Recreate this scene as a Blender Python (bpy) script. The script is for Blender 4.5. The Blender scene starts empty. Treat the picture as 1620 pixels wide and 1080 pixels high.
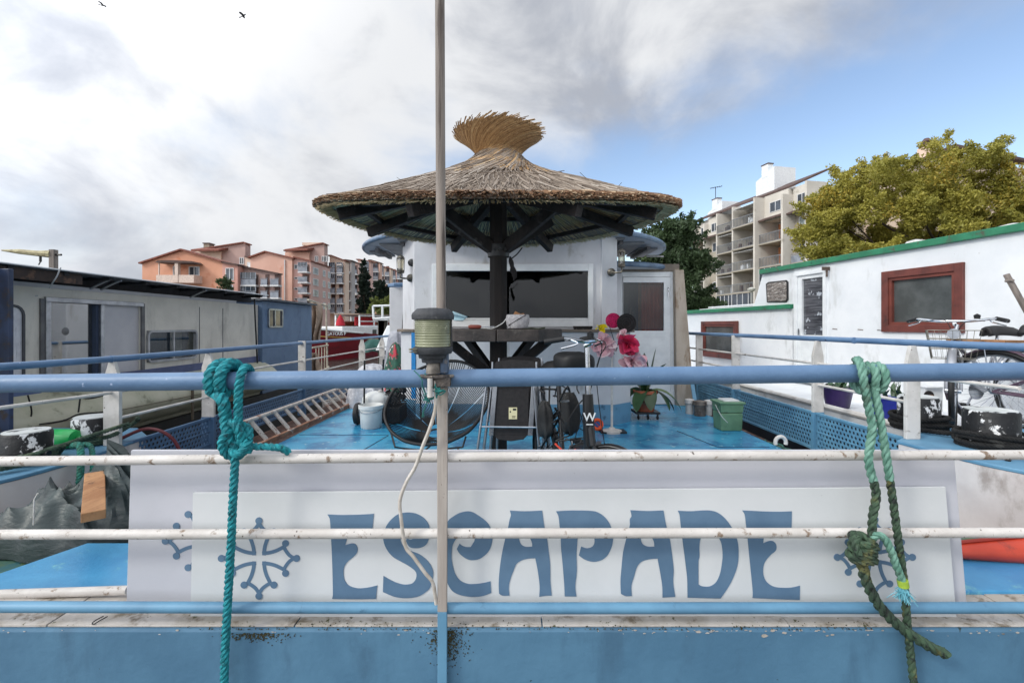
import bpy, math, random
import numpy as np
from mathutils import Vector, Matrix
R=math.radians; sin=math.sin; cos=math.cos; pi=math.pi
random.seed(7); rs=np.random.RandomState(5)
SC=bpy.context.scene; COL=SC.collection
# ---------------------------------------------------------------- camera
EYE=1.18
cam=bpy.data.cameras.new('camera'); co=bpy.data.objects.new('camera',cam); COL.objects.link(co)
cam.lens=16; cam.sensor_width=36; cam.clip_start=.05; cam.clip_end=3000; cam.shift_y=-25/1620
co.location=(0,0,EYE); co.rotation_euler=(R(90),0,0); SC.camera=co
def P(px,py,Y):   # survey helper: sight line of the photograph -> metres at distance Y
    return Vector(((px-810)/720*Y, Y, EYE-(py-515)/720*Y))
# ---------------------------------------------------------------- sky, sun
SUN_EL=36; SUN_AZ=238   # compass-like, degrees clockwise from +Y
w=bpy.data.worlds.new('World'); SC.world=w; w.use_nodes=True
nt=w.node_tree; nt.nodes.clear()
def nd(nt,t,**k):
    n=nt.nodes.new(t)
    for a,b in k.items(): setattr(n,a,b)
    return n
def ma(nt,op,a,b=None,c=None,clamp=False):
    n=nt.nodes.new('ShaderNodeMath'); n.operation=op; n.use_clamp=clamp
    for i,v in enumerate((a,b,c)):
        if v is None: continue
        if isinstance(v,(int,float)): n.inputs[i].default_value=v
        else: nt.links.new(v,n.inputs[i])
    return n.outputs[0]
def mixc(nt,f,a,b):
    n=nt.nodes.new('ShaderNodeMix'); n.data_type='RGBA'
    for i,v in ((0,f),(6,a),(7,b)):
        if isinstance(v,(int,float)): n.inputs[i].default_value=v
        elif isinstance(v,tuple): n.inputs[i].default_value=(v+(1,))[:4]
        else: nt.links.new(v,n.inputs[i])
    return n.outputs[2]
def sstep(nt,x,a,b):
    n=nt.nodes.new('ShaderNodeMapRange'); n.interpolation_type='SMOOTHSTEP'
    nt.links.new(x,n.inputs[0]); n.inputs[1].default_value=a; n.inputs[2].default_value=b
    return n.outputs[0]
sky=nd(nt,'ShaderNodeTexSky',sky_type='NISHITA',sun_disc=False,sun_elevation=R(SUN_EL),sun_rotation=R(SUN_AZ),air_density=1.0,dust_density=.6,ozone_density=2.0)
tc=nd(nt,'ShaderNodeTexCoord'); sp=nd(nt,'ShaderNodeSeparateXYZ'); nt.links.new(tc.outputs['Generated'],sp.inputs[0])
X,Y_,Z=sp.outputs
zz=ma(nt,'ADD',ma(nt,'MAXIMUM',Z,0),.22)
cx=ma(nt,'DIVIDE',X,zz); cy=ma(nt,'DIVIDE',Y_,zz)
cb=nd(nt,'ShaderNodeCombineXYZ'); nt.links.new(cx,cb.inputs[0]); nt.links.new(cy,cb.inputs[1]); cb.inputs[2].default_value=3.1
def noise(nt,v,s,d=8,r=.55,dist=0,stretch=None):
    if stretch:
        m=nd(nt,'ShaderNodeMapping'); nt.links.new(v,m.inputs[0]); m.inputs[3].default_value=stretch; v=m.outputs[0]
    n=nd(nt,'ShaderNodeTexNoise'); nt.links.new(v,n.inputs['Vector']); n.inputs['Scale'].default_value=s
    n.inputs['Detail'].default_value=d; n.inputs['Roughness'].default_value=r; n.inputs['Distortion'].default_value=dist
    return n.outputs['Fac']
n1=noise(nt,tc.outputs['Generated'],2.6,10,.55,.3,(1,1,1.6)); n2=noise(nt,tc.outputs['Generated'],3.1,10,.55,.35,(1,1,1.5))
# cloud bank fills the left and the top, clear air low on the right
L=ma(nt,'SUBTRACT',ma(nt,'SUBTRACT',Z,ma(nt,'MULTIPLY',Y_,.37)),ma(nt,'MULTIPLY',X,.19))
Lf=ma(nt,'SUBTRACT',ma(nt,'MULTIPLY',X,-1.0),ma(nt,'MULTIPLY',Y_,.12))
bias=ma(nt,'MINIMUM',ma(nt,'MAXIMUM',ma(nt,'MULTIPLY',L,1.7),ma(nt,'MULTIPLY',Lf,1.5)),.30)
bias=ma(nt,'MAXIMUM',bias,-.30)
cf=sstep(nt,ma(nt,'ADD',n1,bias),.36,.80)
br=ma(nt,'ADD',n2,0)
# veiled sun behind thin cloud, up and to the left
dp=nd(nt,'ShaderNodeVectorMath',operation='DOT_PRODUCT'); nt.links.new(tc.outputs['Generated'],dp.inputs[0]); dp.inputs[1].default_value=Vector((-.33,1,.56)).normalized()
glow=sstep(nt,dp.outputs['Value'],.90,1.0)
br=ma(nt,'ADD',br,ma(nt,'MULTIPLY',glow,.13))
cc=mixc(nt,sstep(nt,br,.36,.64),(4.6,4.9,5.55),(8.8,8.95,9.2))
sk=nd(nt,'ShaderNodeVectorMath',operation='MULTIPLY'); nt.links.new(sky.outputs[0],sk.inputs[0]); sk.inputs[1].default_value=(2.5,2.3,2.15)
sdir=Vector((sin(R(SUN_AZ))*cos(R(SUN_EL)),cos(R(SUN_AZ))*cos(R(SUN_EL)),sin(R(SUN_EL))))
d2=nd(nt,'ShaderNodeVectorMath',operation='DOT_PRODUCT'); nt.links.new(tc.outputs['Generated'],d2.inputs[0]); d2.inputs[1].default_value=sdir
fill_gain=ma(nt,'ADD',ma(nt,'MULTIPLY',sstep(nt,d2.outputs['Value'],.05,1.0),2.1),1)   # clouds brightened out of view toward the sun, added to light camera-facing sides
c3=nd(nt,'ShaderNodeVectorMath',operation='SCALE'); nt.links.new(cc,c3.inputs[0]); nt.links.new(fill_gain,c3.inputs['Scale']); cc=c3.outputs[0]
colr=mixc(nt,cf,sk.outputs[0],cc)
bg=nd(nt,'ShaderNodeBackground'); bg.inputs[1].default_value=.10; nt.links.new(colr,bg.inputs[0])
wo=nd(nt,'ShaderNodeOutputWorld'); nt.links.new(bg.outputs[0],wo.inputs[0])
sl=bpy.data.lights.new('sun','SUN'); sl.energy=1.6; sl.angle=R(10); sl.color=(1,.965,.87)
so=bpy.data.objects.new('sun',sl); COL.objects.link(so)
sd=Vector((sin(R(SUN_AZ))*cos(R(SUN_EL)),cos(R(SUN_AZ))*cos(R(SUN_EL)),sin(R(SUN_EL))))
so.rotation_euler=sd.to_track_quat('Z','Y').to_euler()
vs=SC.view_settings; vs.view_transform='Standard'; vs.look='None'; vs.exposure=-.03; vs.gamma=1
SC.render.resolution_x=1024; SC.render.resolution_y=682
SC.cycles.max_bounces=8; SC.cycles.transparent_max_bounces=12
# ---------------------------------------------------------------- materials
def s2l(c):
    return tuple(((v/255)/12.92 if v/255<=.04045 else ((v/255+.055)/1.055)**2.4) for v in c)
def M(name,c1,c2=None,rough=.6,metal=0,ns=6,nst=None,nc=(.35,.65),dirt=None,ds=4,dt=.6,dw=.06,dst=None,dirt2=None,d2s=30,d2t=.68,d2w=.03,d2st=None,bump=0,bs=60,bst=None,bd=.02,rnd=None,spec=.5,trans=0,emis=None):
    m=bpy.data.materials.new(name); m.use_nodes=True; nt=m.node_tree
    b=nt.nodes['Principled BSDF']; b.inputs['Roughness'].default_value=rough; b.inputs['Metallic'].default_value=metal
    b.inputs['Specular IOR Level'].default_value=spec
    tc=nd(nt,'ShaderNodeTexCoord').outputs['Object']
    c1=s2l(c1); c2=s2l(c2) if c2 else tuple(v*.82 for v in c1)
    if rnd:
        at=nd(nt,'ShaderNodeAttribute',attribute_name='rnd')
        f=at.outputs['Fac']
        c=mixc(nt,sstep(nt,f,0,1),c1,c2)
        for (lo,hi,cc) in (rnd if isinstance(rnd,list) else []):
            c=mixc(nt,sstep(nt,f,lo,hi),c,s2l(cc))
    else:
        c=mixc(nt,sstep(nt,noise(nt,tc,ns,5,.6,0,nst),nc[0],nc[1]),c1,c2)
    if dirt: c=mixc(nt,sstep(nt,noise(nt,tc,ds,8,.65,.2,dst),dt-dw,dt+dw),c,s2l(dirt))
    if dirt2: c=mixc(nt,sstep(nt,noise(nt,tc,d2s,4,.6,0,d2st),d2t-d2w,d2t+d2w),c,s2l(dirt2))
    nt.links.new(c,b.inputs['Base Color'])
    if bump:
        bn=nd(nt,'ShaderNodeBump'); bn.inputs['Strength'].default_value=bump; bn.inputs['Distance'].default_value=bd
        nt.links.new(noise(nt,tc,bs,6,.6,0,bst),bn.inputs['Height']); nt.links.new(bn.outputs[0],b.inputs['Normal'])
    if emis: b.inputs['Emission Color'].default_value=(*s2l(emis[0]),1); b.inputs['Emission Strength'].default_value=emis[1]
    return m
def glassmat(name,tint=(200,210,210),refl=.12,rough=.02):
    m=bpy.data.materials.new(name); m.use_nodes=True; nt=m.node_tree; nt.nodes.clear()
    t=nd(nt,'ShaderNodeBsdfTransparent'); t.inputs[0].default_value=(*s2l(tint),1)
    g=nd(nt,'ShaderNodeBsdfGlossy'); g.inputs['Roughness'].default_value=rough; g.inputs[0].default_value=(.9,.92,.95,1)
    fr=nd(nt,'ShaderNodeLayerWeight'); fr.inputs[0].default_value=.5
    f=ma(nt,'ADD',ma(nt,'MULTIPLY',ma(nt,'POWER',fr.outputs['Facing'],4),.5),refl)
    mx=nd(nt,'ShaderNodeMixShader'); nt.links.new(f,mx.inputs[0]); nt.links.new(t.outputs[0],mx.inputs[1]); nt.links.new(g.outputs[0],mx.inputs[2])
    o=nd(nt,'ShaderNodeOutputMaterial'); nt.links.new(mx.outputs[0],o.inputs[0]); return m
# ---------------------------------------------------------------- geometry helpers
WL={}
class G:
    def __init__(s): s.v=[]; s.f=[]; s.r=[]; s.cur=None
    def add(s,vs,fs,r=None):
        n=len(s.v); s.v+= [tuple(v) for v in vs]; s.f+=[tuple(i+n for i in f) for f in fs]
        s.r+=[(r if r is not None else (s.cur if s.cur is not None else random.random()))]*len(fs); return s
    def hexa(s,p):   # 4 bottom, 4 top (same winding)
        return s.add(p,[(3,2,1,0),(4,5,6,7),(0,1,5,4),(1,2,6,5),(2,3,7,6),(3,0,4,7)])
    def box(s,a,b):
        x0,x1=sorted((a[0],b[0])); y0,y1=sorted((a[1],b[1])); z0,z1=sorted((a[2],b[2]))
        return s.hexa([(x0,y0,z0),(x1,y0,z0),(x1,y1,z0),(x0,y1,z0),(x0,y0,z1),(x1,y0,z1),(x1,y1,z1),(x0,y1,z1)])
    def cbox(s,c,d,rot=None):
        M_=rot.to_matrix() if hasattr(rot,'to_matrix') else (rot or Matrix.Identity(3)); c=Vector(c)
        q=[(-1,-1,-1),(1,-1,-1),(1,1,-1),(-1,1,-1),(-1,-1,1),(1,-1,1),(1,1,1),(-1,1,1)]
        return s.hexa([c+M_@Vector((x*d[0]/2,y*d[1]/2,z*d[2]/2)) for x,y,z in q])
    def beam(s,a,b,wd,h,up=(0,0,1)):
        a=Vector(a); b=Vector(b); d=(b-a).normalized(); u=Vector(up); sd=d.cross(u)
        if sd.length<1e-4: sd=d.cross(Vector((0,1,0)))
        sd.normalize(); u=sd.cross(d).normalized(); sd*=wd/2; u=u*h/2
        return s.hexa([a-sd-u,a+sd-u,b+sd-u,b-sd-u,a-sd+u,a+sd+u,b+sd+u,b-sd+u])
    def prism(s,pts,ext):
        n=len(pts); pts=[Vector(p) for p in pts]; ext=Vector(ext)
        return s.add(pts+[p+ext for p in pts],[tuple(range(n-1,-1,-1)),tuple(range(n,2*n))]+[(i,(i+1)%n,n+(i+1)%n,n+i) for i in range(n)])
    def tube(s,pts,r,seg=8,closed=False,cap=True,smooth=0,r2=None):
        pts=[Vector(p) for p in pts]
        if smooth: pts=spline(pts,smooth,closed)
        n=len(pts); rr=r if isinstance(r,(list,tuple)) else [r]*n
        if r2 is not None: rr=[r+(r2-r)*i/(n-1) for i in range(n)]
        if len(rr)!=n: rr=[rr[min(len(rr)-1,int(i*len(rr)/n))] for i in range(n)]
        T=[]
        for i in range(n):
            if closed: d=pts[(i+1)%n]-pts[i-1]
            else: d=pts[min(i+1,n-1)]-pts[max(i-1,0)]
            T.append(d.normalized() if d.length>1e-9 else Vector((0,0,1)))
        u=T[0].cross(Vector((0,0,1)));
        if u.length<.1: u=T[0].cross(Vector((0,1,0)))
        u.normalize(); vs=[]
        for i in range(n):
            u=(u-T[i]*u.dot(T[i])); u.normalize(); w_=T[i].cross(u)
            for k in range(seg):
                a=2*pi*k/seg; vs.append(pts[i]+(u*cos(a)+w_*sin(a))*rr[i])
        fs=[]; m=n if closed else n-1
        for i in range(m):
            j=(i+1)%n
            for k in range(seg):
                l=(k+1)%seg; fs.append((i*seg+k,i*seg+l,j*seg+l,j*seg+k))
        if cap and not closed: fs+=[tuple(range(seg-1,-1,-1)),tuple(range((n-1)*seg,n*seg))]
        return s.add(vs,fs)
    def rope(s,pts,r,pitch=.07,smooth=10,strands=3,jit=0):
        c=resample(spline([Vector(p) for p in pts],smooth),pitch/10)
        n=len(c); T=[(c[min(i+1,n-1)]-c[max(i-1,0)]).normalized() for i in range(n)]
        u=T[0].cross(Vector((0,1,0)));
        if u.length<.1: u=T[0].cross(Vector((1,0,0)))
        u.normalize(); U=[]
        for i in range(n):
            u=(u-T[i]*u.dot(T[i])).normalized(); U.append(u.copy())
        for k in range(strands):
            q=[]
            for i in range(n):
                a=2*pi*(i/10+k/strands); w_=T[i].cross(U[i]); q.append(c[i]+(U[i]*cos(a)+w_*sin(a))*r*.5)
            s.cur=random.random(); s.tube(q,r*.56,6)
        s.cur=None
        return s
    def lathe(s,prof,c,seg=24,axis='Z',sx=1,sy=1,cap=True):
        c=Vector(c); vs=[]; n=len(prof)
        for r,z in prof:
            for k in range(seg):
                a=2*pi*k/seg; p=(r*cos(a)*sx,r*sin(a)*sy,z)
                if axis=='Y': p=(p[0],p[2],p[1])
                if axis=='X': p=(p[2],p[0],p[1])
                vs.append(c+Vector(p))
        fs=[(i*seg+k,i*seg+(k+1)%seg,(i+1)*seg+(k+1)%seg,(i+1)*seg+k) for i in range(n-1) for k in range(seg)]
        if cap: fs+=[tuple(range(seg-1,-1,-1)),tuple(range((n-1)*seg,n*seg))]
        return s.add(vs,fs)
    def quad(s,*p): return s.add(p,[tuple(range(len(p)))])
    def grid(s,fn,nu,nv):
        vs=[fn(i/nu,j/nv) for i in range(nu+1) for j in range(nv+1)]
        return s.add(vs,[(i*(nv+1)+j,(i+1)*(nv+1)+j,(i+1)*(nv+1)+j+1,i*(nv+1)+j+1) for i in range(nu) for j in range(nv)])
    def build(s,name,mat,parent=None,smooth=False,bevel=0,solid=0,label=None):
        me=bpy.data.meshes.new(name); off=WL.get(parent.name,Vector()) if parent else Vector()
        me.from_pydata([(v[0]-off[0],v[1]-off[1],v[2]-off[2]) for v in s.v],[],s.f); me.materials.append(mat)
        at=me.attributes.new('rnd','FLOAT','FACE'); at.data.foreach_set('value',s.r)
        if smooth:
            me.polygons.foreach_set('use_smooth',[True]*len(me.polygons)); me.set_sharp_from_angle(angle=R(42))
        me.update()
        o=bpy.data.objects.new(name,me); COL.objects.link(o)
        if parent: o.parent=parent
        WL[o.name]=off
        if bevel:
            b=o.modifiers.new('b','BEVEL'); b.width=bevel; b.segments=2; b.limit_method='ANGLE'; b.angle_limit=R(40)
        if solid:
            b=o.modifiers.new('s','SOLIDIFY'); b.thickness=solid
        if label: o['label']=label
        return o
def spline(p,k,closed=False):
    n=len(p); out=[]
    rng=range(n if closed else n-1)
    for i in rng:
        a,b,c,d=(p[(i-1)%n],p[i],p[(i+1)%n],p[(i+2)%n]) if closed else (p[max(i-1,0)],p[i],p[i+1],p[min(i+2,n-1)])
        for j in range(k):
            t=j/k; out.append(.5*((2*b)+(c-a)*t+(2*a-5*b+4*c-d)*t*t+(3*b-a-3*c+d)*t**3))
    if not closed: out.append(p[-1])
    return out
def resample(p,st):
    out=[p[0]]; acc=0
    for a,b in zip(p,p[1:]):
        l=(b-a).length; t=st-acc
        while t<=l and l>0: out.append(a+(b-a)*(t/l)); t+=st
        acc=(acc+l)%st if l+acc>=st else acc+l
    return out
def tag(o,label=None,cat=None,group=None,kind=None):
    if label: o['label']=label
    if cat: o['category']=cat
    if group: o['group']=group
    if kind: o['kind']=kind
    return o
def thing(name,label,cat,loc=(0,0,0),group=None):
    o=bpy.data.objects.new(name,None); COL.objects.link(o); o.location=loc; o.empty_display_size=.2
    WL[o.name]=Vector(loc); return tag(o,label,cat,group)
def copy_tree(o,parent=None):
    c=o.copy(); COL.objects.link(c); c.parent=parent; WL[c.name]=WL.get(o.name,Vector())
    for ch in list(o.children): copy_tree(ch,c)
    return c
def text(name,s,size,loc,rot,mat,parent,ext=.001,label=None,xs=1):
    cu=bpy.data.curves.new(name,'FONT'); cu.body=s; cu.size=size; cu.extrude=ext; cu.align_x='CENTER'; cu.align_y='CENTER'; cu.offset=size*.012
    t=bpy.data.objects.new(name,cu); COL.objects.link(t); bpy.context.view_layer.update()
    me=bpy.data.meshes.new_from_object(t); bpy.data.objects.remove(t); me.materials.clear(); me.materials.append(mat)
    o=bpy.data.objects.new(name,me); COL.objects.link(o); o.parent=parent
    o.location=Vector(loc)-WL.get(parent.name,Vector()); o.rotation_euler=rot; o.scale=(xs,1,1)
    if label: o['label']=label
    return o
def smoothpoly(pl,k=4,lim=48):
    n=len(pl); V=[Vector((a,b,0)) for a,b in pl]; out=[]
    def turn(i):
        a=(V[i]-V[i-1]).normalized(); b=(V[(i+1)%n]-V[i]).normalized(); return math.degrees(a.angle(b))
    sh=[turn(i)>lim for i in range(n)]
    for i in range(n):
        b,c=V[i],V[(i+1)%n]; a=V[i-1] if not sh[i] else b+(b-c); d=V[(i+2)%n] if not sh[(i+1)%n] else c+(c-b)
        L=(c-b).length
        ta=(c-a); td=(d-b); ta=ta.normalized()*L if ta.length>0 else c-b; td=td.normalized()*L if td.length>0 else c-b
        for j in range(k):
            t=j/k; h=(2*t**3-3*t*t+1)*b+(t**3-2*t*t+t)*ta+(-2*t**3+3*t*t)*c+(t**3-t*t)*td; out.append((h.x,h.y))
    return out
def shape2d(name,polys,Y,mat,parent,th=.002,label=None,holes=()):   # outlines (x,z) in the plane Y, holes by even-odd fill
    cu=bpy.data.curves.new(name,'CURVE'); cu.dimensions='2D'; cu.fill_mode='BOTH'; cu.extrude=th/2
    for pl in polys:
        pl=smoothpoly(pl)
        sp=cu.splines.new('POLY'); sp.points.add(len(pl)-1); sp.use_cyclic_u=True
        for i,(x,z) in enumerate(pl): sp.points[i].co=(x,z,0,1)
    t=bpy.data.objects.new(name,cu); COL.objects.link(t); bpy.context.view_layer.update()
    me=bpy.data.meshes.new_from_object(t); bpy.data.objects.remove(t); me.materials.clear(); me.materials.append(mat)
    me.transform(Matrix.Rotation(R(90),4,'X')); me.transform(Matrix.Translation(Vector((0,Y,0))-WL.get(parent.name,Vector())))
    o=bpy.data.objects.new(name,me); COL.objects.link(o); o.parent=parent
    if label: o['label']=label
    return o
# ---------------------------------------------------------------- material library
rail_blue=M('rail_blue',(98,128,162),(86,116,150),.42,ns=5,dirt=(48,58,84),ds=14,dt=.70,dw=.015,dirt2=(160,176,205),d2s=22,d2t=.72,d2w=.02,bump=.12,bs=90)
paint_white=M('paint_white',(216,211,206),(196,190,184),.5,ns=5,dirt=(132,112,94),ds=22,dt=.61,dw=.05,dirt2=(70,58,46),d2s=60,d2t=.68,d2w=.02,bump=.15,bs=80)
post_white=M('post_white',(214,210,205),(190,186,180),.55,ns=7,dirt=(120,108,96),ds=10,dt=.66,dw=.05,dirt2=(92,70,52),d2s=50,d2t=.70,bump=.1,bs=50)
wall_blue=M('wall_blue',(86,128,156),(74,114,142),.55,ns=2.2,dirt=(70,106,132),ds=5,dt=.60,dw=.1,dst=(1,1,.35),dirt2=(46,66,70),d2s=26,d2t=.72,d2w=.02,bump=.3,bs=35,bd=.006)
base_blue=M('base_blue',(100,148,178),(84,128,158),.5,ns=3,dirt=(60,95,120),ds=8,dt=.66,dw=.06)
deck_blue=M('deck_blue',(68,158,194),(52,140,182),.26,ns=1.6,dirt=(40,112,156),ds=3.2,dt=.54,dw=.08,dirt2=(140,186,196),d2s=13,d2t=.66,d2w=.05,bump=.2,bs=14,bd=.005)
slab_blue=M('slab_blue',(74,150,194),(58,132,180),.35,ns=3,dirt=(120,184,190),ds=7,dt=.64,dw=.05,dirt2=(120,90,70),d2s=40,d2t=.74,bump=.1,bs=40)
panel_blue=M('panel_blue',(102,152,180),(86,134,164),.45,ns=6,dirt=(130,176,206),ds=12,dt=.68,bump=.05)
panel_blue_left=M('panel_blue_left',(84,116,150),(72,104,138),.5,ns=6)
hull_white=M('hull_white',(214,208,206),(196,188,186),.5,ns=2,dirt=(160,150,145),ds=5,dt=.62,dw=.08,dst=(1,1,.4),bump=.05)
cab_white=M('cabin_white',(206,207,210),(192,193,197),.5,ns=2,dirt=(165,163,160),ds=5,dt=.64,dw=.08,dst=(1,1,.35),dirt2=(120,108,98),d2s=35,d2t=.74,bump=.06,bs=30)
trim_white=M('trim_white',(226,229,230),(214,217,219),.35,ns=6)
rust=M('rust_brown',(96,66,54),(66,48,44),.8,ns=9,dirt=(140,120,108),ds=12,dt=.64,bump=.3,bs=50)
board_outer=M('board_outer',(202,202,209),(193,194,201),.4,ns=2,bump=.25,bs=2.5,bd=.02,dirt2=(120,116,118),d2s=45,d2t=.76)
board_inner=M('board_inner',(214,216,217),(205,208,209),.4,ns=2,bump=.25,bs=2.5,bd=.02,dirt2=(120,116,112),d2s=45,d2t=.77)
letter_blue=M('letter_blue',(96,124,150),(88,116,142),.45,ns=8)
ledge_white=M('ledge_white',(196,190,184),(168,160,150),.7,ns=8,dirt=(118,106,90),ds=12,dt=.60,dw=.08,dirt2=(78,78,48),d2s=30,d2t=.66,bump=.4,bs=70,bd=.005)
black_metal=M('black_metal',(24,25,27),(34,35,37),.4,ns=12)
dark_wood=M('dark_wood',(38,31,28),(22,18,17),.75,ns=7,nst=(1,1,.2),dirt=(74,58,48),ds=6,dt=.68,bump=.4,bs=50,bst=(1,1,.1))
beam_wood=M('beam_wood',(52,44,42),(28,23,22),.7,ns=9,dirt=(86,80,78),ds=7,dt=.64,bump=.4,bs=60)
grey_wood=M('grey_wood',(152,141,132),(104,96,90),.7,ns=14,nst=(1,1,.06),nc=(.3,.7),dirt=(84,74,68),ds=30,dt=.62,dst=(1,1,.05),bump=.5,bs=120,bst=(1,1,.04),bd=.003)
raw_wood=M('raw_wood',(176,130,88),(146,100,62),.7,ns=14,nst=(1,.15,1),dirt=(112,76,48),ds=16,dt=.62,bump=.2,bs=60)
alu=M('aluminium',(176,180,186),(150,154,160),.28,.9,ns=10)
chrome=M('chrome',(205,208,212),(185,188,192),.15,1,ns=10)
black_rub=M('black_rubber',(26,26,28),(20,20,22),.6,ns=10)
black_fab=M('black_fabric',(42,39,40),(33,31,32),.85,ns=30,bump=.2,bs=300,bd=.002)
glass=glassmat('window_glass',(205,210,210),.05); glass_dark=glassmat('window_glass_smoked',(150,155,158),.03)
gl_far=M('far_window_glass',(62,72,84),(30,34,40),.12,ns=.6,spec=.8)
gl_black=M('dark_glass',(38,42,46),(22,24,27),.08,ns=2,spec=.9)
interior=M('interior_dark',(120,114,106),(84,80,76),.8,ns=1.5)
white_plastic=M('white_plastic',(216,218,216),(202,204,202),.35,ns=5,dirt=(170,165,155),ds=9,dt=.68)
# ---------------------------------------------------------------- setting: water, ground
def struct(g,name,mat,**k):
    o=g.build(name,mat,**k); o['kind']='structure'; return o
water_m=bpy.data.materials.new('water'); water_m.use_nodes=True; _n=water_m.node_tree; _b=_n.nodes['Principled BSDF']
_b.inputs['Base Color'].default_value=(.05,.062,.055,1); _b.inputs['Roughness'].default_value=.09; _b.inputs['Specular IOR Level'].default_value=.7
_tc=nd(_n,'ShaderNodeTexCoord').outputs['Object']; _bp=nd(_n,'ShaderNodeBump'); _bp.inputs['Distance'].default_value=.12; _bp.inputs['Strength'].default_value=.9
_n.links.new(noise(_n,_tc,1.6,5,.6,.4,(1,.55,1)),_bp.inputs['Height']); _n.links.new(_bp.outputs[0],_b.inputs['Normal'])
struct(G().quad((-900,-60,-1.3),(900,-60,-1.3),(900,1500,-1.3),(-900,1500,-1.3)),'water',water_m)
ground_m=M('ground',(120,116,108),(88,96,70),.9,ns=.3)
gg=G()
gg.box((-400,50,-2.5),(-22,900,.15)); gg.box((-22.01+.02,128,-2.5),(13.98,900,.15)); gg.box((14,22,-2.5),(400,900,.15))
struct(gg,'ground',ground_m)
# ---------------------------------------------------------------- the barge whose deck we look along
barge=thing('barge','blue and white live-aboard barge with railings, name board and thatch-shaded deck, filling the middle','barge',(0,1.5,0))
B=barge
g=G(); g.prism([(-2.97,2.3,-1.4),(2.86,2.3,-1.4),(2.86,15,-1.4),(-2.97,15,-1.4)],(0,0,1.27)); g.build('hull',hull_white,B)
g=G(); g.box((-2.35,2.3,-.13),(2.6,15,0)); g.build('deck',deck_blue,B,bevel=.012)
g=G(); g.box((-2.97,2.35,-.129),(-2.36,15,-.10)); g.box((2.61,2.35,-.129),(2.86,15,-.10)); g.build('gutter',rust,B)
# seams scribed in the deck plates
sm=M('seam',(30,66,98),(30,50,70),.6)
def seam(a,b,w_=.006):
    g.beam((a[0],a[1],.002),(b[0],b[1],.002),w_,.004)
for a_,b_ in (((-1.42,4.25),(-1.33,4.9)),((-1.42,4.25),(-1.6,4.27)),((-1.33,4.9),(-2.3,4.92)),((1.85,5.1),(2.0,4.42)),((2.0,4.42),(2.5,4.42))):
    g=G(); seam(a_,b_); g.build('deck_seam',sm,B)
# raised quarters with blue capping (left one lower)
def quarter(pts,z,nm):
    g=G(); g.prism([(x,y,-1.4) for x,y in pts],(0,0,1.4+z-.025)); g.build('quarter_bulwark',hull_white,B,smooth=True)
    c=Vector((sum(p[0] for p in pts)/len(pts),sum(p[1] for p in pts)/len(pts)))
    cp=[c+(Vector(p)-c)*1.012 for p in pts]
    g=G(); g.prism([(p.x,p.y,z-.024) for p in cp],(0,0,.024)); g.build('capping',base_blue,B,bevel=.006)
def rnd2(pts): return [(p.x,p.y) for p in spline([Vector((a,b,0)) for a,b in pts],5)]
quarter(rnd2([(-2.99,3.72),(-2.96,3.45),(-2.93,3.1),(-2.97,2.7),(-3.15,2.42),(-3.5,2.28),(-4.0,2.25)])+[(-4.3,2.3),(-4.3,4.0),(-3.3,4.0)],.28,'l')
quarter(rnd2([(4.0,2.25),(3.5,2.28),(3.05,2.42),(2.85,2.7),(2.79,3.0),(2.76,3.25)])+[(2.98,3.42),(3.6,3.7),(4.3,3.7),(4.3,2.3)],.36,'r')
# low blue hatch slab between the stern rail and the quarters
for s in (-1,1):
    x0=.1; g=G()
    pts=[(x0+s*1.2,1.68),(x0+s*2.12,1.68),(x0+s*2.16,1.75),(x0+s*2.02,2.06),(x0+s*1.2,2.06)]
    if s<0: pts=pts[::-1]
    g.prism([(x,y,.10) for x,y in pts],(0,0,.10)); g.build('hatch_slab',slab_blue,B,bevel=.008)
    g=G(); g.prism([(x,y,-.6) for x,y in [(x0+s*.2,1.66),(x0+s*3.4,1.66),(x0+s*3.4,2.45),(x0+s*.2,2.45)][::s]],(0,0,.66)); g.build('transom_shelf',M('mossy_steel',(40,92,100),(70,96,60),.7,ns=9,dirt=(92,110,58),ds=12,dt=.55),B)
# side rails, pickets, perforated plates
def perf(x,y0,y1,z0,z1,mat,face):
    p=.043; g=G(); rows=max(3,round((z1-z0-.03)/(p*.866))); dz=(z1-z0-.03)/rows; zb=z0+.015
    n=int((y1-y0-.02)/p); p=(y1-y0-.02)/n; rr=.0135
    for r_ in range(rows):
        zc=zb+(r_+.5)*dz; off=.5*p if r_%2 else 0
        if off:
            g.quad((x,y0+.01,zc-dz/2),(x,y0+.01+off,zc-dz/2),(x,y0+.01+off,zc+dz/2),(x,y0+.01,zc+dz/2))
            g.quad((x,y1-.01-off,zc-dz/2),(x,y1-.01,zc-dz/2),(x,y1-.01,zc+dz/2),(x,y1-.01-off,zc+dz/2))
        for c in range(n-(1 if off else 0)):
            yc=y0+.01+off+(c+.5)*p; a,b=p/2,dz/2
            o=[(x,yc+u*a,zc+v*b) for u,v in ((-1,-1),(0,-1),(1,-1),(1,0),(1,1),(0,1),(-1,1),(-1,0))]
            h=[(x,yc+rr*cos(t),zc+rr*sin(t)) for t in [R(225+45*k) for k in range(8)]]
            g.add(o+h,[(k,(k+1)%8,8+(k+1)%8,8+k) for k in range(8)])
    g.r=[.5]*len(g.f)
    o=g.build('perforated_plate',mat,B,solid=.004)
    g=G(); 
    for zz_ in (z0,z1): g.box((x-.012,y0,zz_-.012),(x+.012,y1,zz_+.012))
    zm=(z0+z1)/2; g.box((x-.009,y0,zm-.004),(x+.009,y1,zm+.004))
    g.build('plate_frame',mat,B,bevel=.003)
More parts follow.
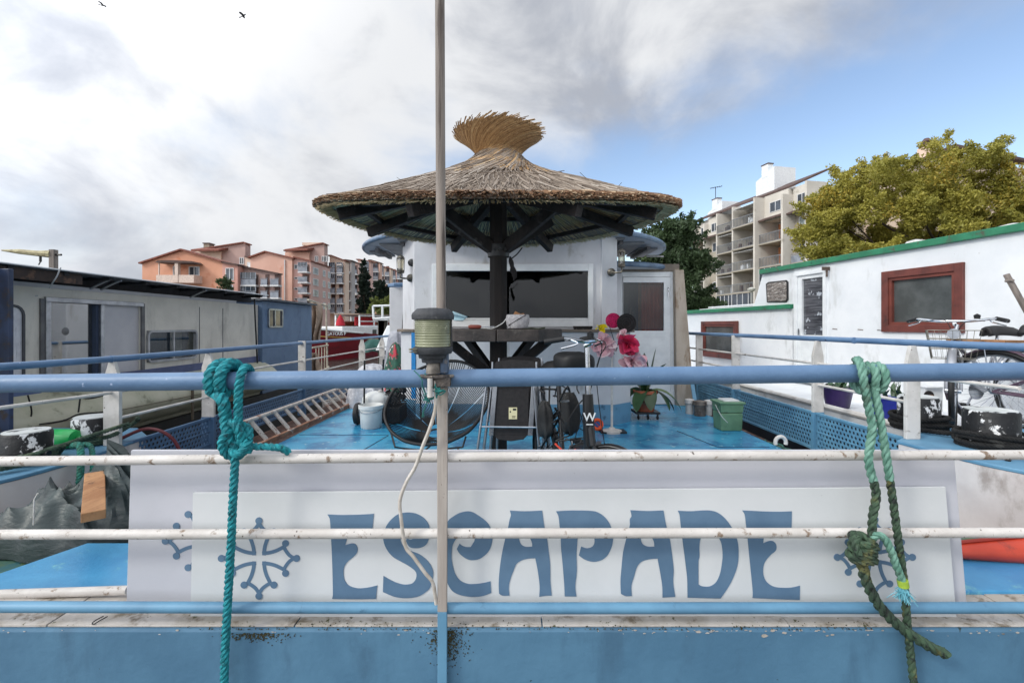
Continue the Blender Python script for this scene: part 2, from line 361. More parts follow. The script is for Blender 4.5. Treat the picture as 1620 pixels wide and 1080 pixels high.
def picket(x,y,z0,z1,mat,base,zb,wd=.11,pt=True,th=.03):
    g=G(); h=z1-z0; p=[(-wd/2,0),(wd/2,0),(wd/2,h-.14),(0.02,h),(-.02,h),(-wd/2,h-.14)] if pt else [(-wd/2,0),(wd/2,0),(wd/2,h),(-wd/2,h)]
    g.prism([(x+a,y-th/2,z0+b) for a,b in p],(0,th,0)); g.build('stanchion',mat,B,bevel=.003)
    g=G(); g.box((x-wd/2-.004,y-th/2-.004,zb),(x+wd/2+.004,y+th/2+.004,z0)); g.build('stanchion_foot',base,B,bevel=.003)
XL,XR=-3.0,2.9; ZL,ZR=.93,1.055
LY=[3.42,4.5,6.5,9.1,10.5]; RY=[3.3,4.32,5.9,7.05]
for i,y in enumerate(LY): picket(XL,y,.28,(ZL-.02 if i!=2 else ZL+.03),post_white,panel_blue_left,-.1,wd=.12 if i!=2 else .1,pt=(i!=2))
for i,y in enumerate(RY): picket(XR,y,.36,ZR-(.02 if i!=2 else -.0),post_white,panel_blue,-.1,wd=.1,pt=(i<2))
for a,b in zip([3.44,4.52,6.52],[4.48,6.48,9.08]): perf(XL+.02,a,b,0.01,.27,panel_blue_left,1)
for a,b in zip([3.32,4.34,5.92,7.07],[4.3,5.88,7.03,9.0]): perf(XR-.02,a,b,0.01,.35,panel_blue,-1)
g=G(); g.tube([(XL-.62,1.55,ZL),(XL-.3,2.2,ZL),(XL-.07,2.9,ZL),(XL,3.42,ZL),(XL,6.5,ZL),(XL,13,ZL)],.024,12); g.tube([(XL,3.40,ZL),(XL,3.44,ZL)],.027,12); g.build('side_rail',rail_blue,B,smooth=True)
g=G(); g.tube([(XR+.5,1.55,ZR),(XR+.05,2.4,ZR),(XR,5,ZR),(XR,9.5,ZR)],.024,12); g.tube([(XR,3.85,ZR),(XR,3.87,ZR)],.027,12); g.build('side_rail',rail_blue,B,smooth=True)
for zz_ in (.68,.475):
    g=G(); g.tube([(XL-.25,2.3,zz_-.005),(XL,3.3,zz_),(XL,13,zz_)] if zz_>.5 else [(XL,3.42,zz_),(XL,13,zz_)],.0125,8); g.build('mid_rail',post_white,B,smooth=True)
for zz_ in (.82,.62):
    g=G(); g.tube([(XR,2.6 if zz_>.7 else 3.3,zz_),(XR,9.5,zz_)],.0125,8); g.build('mid_rail',post_white,B,smooth=True)
# stern: blue steel wall, ledge, rails
YF=1.5
g=G(); g.box((-4,YF,-1.5),(4.2,YF+.16,.183)); g.build('stern_wall',wall_blue,B,bevel=.012)
g=G(); 
xs=[-4+i*.82 for i in range(11)]
for a,b in zip(xs,xs[1:]): g.box((a+.002,YF+.006,.183),(b-.002,YF+.2,.190+random.uniform(-.002,.002)))
g.build('stern_ledge',ledge_white,B,bevel=.002)
# flaked white paint chips along the ledge lip
g=G()
for i in range(150):
    x=random.choice([random.uniform(-2.6,2.7),random.gauss(.9,.35),random.gauss(1.9,.2)]); r_=random.uniform(.0008,.0035)*(2 if random.random()<.1 else 1); zc=.178-random.random()**3*.02
    n=7; g.prism([(x+cos(2*pi*k/n)*r_*random.uniform(1,2.6),YF-.0015,zc+sin(2*pi*k/n)*r_*random.uniform(.4,1)) for k in range(n)],(0,.001,0))
g.build('paint_chip',ledge_white,B)
# moss and grime tufts at the foot of the stanchion
mossm=M('moss',(74,72,44),(44,44,34),.95,rnd=True)
g=G()
for i in range(1700):
    q=random.random()
    if q<.45: x=-.215+random.gauss(0,.022)*(1 if random.random()<.8 else 1.8) ; z=.178-abs(random.gauss(0,.05))
    elif q<.62: x=random.gauss(-.84,.05); z=.168-abs(random.gauss(0,.012))
    else: x=random.uniform(-1.1,1.2); z=.186+random.uniform(-.006,.004)
    r_=random.uniform(.0006,.0019); g.cbox((x,YF-.001 if z<.183 else YF+random.random()*.03,z),(r_*2,r_*1.2,r_*2),Matrix.Rotation(random.random()*3,3,'Y'))
tag(g.build('moss',mossm),'thin specks of brown green moss on the stern ledge and wall below the name board','moss',kind='stuff')
# leading rails
g=G(); g.tube([P(-1080,622,YF),P(-300,611,YF),P(400,601.5,YF),P(810,597,YF),P(1100,593.5,YF),P(1950,583,YF),P(2800,573,YF)],.0296,24); g.build('top_rail',rail_blue,B,smooth=True)
for py,r_,m,nm in ((722,.0158,paint_white,'white_rail'),(843,.0158,paint_white,'white_rail'),(961.5,.0172,base_blue,'lower_blue_rail')):
    g=G(); a=P(-1080,py+(17 if py<730 else 5 if py<900 else -5),YF); b=P(810,py,YF); c=P(2800,py-(7 if py<730 else 2),YF); g.tube([a,b,c],r_,20); g.build(nm,m,B,smooth=True)
g=G(); g.tube([P(-1000,972,1.66),P(203,933,1.66)],.016,14); g.build('short_pipe',paint_white,B,smooth=True)
ys=YF-.03
g=G(); a=P(691,612,ys); b=P(708,612,ys); c=P(707,968,ys); d=P(692,968,ys)
g.prism([d,c,b,a],(0,.012,0)); a2=P(698,606,ys-.004); g.build('stern_stanchion',M('old_white_wood',(196,188,180),(160,150,142),.7,ns=12,nst=(1,1,.1),dirt=(124,110,98),ds=28,dt=.63,dst=(1,1,.12),dirt2=(70,62,54),d2s=70,d2t=.69,bump=.5,bs=100,bst=(1,1,.1),bd=.004),B,bevel=.002)
g=G(); g.prism([P(692,1180,ys),P(707,1180,ys),P(707,968,ys),P(692,968,ys)],(0,.014,0)); g.build('stanchion_foot',base_blue,B,bevel=.002)
# ---------------------------------------------------------------- name board
def poly(o,s,pts): return [(o[0]+x/s,o[1]+y/s) for x,y in pts]
c1=(500,790),6.231; c2=(740,790),6.231; c3=(980,790),5.4
YS=1.552
nb=bpy.data.objects.new('name_board',None); COL.objects.link(nb); nb.parent=B; WL['name_board']=WL['barge']; nb['label']='white double name board reading ESCAPADE'
g=G(); g.prism([P(199,983,YS+.022),P(1532,983,YS+.022),P(1509,712,YS+.022),P(207,712,YS+.022)],(0,.012,0)); g.build('outer_board',board_outer,nb,bevel=.0015)
g=G(); g.prism([P(301,982,YS),P(1514,981,YS),P(1496,770,YS),P(305,779,YS)],(0,.008,0)); g.build('inner_board',board_inner,nb,bevel=.0012)
Lt=[ [poly(*c1,[(115,143),(240,148),(370,147),(480,143),(572,137),(558,270),(549,335),(430,345),(318,352),(308,380),(290,445),(350,428),(382,432),(405,455),(413,485),(404,522),(370,560),(310,610),(280,660),(273,720),(284,790),(325,842),(400,868),(470,868),(540,857),(605,842),(592,972),(400,975),(160,972),(168,930),(160,600),(150,370),(138,190),(130,170)])],
 [poly(*c1,[(690,265),(670,330),(665,400),(700,490),(760,560),(830,602),(900,640),(970,690),(990,725),(985,775),(960,812),(930,828),(860,832),(770,805),(665,748),(660,905),(760,947),(830,962),(900,965),(970,958),(1030,940),(1080,908),(1120,870),(1150,780),(1152,690),(1110,610),(1050,555),(1005,528),(950,508),(890,480),(850,440),(833,390),(838,340),(865,308),(905,298),(945,312),(962,345),(960,372),(945,388),(918,388),(895,378),(889,402),(905,440),(930,466),(970,475),(1030,470),(1085,440),(1112,385),(1122,320),(1118,262),(1100,220),(1060,175),(1000,140),(950,127),(900,124),(840,132),(790,152),(730,205)])],
 [[(709,823),(716,817),(725,811.5),(733,809),(741,808),(748,809.5),(756,814)]+poly(*c2,[(180,210),(222,268),(243,350),(240,420),(210,500),(150,560),(110,582),(70,591),(10,588)])+poly(*c1,[(1450,558),(1410,520),(1388,482),(1415,430),(1440,450),(1480,464),(1525,464)])+poly(*c2,[(50,430),(68,395),(62,350),(40,325),(-10,305)])+poly(*c1,[(1440,320),(1390,370),(1350,440),(1338,520),(1340,600),(1368,715),(1400,770),(1440,805),(1500,826)])+poly(*c2,[(50,828),(100,825),(160,816),(225,801),(232,915),(150,944),(70,953),(0,950)])+poly(*c1,[(1400,928),(1330,880)])+[(705,912),(703,890),(702.5,860),(704,838)]],
 [poly(*c2,[(415,105),(560,112),(733,105),(755,262),(780,370),(800,520),(812,640),(815,800),(828,940),(770,941),(705,952),(708,850),(690,700),(665,573),(600,577),(530,595),(480,630),(450,700),(420,780),(405,860),(412,940),(340,940),(308,920),(305,820),(315,680),(335,540),(365,400),(400,262),(408,215),(415,185),(425,150)]),poly(*c2,[(505,365),(515,415),(535,445),(575,462),(635,460),(632,420),(610,370),(585,335),(540,325),(515,335)])],
 [poly(*c2,[(870,112),(1000,105),(1130,105),(1210,108),(1270,118),(1340,160),(1390,220),(1412,270),(1432,350),(1422,450),(1380,540),(1345,575),(1300,598),(1230,608),(1150,585),(1095,545),(1118,458),(1170,475),(1220,465),(1245,435),(1247,375),(1225,335),(1170,320),(1110,335),(1085,370),(1078,450),(1072,540),(1075,700),(1060,850),(1070,950),(1010,948),(955,948),(950,830),(935,640),(920,480),(915,370),(905,262),(893,160)])],
 [poly(*c3,[(92,88),(240,95),(375,90),(398,218),(430,340),(450,480),(462,600),(458,700),(475,825),(367,832),(365,740),(350,640),(325,500),(260,505),(190,525),(150,570),(125,650),(102,730),(105,818),(50,818),(12,800),(8,700),(15,600),(30,450),(60,320),(88,218),(88,165),(102,140)]),poly(*c3,[(178,315),(188,360),(205,382),(240,398),(298,399),(292,355),(268,312),(240,292),(195,295)])],
 [poly(*c3,[(497,92),(600,97),(720,90),(780,92),(830,105),(880,138),(920,180),(948,220),(978,262),(995,310),(1010,365),(1016,430),(1010,540),(980,640),(930,740),(862,840),(720,836),(580,832),(578,680),(565,560),(545,400),(533,310),(520,200),(512,125)]),poly(*c3,[(690,335),(682,400),(682,480),(674,520),(674,720),(700,735),(745,740),(785,732),(825,700),(855,640),(872,560),(880,480),(876,410),(862,350),(830,308),(780,288),(720,295)])],
 [poly(*c3,[(1047,90),(1100,92),(1250,99),(1370,101),(1470,97),(1468,220),(1460,285),(1350,292),(1232,300),(1226,370),(1270,352),(1305,350),(1330,368),(1340,400),(1332,432),(1290,468),(1240,530),(1225,590),(1232,655),(1262,705),(1320,740),(1400,750),(1470,747),(1540,732),(1538,852),(1300,843),(1135,835),(1138,790),(1125,650),(1105,450),(1092,310),(1078,200),(1068,125)])]]
for ch,pl in zip('ESCAPADE',Lt):
    shape2d('letter',[[(P(x,y,YS).x,P(x,y,YS).z) for x,y in q] for q in pl],YS-.0012,letter_blue,nb,.0018)
def emblem(cx_,cy_,Yp,s=1/6.231):
    g=G(); k=0
    def W_(x,y): return P(cx_+x*s,cy_+y*s,Yp)
    def disc(x,y,r_,e):
        n=22; g.prism([W_(x+r_*cos(2*pi*i/n),y+r_*sin(2*pi*i/n))+Vector((0,-e,0)) for i in range(n)],(0,e-.0002,0))
    def stroke(pts,wd,e):
        q=spline([Vector((x,y,0)) for x,y in pts],6); l=[];r_=[]
        for i,p in enumerate(q):
            t=(q[min(i+1,len(q)-1)]-q[max(i-1,0)]).normalized(); nrm=Vector((-t.y,t.x,0))*wd/2; l.append(p+nrm); r_.append(p-nrm)
        vs=l+r_[::-1]; g.prism([W_(p.x,p.y)+Vector((0,-e,0)) for p in vs],(0,e-.0002,0))
    for a in range(4):
        def ro(x,y):
            for _ in range(a): x,y=-y,x
            return (x,y)
        for sy in (1,-1):
            stroke([ro(*p) for p in [(30,sy*48),(100,sy*55),(170,sy*75),(245,sy*112)]],36,.0010+.0001*a+.00004*sy)
            stroke([ro(*p) for p in [(246,sy*112),(262,sy*78),(300,sy*30),(345,sy*2)]],34,.0016+.0001*a+.00004*sy)
            disc(*ro(262,sy*147),34,.0022+.00008*a+.00003*sy)
        disc(*ro(370,0),34,.0026+.0001*a)
    g.build('emblem',letter_blue,nb)
emblem(410,882.3,YS); emblem(1383.5,880.5,YS); emblem(321.5,855,YS+.022)
# ---------------------------------------------------------------- wheelhouse
wh=bpy.data.objects.new('wheelhouse',None); COL.objects.link(wh); wh.parent=B; WL['wheelhouse']=WL['barge']
def wall_ring(pts,z0,z1,name,mat,closed=False,th=.05,**k):
    g=G()
    for a,b in zip(pts,pts[1:]): 
        a=Vector((a[0],a[1],0)); b=Vector((b[0],b[1],0)); d=(b-a).normalized(); n=Vector((-d.y,d.x,0))*th
        g.add([a+Vector((0,0,z0)),b+Vector((0,0,z0)),b+n+Vector((0,0,z0)),a+n+Vector((0,0,z0)),a+Vector((0,0,z1)),b+Vector((0,0,z1)),b+n+Vector((0,0,z1)),a+n+Vector((0,0,z1))],[(3,2,1,0),(4,5,6,7),(0,1,5,4),(1,2,6,5),(2,3,7,6),(3,0,4,7)])
    return g.build(name,mat,wh,**k)
low=[(-1.62,7.3),(-1.45,5.95),(-1.2,5.72),(-1.16,5.5),(1.22,5.42),(1.46,5.62),(1.52,6.78)]
wall_ring(low,.24,1.10,'lower_wall',cab_white,th=.08)
wall_ring([(x*1.003+.001,y-.004) for x,y in low],0,.24,'blue_base',base_blue,th=.08)
g=G(); g.prism([(x*1.03,y-.045,1.10) for x,y in low]+[(1.5,7.0,1.10),(-1.6,7.4,1.10)],(0,0,.035)); g.build('sill_board',M('sill_board',(122,110,98),(92,84,76),.7,ns=12,nst=(.2,1,1),bump=.3,bs=60),wh,bevel=.006)
g=G(); g.box((-1.215,5.60,0.3),(-1.165,5.492,1.095)); g.build('blue_stripe',M('stripe_blue',(36,140,206),(30,124,188),.4),wh)
up=[(-1.62,7.6),(-1.5,6.25),(-1.24,5.8)]; up2=[(1.14,5.76),(1.38,5.98),(1.48,6.8)]
wall_ring(up,1.135,2.34,'upper_wall',cab_white,th=.06); wall_ring(up2,1.135,2.34,'upper_wall',cab_white,th=.06)
Yw=5.78
def PX(px,Y): return (px-810)/720*Y
def PZ(py,Y): return EYE-(py-515)/720*Y
x0,x1=PX(684,Yw),PX(938,Yw); z0,z1=PZ(517,Yw),PZ(418,Yw); gx0,gx1=PX(706,Yw),PX(930,Yw); gz0,gz1=PZ(503,Yw),PZ(429,Yw)
g=G(); g.box((-1.24,Yw,1.135),(x0,Yw+.06,2.34)); g.box((x1,Yw,1.135),(1.14,Yw+.06,2.34)); g.box((x0,Yw,z1),(x1,Yw+.06,2.34)); g.box((x0,Yw,1.135),(x1,Yw+.06,z0)); g.build('front_wall',cab_white,wh)
g=G(); 
for b0,b1 in (((x0,z0),(gx0,z1)),((gx1,z0),(x1,z1)),((gx0,z0),(gx1,gz0)),((gx0,gz1),(gx1,z1))): g.box((b0[0],Yw-.03,b0[1]),(b1[0],Yw+.03,b1[1]))
g.box((gx0+.004,Yw-.012,gz0-.022),(gx1,Yw-.034,gz0-.002)); wf=g.build('window_frame',trim_white,wh,bevel=.005)
g=G(); g.box((gx0,Yw+.008,gz0),(gx1,Yw+.014,gz1)); g.build('pane',glass_dark,wh)
# room behind the glass
g=G(); g.box((-1.35,8.4,.3),(1.45,8.45,2.3)); g.box((-1.15,6.0,.25),(1.2,8.4,.3)); g.box((-1.44,6.35,.3),(-1.40,8.4,2.3)); g.box((1.36,6.3,.3),(1.4,8.4,2.3)); g.box((-1.15,5.9,2.27),(1.1,8.4,2.3)); g.build('cabin_lining',interior,wh)
fur=M('interior_furniture',(120,116,110),(98,94,90),.7)
g=G(); g.box((.62,6.9,.3),(1.0,7.3,1.62)); g.box((-.95,7.7,1.2),(-.55,7.72,1.75)); g.box((-.3,8.0,.9),(.45,8.35,1.5)); g.box((.48,7.1,1.1),(.5,8.0,2.1)); g.box((-1.0,6.3,1.0),(-.7,6.5,1.28)); g.build('cupboard',fur,wh)
g=G(); g.lathe([(.05,0),(.09,.05),(.08,.14),(.02,.2)],(-.75,6.15,1.15)); g.build('red_ornament',M('red_ornament',(120,40,36),None,.5),wh,smooth=True)
# roof: oval slab with blue rim, planked underside
def oval(cx_,cy_,rx,ry,a0,a1,n): return [(cx_+rx*cos(R(a0+(a1-a0)*i/n)),cy_+ry*sin(R(a0+(a1-a0)*i/n))) for i in range(n+1)]
ov=oval(.03,7.45,2.36,2.05,180,360,40)
g=G(); g.prism([(x,y,2.335) for x,y in ov],(0,0,.06)); g.build('roof',M('roof_white',(176,184,196),(150,160,174),.5,ns=3),wh)
g=G(); g.tube([(x,y,2.366) for x,y in ov],.034,12,cap=True); g.build('roof_rim',M('roof_rim_blue',(104,130,158),(78,98,122),.35,ns=6,dirt=(60,74,90),ds=9,dt=.62),wh,smooth=True)
g=G()
for i in range(14):
    x=-2.2+i*.34; yy=7.45-2.0*math.sqrt(max(0,1-(max(abs(x-.03),abs(x+.25))/2.3)**2))
    g.box((x,yy+.06,2.31),(x+.28,7.5,2.332))
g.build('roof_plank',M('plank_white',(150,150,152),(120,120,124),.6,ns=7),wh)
g=G()
for i in range(9):
    x=-2.0+i*.49; yy=7.45-1.9*math.sqrt(max(0,1-((x-.03)/2.3)**2)); g.box((x,yy+.1,2.26),(x+.05,7.4,2.308))
g.build('roof_rib',M('rib_grey',(112,112,114),(90,90,92),.6),wh)
ov2=oval(1.32,7.95,1.42,1.5,270,362,20)
g=G(); g.prism([(1.3,7.95,2.02)]+[(x,y,2.02) for x,y in ov2],(0,0,.05)); g.build('porch_roof',cab_white,wh)
g=G(); g.tube([(x,y,2.06) for x,y in ov2],.04,12); g.build('porch_rim',M('rim2',(110,134,160),(78,98,122),.35,ns=6),wh,smooth=True)
g=G(); g.box((1.46,6.8,1.985),(2.5,6.86,2.10)); g.build('porch_board',M('porch_board',(132,122,108),(104,96,88),.7,ns=6),wh)
# door and right-hand post
Yd=6.8
g=G(); g.box((1.44,6.79,0),(1.633,6.85,2.02)); g.build('upper_wall',cab_white,wh)
def frame(g,px0,py0,px1,py1,ix0,iy0,ix1,iy1,Y,th=.05,pr=0):
    X0,X1,x0_,x1_=PX(px0,Y),PX(px1,Y),PX(ix0,Y),PX(ix1,Y); Z1,Z0,z1_,z0_=PZ(py0,Y),PZ(py1,Y),PZ(iy0,Y),PZ(iy1,Y)
    g.box((X0,Y-pr,Z0),(x0_,Y+th,Z1)); g.box((x1_,Y-pr,Z0),(X1,Y+th,Z1)); g.box((x0_,Y-pr,Z0),(x1_,Y+th,z0_)); g.box((x0_,Y-pr,z1_),(x1_,Y+th,Z1))
g=G(); frame(g,983,430,1068,641,985,438,1061,640,Yd); dr=g.build('door_frame',trim_white,wh,bevel=.006)
g=G(); frame(g,985.5,438.5,1060.5,639,985.9,447,1050,523,Yd,.03,.01); frame(g,985.6,524,1060,639,987,533,1055,632,Yd-.012,.012,0); door=g.build('door',trim_white,wh,bevel=.004)
g=G(); g.box((PX(987,Yd),Yd+.004,PZ(631,Yd)),(PX(1055,Yd),Yd+.01,PZ(534,Yd))); g.build('door_panel',cab_white,wh)
g=G(); g.box((PX(986,Yd),Yd+.012,PZ(522,Yd)),(PX(1050,Yd),Yd+.016,PZ(448,Yd))); g.build('door_pane',glass,wh)
g=G(); g.tube([(PX(1056,Yd),Yd-.02,PZ(455,Yd)),(PX(1056,Yd),Yd-.05,PZ(458,Yd)),(PX(1056,Yd),Yd-.05,PZ(470,Yd))],.008,8,smooth=4); g.build('door_handle',chrome,wh,smooth=True)
cur=M('red_curtain',(214,104,62),(178,74,46),.85,ns=26,nst=(1,1,.05))
g=G(); g.grid(lambda u,v:(PX(1015,6.88)+u*.36,6.88+.014*sin(u*38),.95+v*.98),60,2); g.build('curtain',cur,wh,smooth=True,solid=.004)
g=G(); g.grid(lambda u,v:(PX(1010,6.9)+u*.05,6.9+.01*sin(u*18),.95+v*.95),10,2); g.build('curtain',M('yellow_curtain',(190,130,60),(150,96,40),.85),wh,solid=.004)
g=G(); g.box((1.5,6.85,0),(2.5,8.6,.01)); g.box((1.5,8.6,0),(2.5,8.65,2)); g.box((2.48,6.86,0),(2.5,8.6,2)); g.box((1.5,6.86,1.99),(2.5,8.6,2.0)); g.build('porch_lining',interior,wh)
g=G()
for i in range(14):
    x=1.75+i*.035+random.uniform(-.01,.01); g.cbox((x-.1,6.9+random.random()*.1,1.18+random.random()*.12),(.02,.02,.3+random.random()*.2),Matrix.Rotation(random.uniform(-.3,.3),3,'Y'))
g.box((1.7,7.1,1.0),(2.2,7.4,1.12)); g.build('clutter',M('clutter',(126,96,74),(70,84,80),.6,rnd=True),wh)
pm=M('door_post',(182,170,156),(160,146,130),.7,ns=5,nst=(1,1,.3),dirt=(120,92,66),ds=8,dt=.6,dst=(1,1,.2),bump=.2)
g=G(); a=6.7
g.hexa([(PX(1071,a),a,0),(PX(1099,a),a,0),(PX(1100,a),a+.3,0),(PX(1071,a),a+.3,0),(PX(1068,a),a,2.0),(PX(1082,a),a,2.0),(PX(1083,a),a+.3,2.0),(PX(1068,a),a+.3,2.0)]); g.build('door_post',pm,wh,bevel=.008)
g=G(); g.beam((PX(1101,6.4),6.4,.02),(PX(1094,6.6),6.6,.42),.05,.02); g.build('strut',panel_blue,wh)
# lean-to on the port side
g=G(); g.box((-2.05,7.6,0),(-1.5,11,1.82)); g.build('side_cabin',cab_white,wh,bevel=.02)
g=G(); g.tube([(-1.5,7.57,1.86),(-1.95,7.57,1.86),(-2.07,7.7,1.86),(-2.07,11,1.86)],.035,8); g.build('roof_rim',rail_blue,wh,smooth=True)
g=G(); g.tube([P(640,482,7.0),P(637,535,7.0)],.022,8); g.build('pipe',black_metal,wh,smooth=True)
# wall lamps
lampm=M('lamp_metal',(120,116,106),(84,80,74),.35,.8,ns=20)
lglass=glassmat('lamp_glass',(214,208,190),.14,.1)
def lamp(px,py,Y,s):
    c=P(px,py,Y); r_=bpy.data.objects.new('wall_lamp',None); COL.objects.link(r_); r_.parent=wh; WL[r_.name]=WL['barge']
    g=G(); g.lathe([(.052,0),(.052,-.02),(.035,-.035),(.02,-.04)],c,16,'Y'); g.build('bracket',lampm,wh,smooth=True)
    bpy.data.objects.remove(r_)
    e=c+Vector((s*.11,-.09,0)); g=G(); g.tube([c+Vector((0,-.03,0)),c+Vector((s*.05,-.07,-.01)),e,e+Vector((0,0,.05))],.011,8,smooth=5); g.build('lamp_arm',lampm,wh,smooth=True)
    g=G(); g.lathe([(.03,.05),(.045,.06),(.05,.09),(.035,.1)],e,14); g.lathe([(.05,.235),(.052,.25),(.03,.28),(.008,.29)],e,14)
    for k in range(4): a=k*pi/2+.4; g.tube([e+Vector((.045*cos(a),.045*sin(a),.09)),e+Vector((.05*cos(a),.05*sin(a),.24))],.004,5)
    g.build('lamp_cage',lampm,wh,smooth=True)
    g=G(); g.lathe([(.034,.1),(.044,.235)],e,14,cap=True); g.build('lamp_glass',lglass,wh,smooth=True)
lamp(650,440,5.92,-1); lamp(967,431,5.82,1)
g=G(); g.lathe([(.05,0),(.05,-.03),(.03,-.04)],P(652,416,5.9),14,'Y'); g.build('vent_disc',black_metal,wh,smooth=True)
# bollards on the quarters
bol_m=M('bollard_paint',(15,16,20),(10,11,14),.5,ns=8,dirt=(226,226,226),ds=5,dt=.57,dw=.012,dst=(1,1,.8),dirt2=(140,140,140),d2s=18,d2t=.66,bump=.3,bs=30)
bol_top=M('bollard_top',(206,210,210),(188,192,190),.6,ns=9,dirt=(40,44,50),ds=6,dt=.6,dw=.03)
for x,y,z,r_,h in ((-3.22,3.02,.28,.128,.2),(-3.22,3.5,.28,.128,.2),(3.27,3.66,.36,.135,.25),(3.24,3.08,.36,.142,.25)):
    g=G(); g.lathe([(r_,0),(r_,h-.012),(r_-.008,h)],(x,y,z),32); g.lathe([(.02,0),(.02,.1)],(x+r_-.02,y-.06,z+.07),8,'X'); g.build('bollard',bol_m,B,smooth=True)
    g=G(); g.lathe([(r_-.012,0),(r_-.012,.006)],(x,y,z+h),32); g.build('bollard_top',bol_top,B,smooth=True)
# mooring bitts beside the door
for px,py,r_ in ((1091,654,.05),(1107,657,.07),(1121,656,.045)):
    Y=1.18*720/(py-515)
    g=G(); g.lathe([(r_,0),(r_,.13),(r_*1.3,.14),(r_*1.2,.19),(r_*.4,.2)],(PX(px,Y),Y,0),18); g.build('mooring_bitt',M('bitt',(70,60,54),(120,112,104),.6,ns=12) if r_>.06 else post_white,B,smooth=True)
# fairlead ring on the deck edge
g=G(); c=P(1236,700,4.3); g.tube([c+Vector((.05*cos(a),0.01,.055*sin(a))) for a in [R(-20+i*22) for i in range(11)]],.018,8); g.build('fairlead',post_white,B,smooth=True)
# ---------------------------------------------------------------- thatched parasol with bar table round its post
PXC,PYC=-.125,4.2
um=thing('thatched_parasol','large thatched parasol with dark beams and a bar table round its post','parasol',(PXC,PYC,0))
RX,RY=1.60,1.12
prof=[(0.0,1.0,0.0),(.10,.905,.02),(.27,.735,.085),(.46,.54,.17),(.62,.36,.25),(.78,.215,.34),(.9,.155,.415),(1.0,.125,.475)]  # s, radius fraction, rise over rim
def surf(s,th):
    dr=-.19*max(0,-sin(th))**1.5-.12*max(0,sin(th))**1.5
    if s<=1:
        for a,b in zip(prof,prof[1:]):
            if s<=b[0]: break
        t=(s-a[0])/(b[0]-a[0]); rf=a[1]+(b[1]-a[1])*t; h=a[2]+(b[2]-a[2])*t
        k=max(0,(rf-.125)/.875); ry=RX*rf*(1-(1-RY/RX)*k**.6)
        rx=RX*rf
        tw=1.0*max(0,(s-.45)/.55)**2
        return Vector((PXC+rx*cos(th+tw),PYC+ry*sin(th+tw),EYE+1.095+h+dr*k))
    t=s-1; r_=.20+.22*t**1.25; tw=1.0+1.25*t
    return Vector((PXC+r_*cos(th+tw),PYC+r_*sin(th+tw),EYE+1.56+.205*t**.85))
thm=M('thatch',(168,155,142),(108,95,84),.85,rnd=[(.84,1.0,(204,194,182)),])
thg=M('thatch_golden',(200,166,122),(112,82,54),.8,rnd=[(.8,1.0,(222,198,156))])
thb=M('thatch_ends',(146,112,84),(86,62,46),.85,rnd=[(.7,1.0,(200,176,146))])
thu=M('thatch_underside',(214,196,158),(172,154,118),.9,rnd=True)
def straw(g,pts,r_,seg=3): g.cur=random.random(); g.tube(pts,r_,seg,cap=False); g.cur=None
def lift(s,th,d,j=0):
    p=surf(s,th); return p+Vector((0,0,d))
g=G(); g.grid(lambda u,v: surf(u*1.0,v*2*pi)+Vector((0,0,-.012)),22,64); g.grid(lambda u,v: lift(u*.9,v*2*pi,-.058 if u>.02 else -.045),14,64)
g.grid(lambda u,v: lift(0,v*2*pi,-.012-.034*u),2,64)
g.build('thatch_bed',thm,um)
g=G()
for i in range(5200):
    s0=random.random()**1.1*.95; l=random.uniform(.1,.26); s1=min(1.0,s0+l); th=random.random()*2*pi; dth=random.gauss(0,.035); d0=random.uniform(-.012,.012); 
    n=4; straw(g,[lift(s0+(s1-s0)*k/n,th+dth*k/n,d0+.006*(1-k/n)) for k in range(n+1)],random.uniform(.0024,.0044))
g.build('thatch',thm,um)
g=G()
for i in range(6500):   # rim: cut reed ends in a thick lip
    th=random.random()*2*pi; a=random.random(); d=-.050+.050*a+random.gauss(0,.0035)
    p0=surf(.0,th); out=Vector((cos(th)*RX,sin(th)*RY,0)).normalized()
    e=p0+out*random.uniform(-.0,.045)+Vector((0,0,d)); s_=surf(.07,th+random.gauss(0,.01))+Vector((0,0,d*.9))
    straw(g,[e,s_],random.uniform(.003,.0055))
g.build('thatch_rim',thb,um)
g=G()
for i in range(2600):   # underside reeds lying down the slope
    th=random.random()*2*pi; s0=random.random()*.85; s1=min(.9,s0+random.uniform(.1,.3)); dth=random.gauss(0,.012)
    straw(g,[lift(s0,th,-.062+random.uniform(-.004,.004)),lift(s1,th+dth,-.062)],random.uniform(.003,.005))
for i in range(1500):   # ragged fringe hanging just under the lip
    th=random.random()*2*pi; p=surf(0,th); out=Vector((cos(th)*RX,sin(th)*RY,0)).normalized()
    straw(g,[surf(.08,th)+Vector((0,0,-.07)),p+out*random.uniform(-.06,.02)+Vector((0,0,-.058+random.uniform(-.018,.0)))],.0035)
g.build('thatch_lining',thu,um)
g=G()
for i in range(2700):   # golden crown: reeds cross at the waist and fan out
    th=random.random()*2*pi; s0=random.uniform(.5,.85); e=random.uniform(1.72,1.95) if random.random()<.85 else random.uniform(1.85,2.08); dq=random.uniform(-.03,.01); jit=random.gauss(0,.10)
    n=9; inn=random.uniform(.55,1) if random.random()<.4 else 1; pts=[]
    for k in range(n+1):
        s=s0+(e-s0)*k/n; p=surf(s,th+jit*max(0,s-1))
        if s>1: q=(s-1); p=Vector((PXC+(p.x-PXC)*(1-(1-inn)*q),PYC+(p.y-PYC)*(1-(1-inn)*q),p.z+(1-inn)*q*.16))
        else: p=p+Vector((0,0,.004+dq*.3))
        pts.append(p)
    straw(g,pts,random.uniform(.0034,.0056))
g.build('thatch_crown',thg,um)
g=G()
for s in (.04,.09,.60,.42):   # wires and lone reeds
    if s in (.60,.42): g.tube([lift(s,a*2*pi/60,.012) for a in range(60)],.0022,4,closed=True)
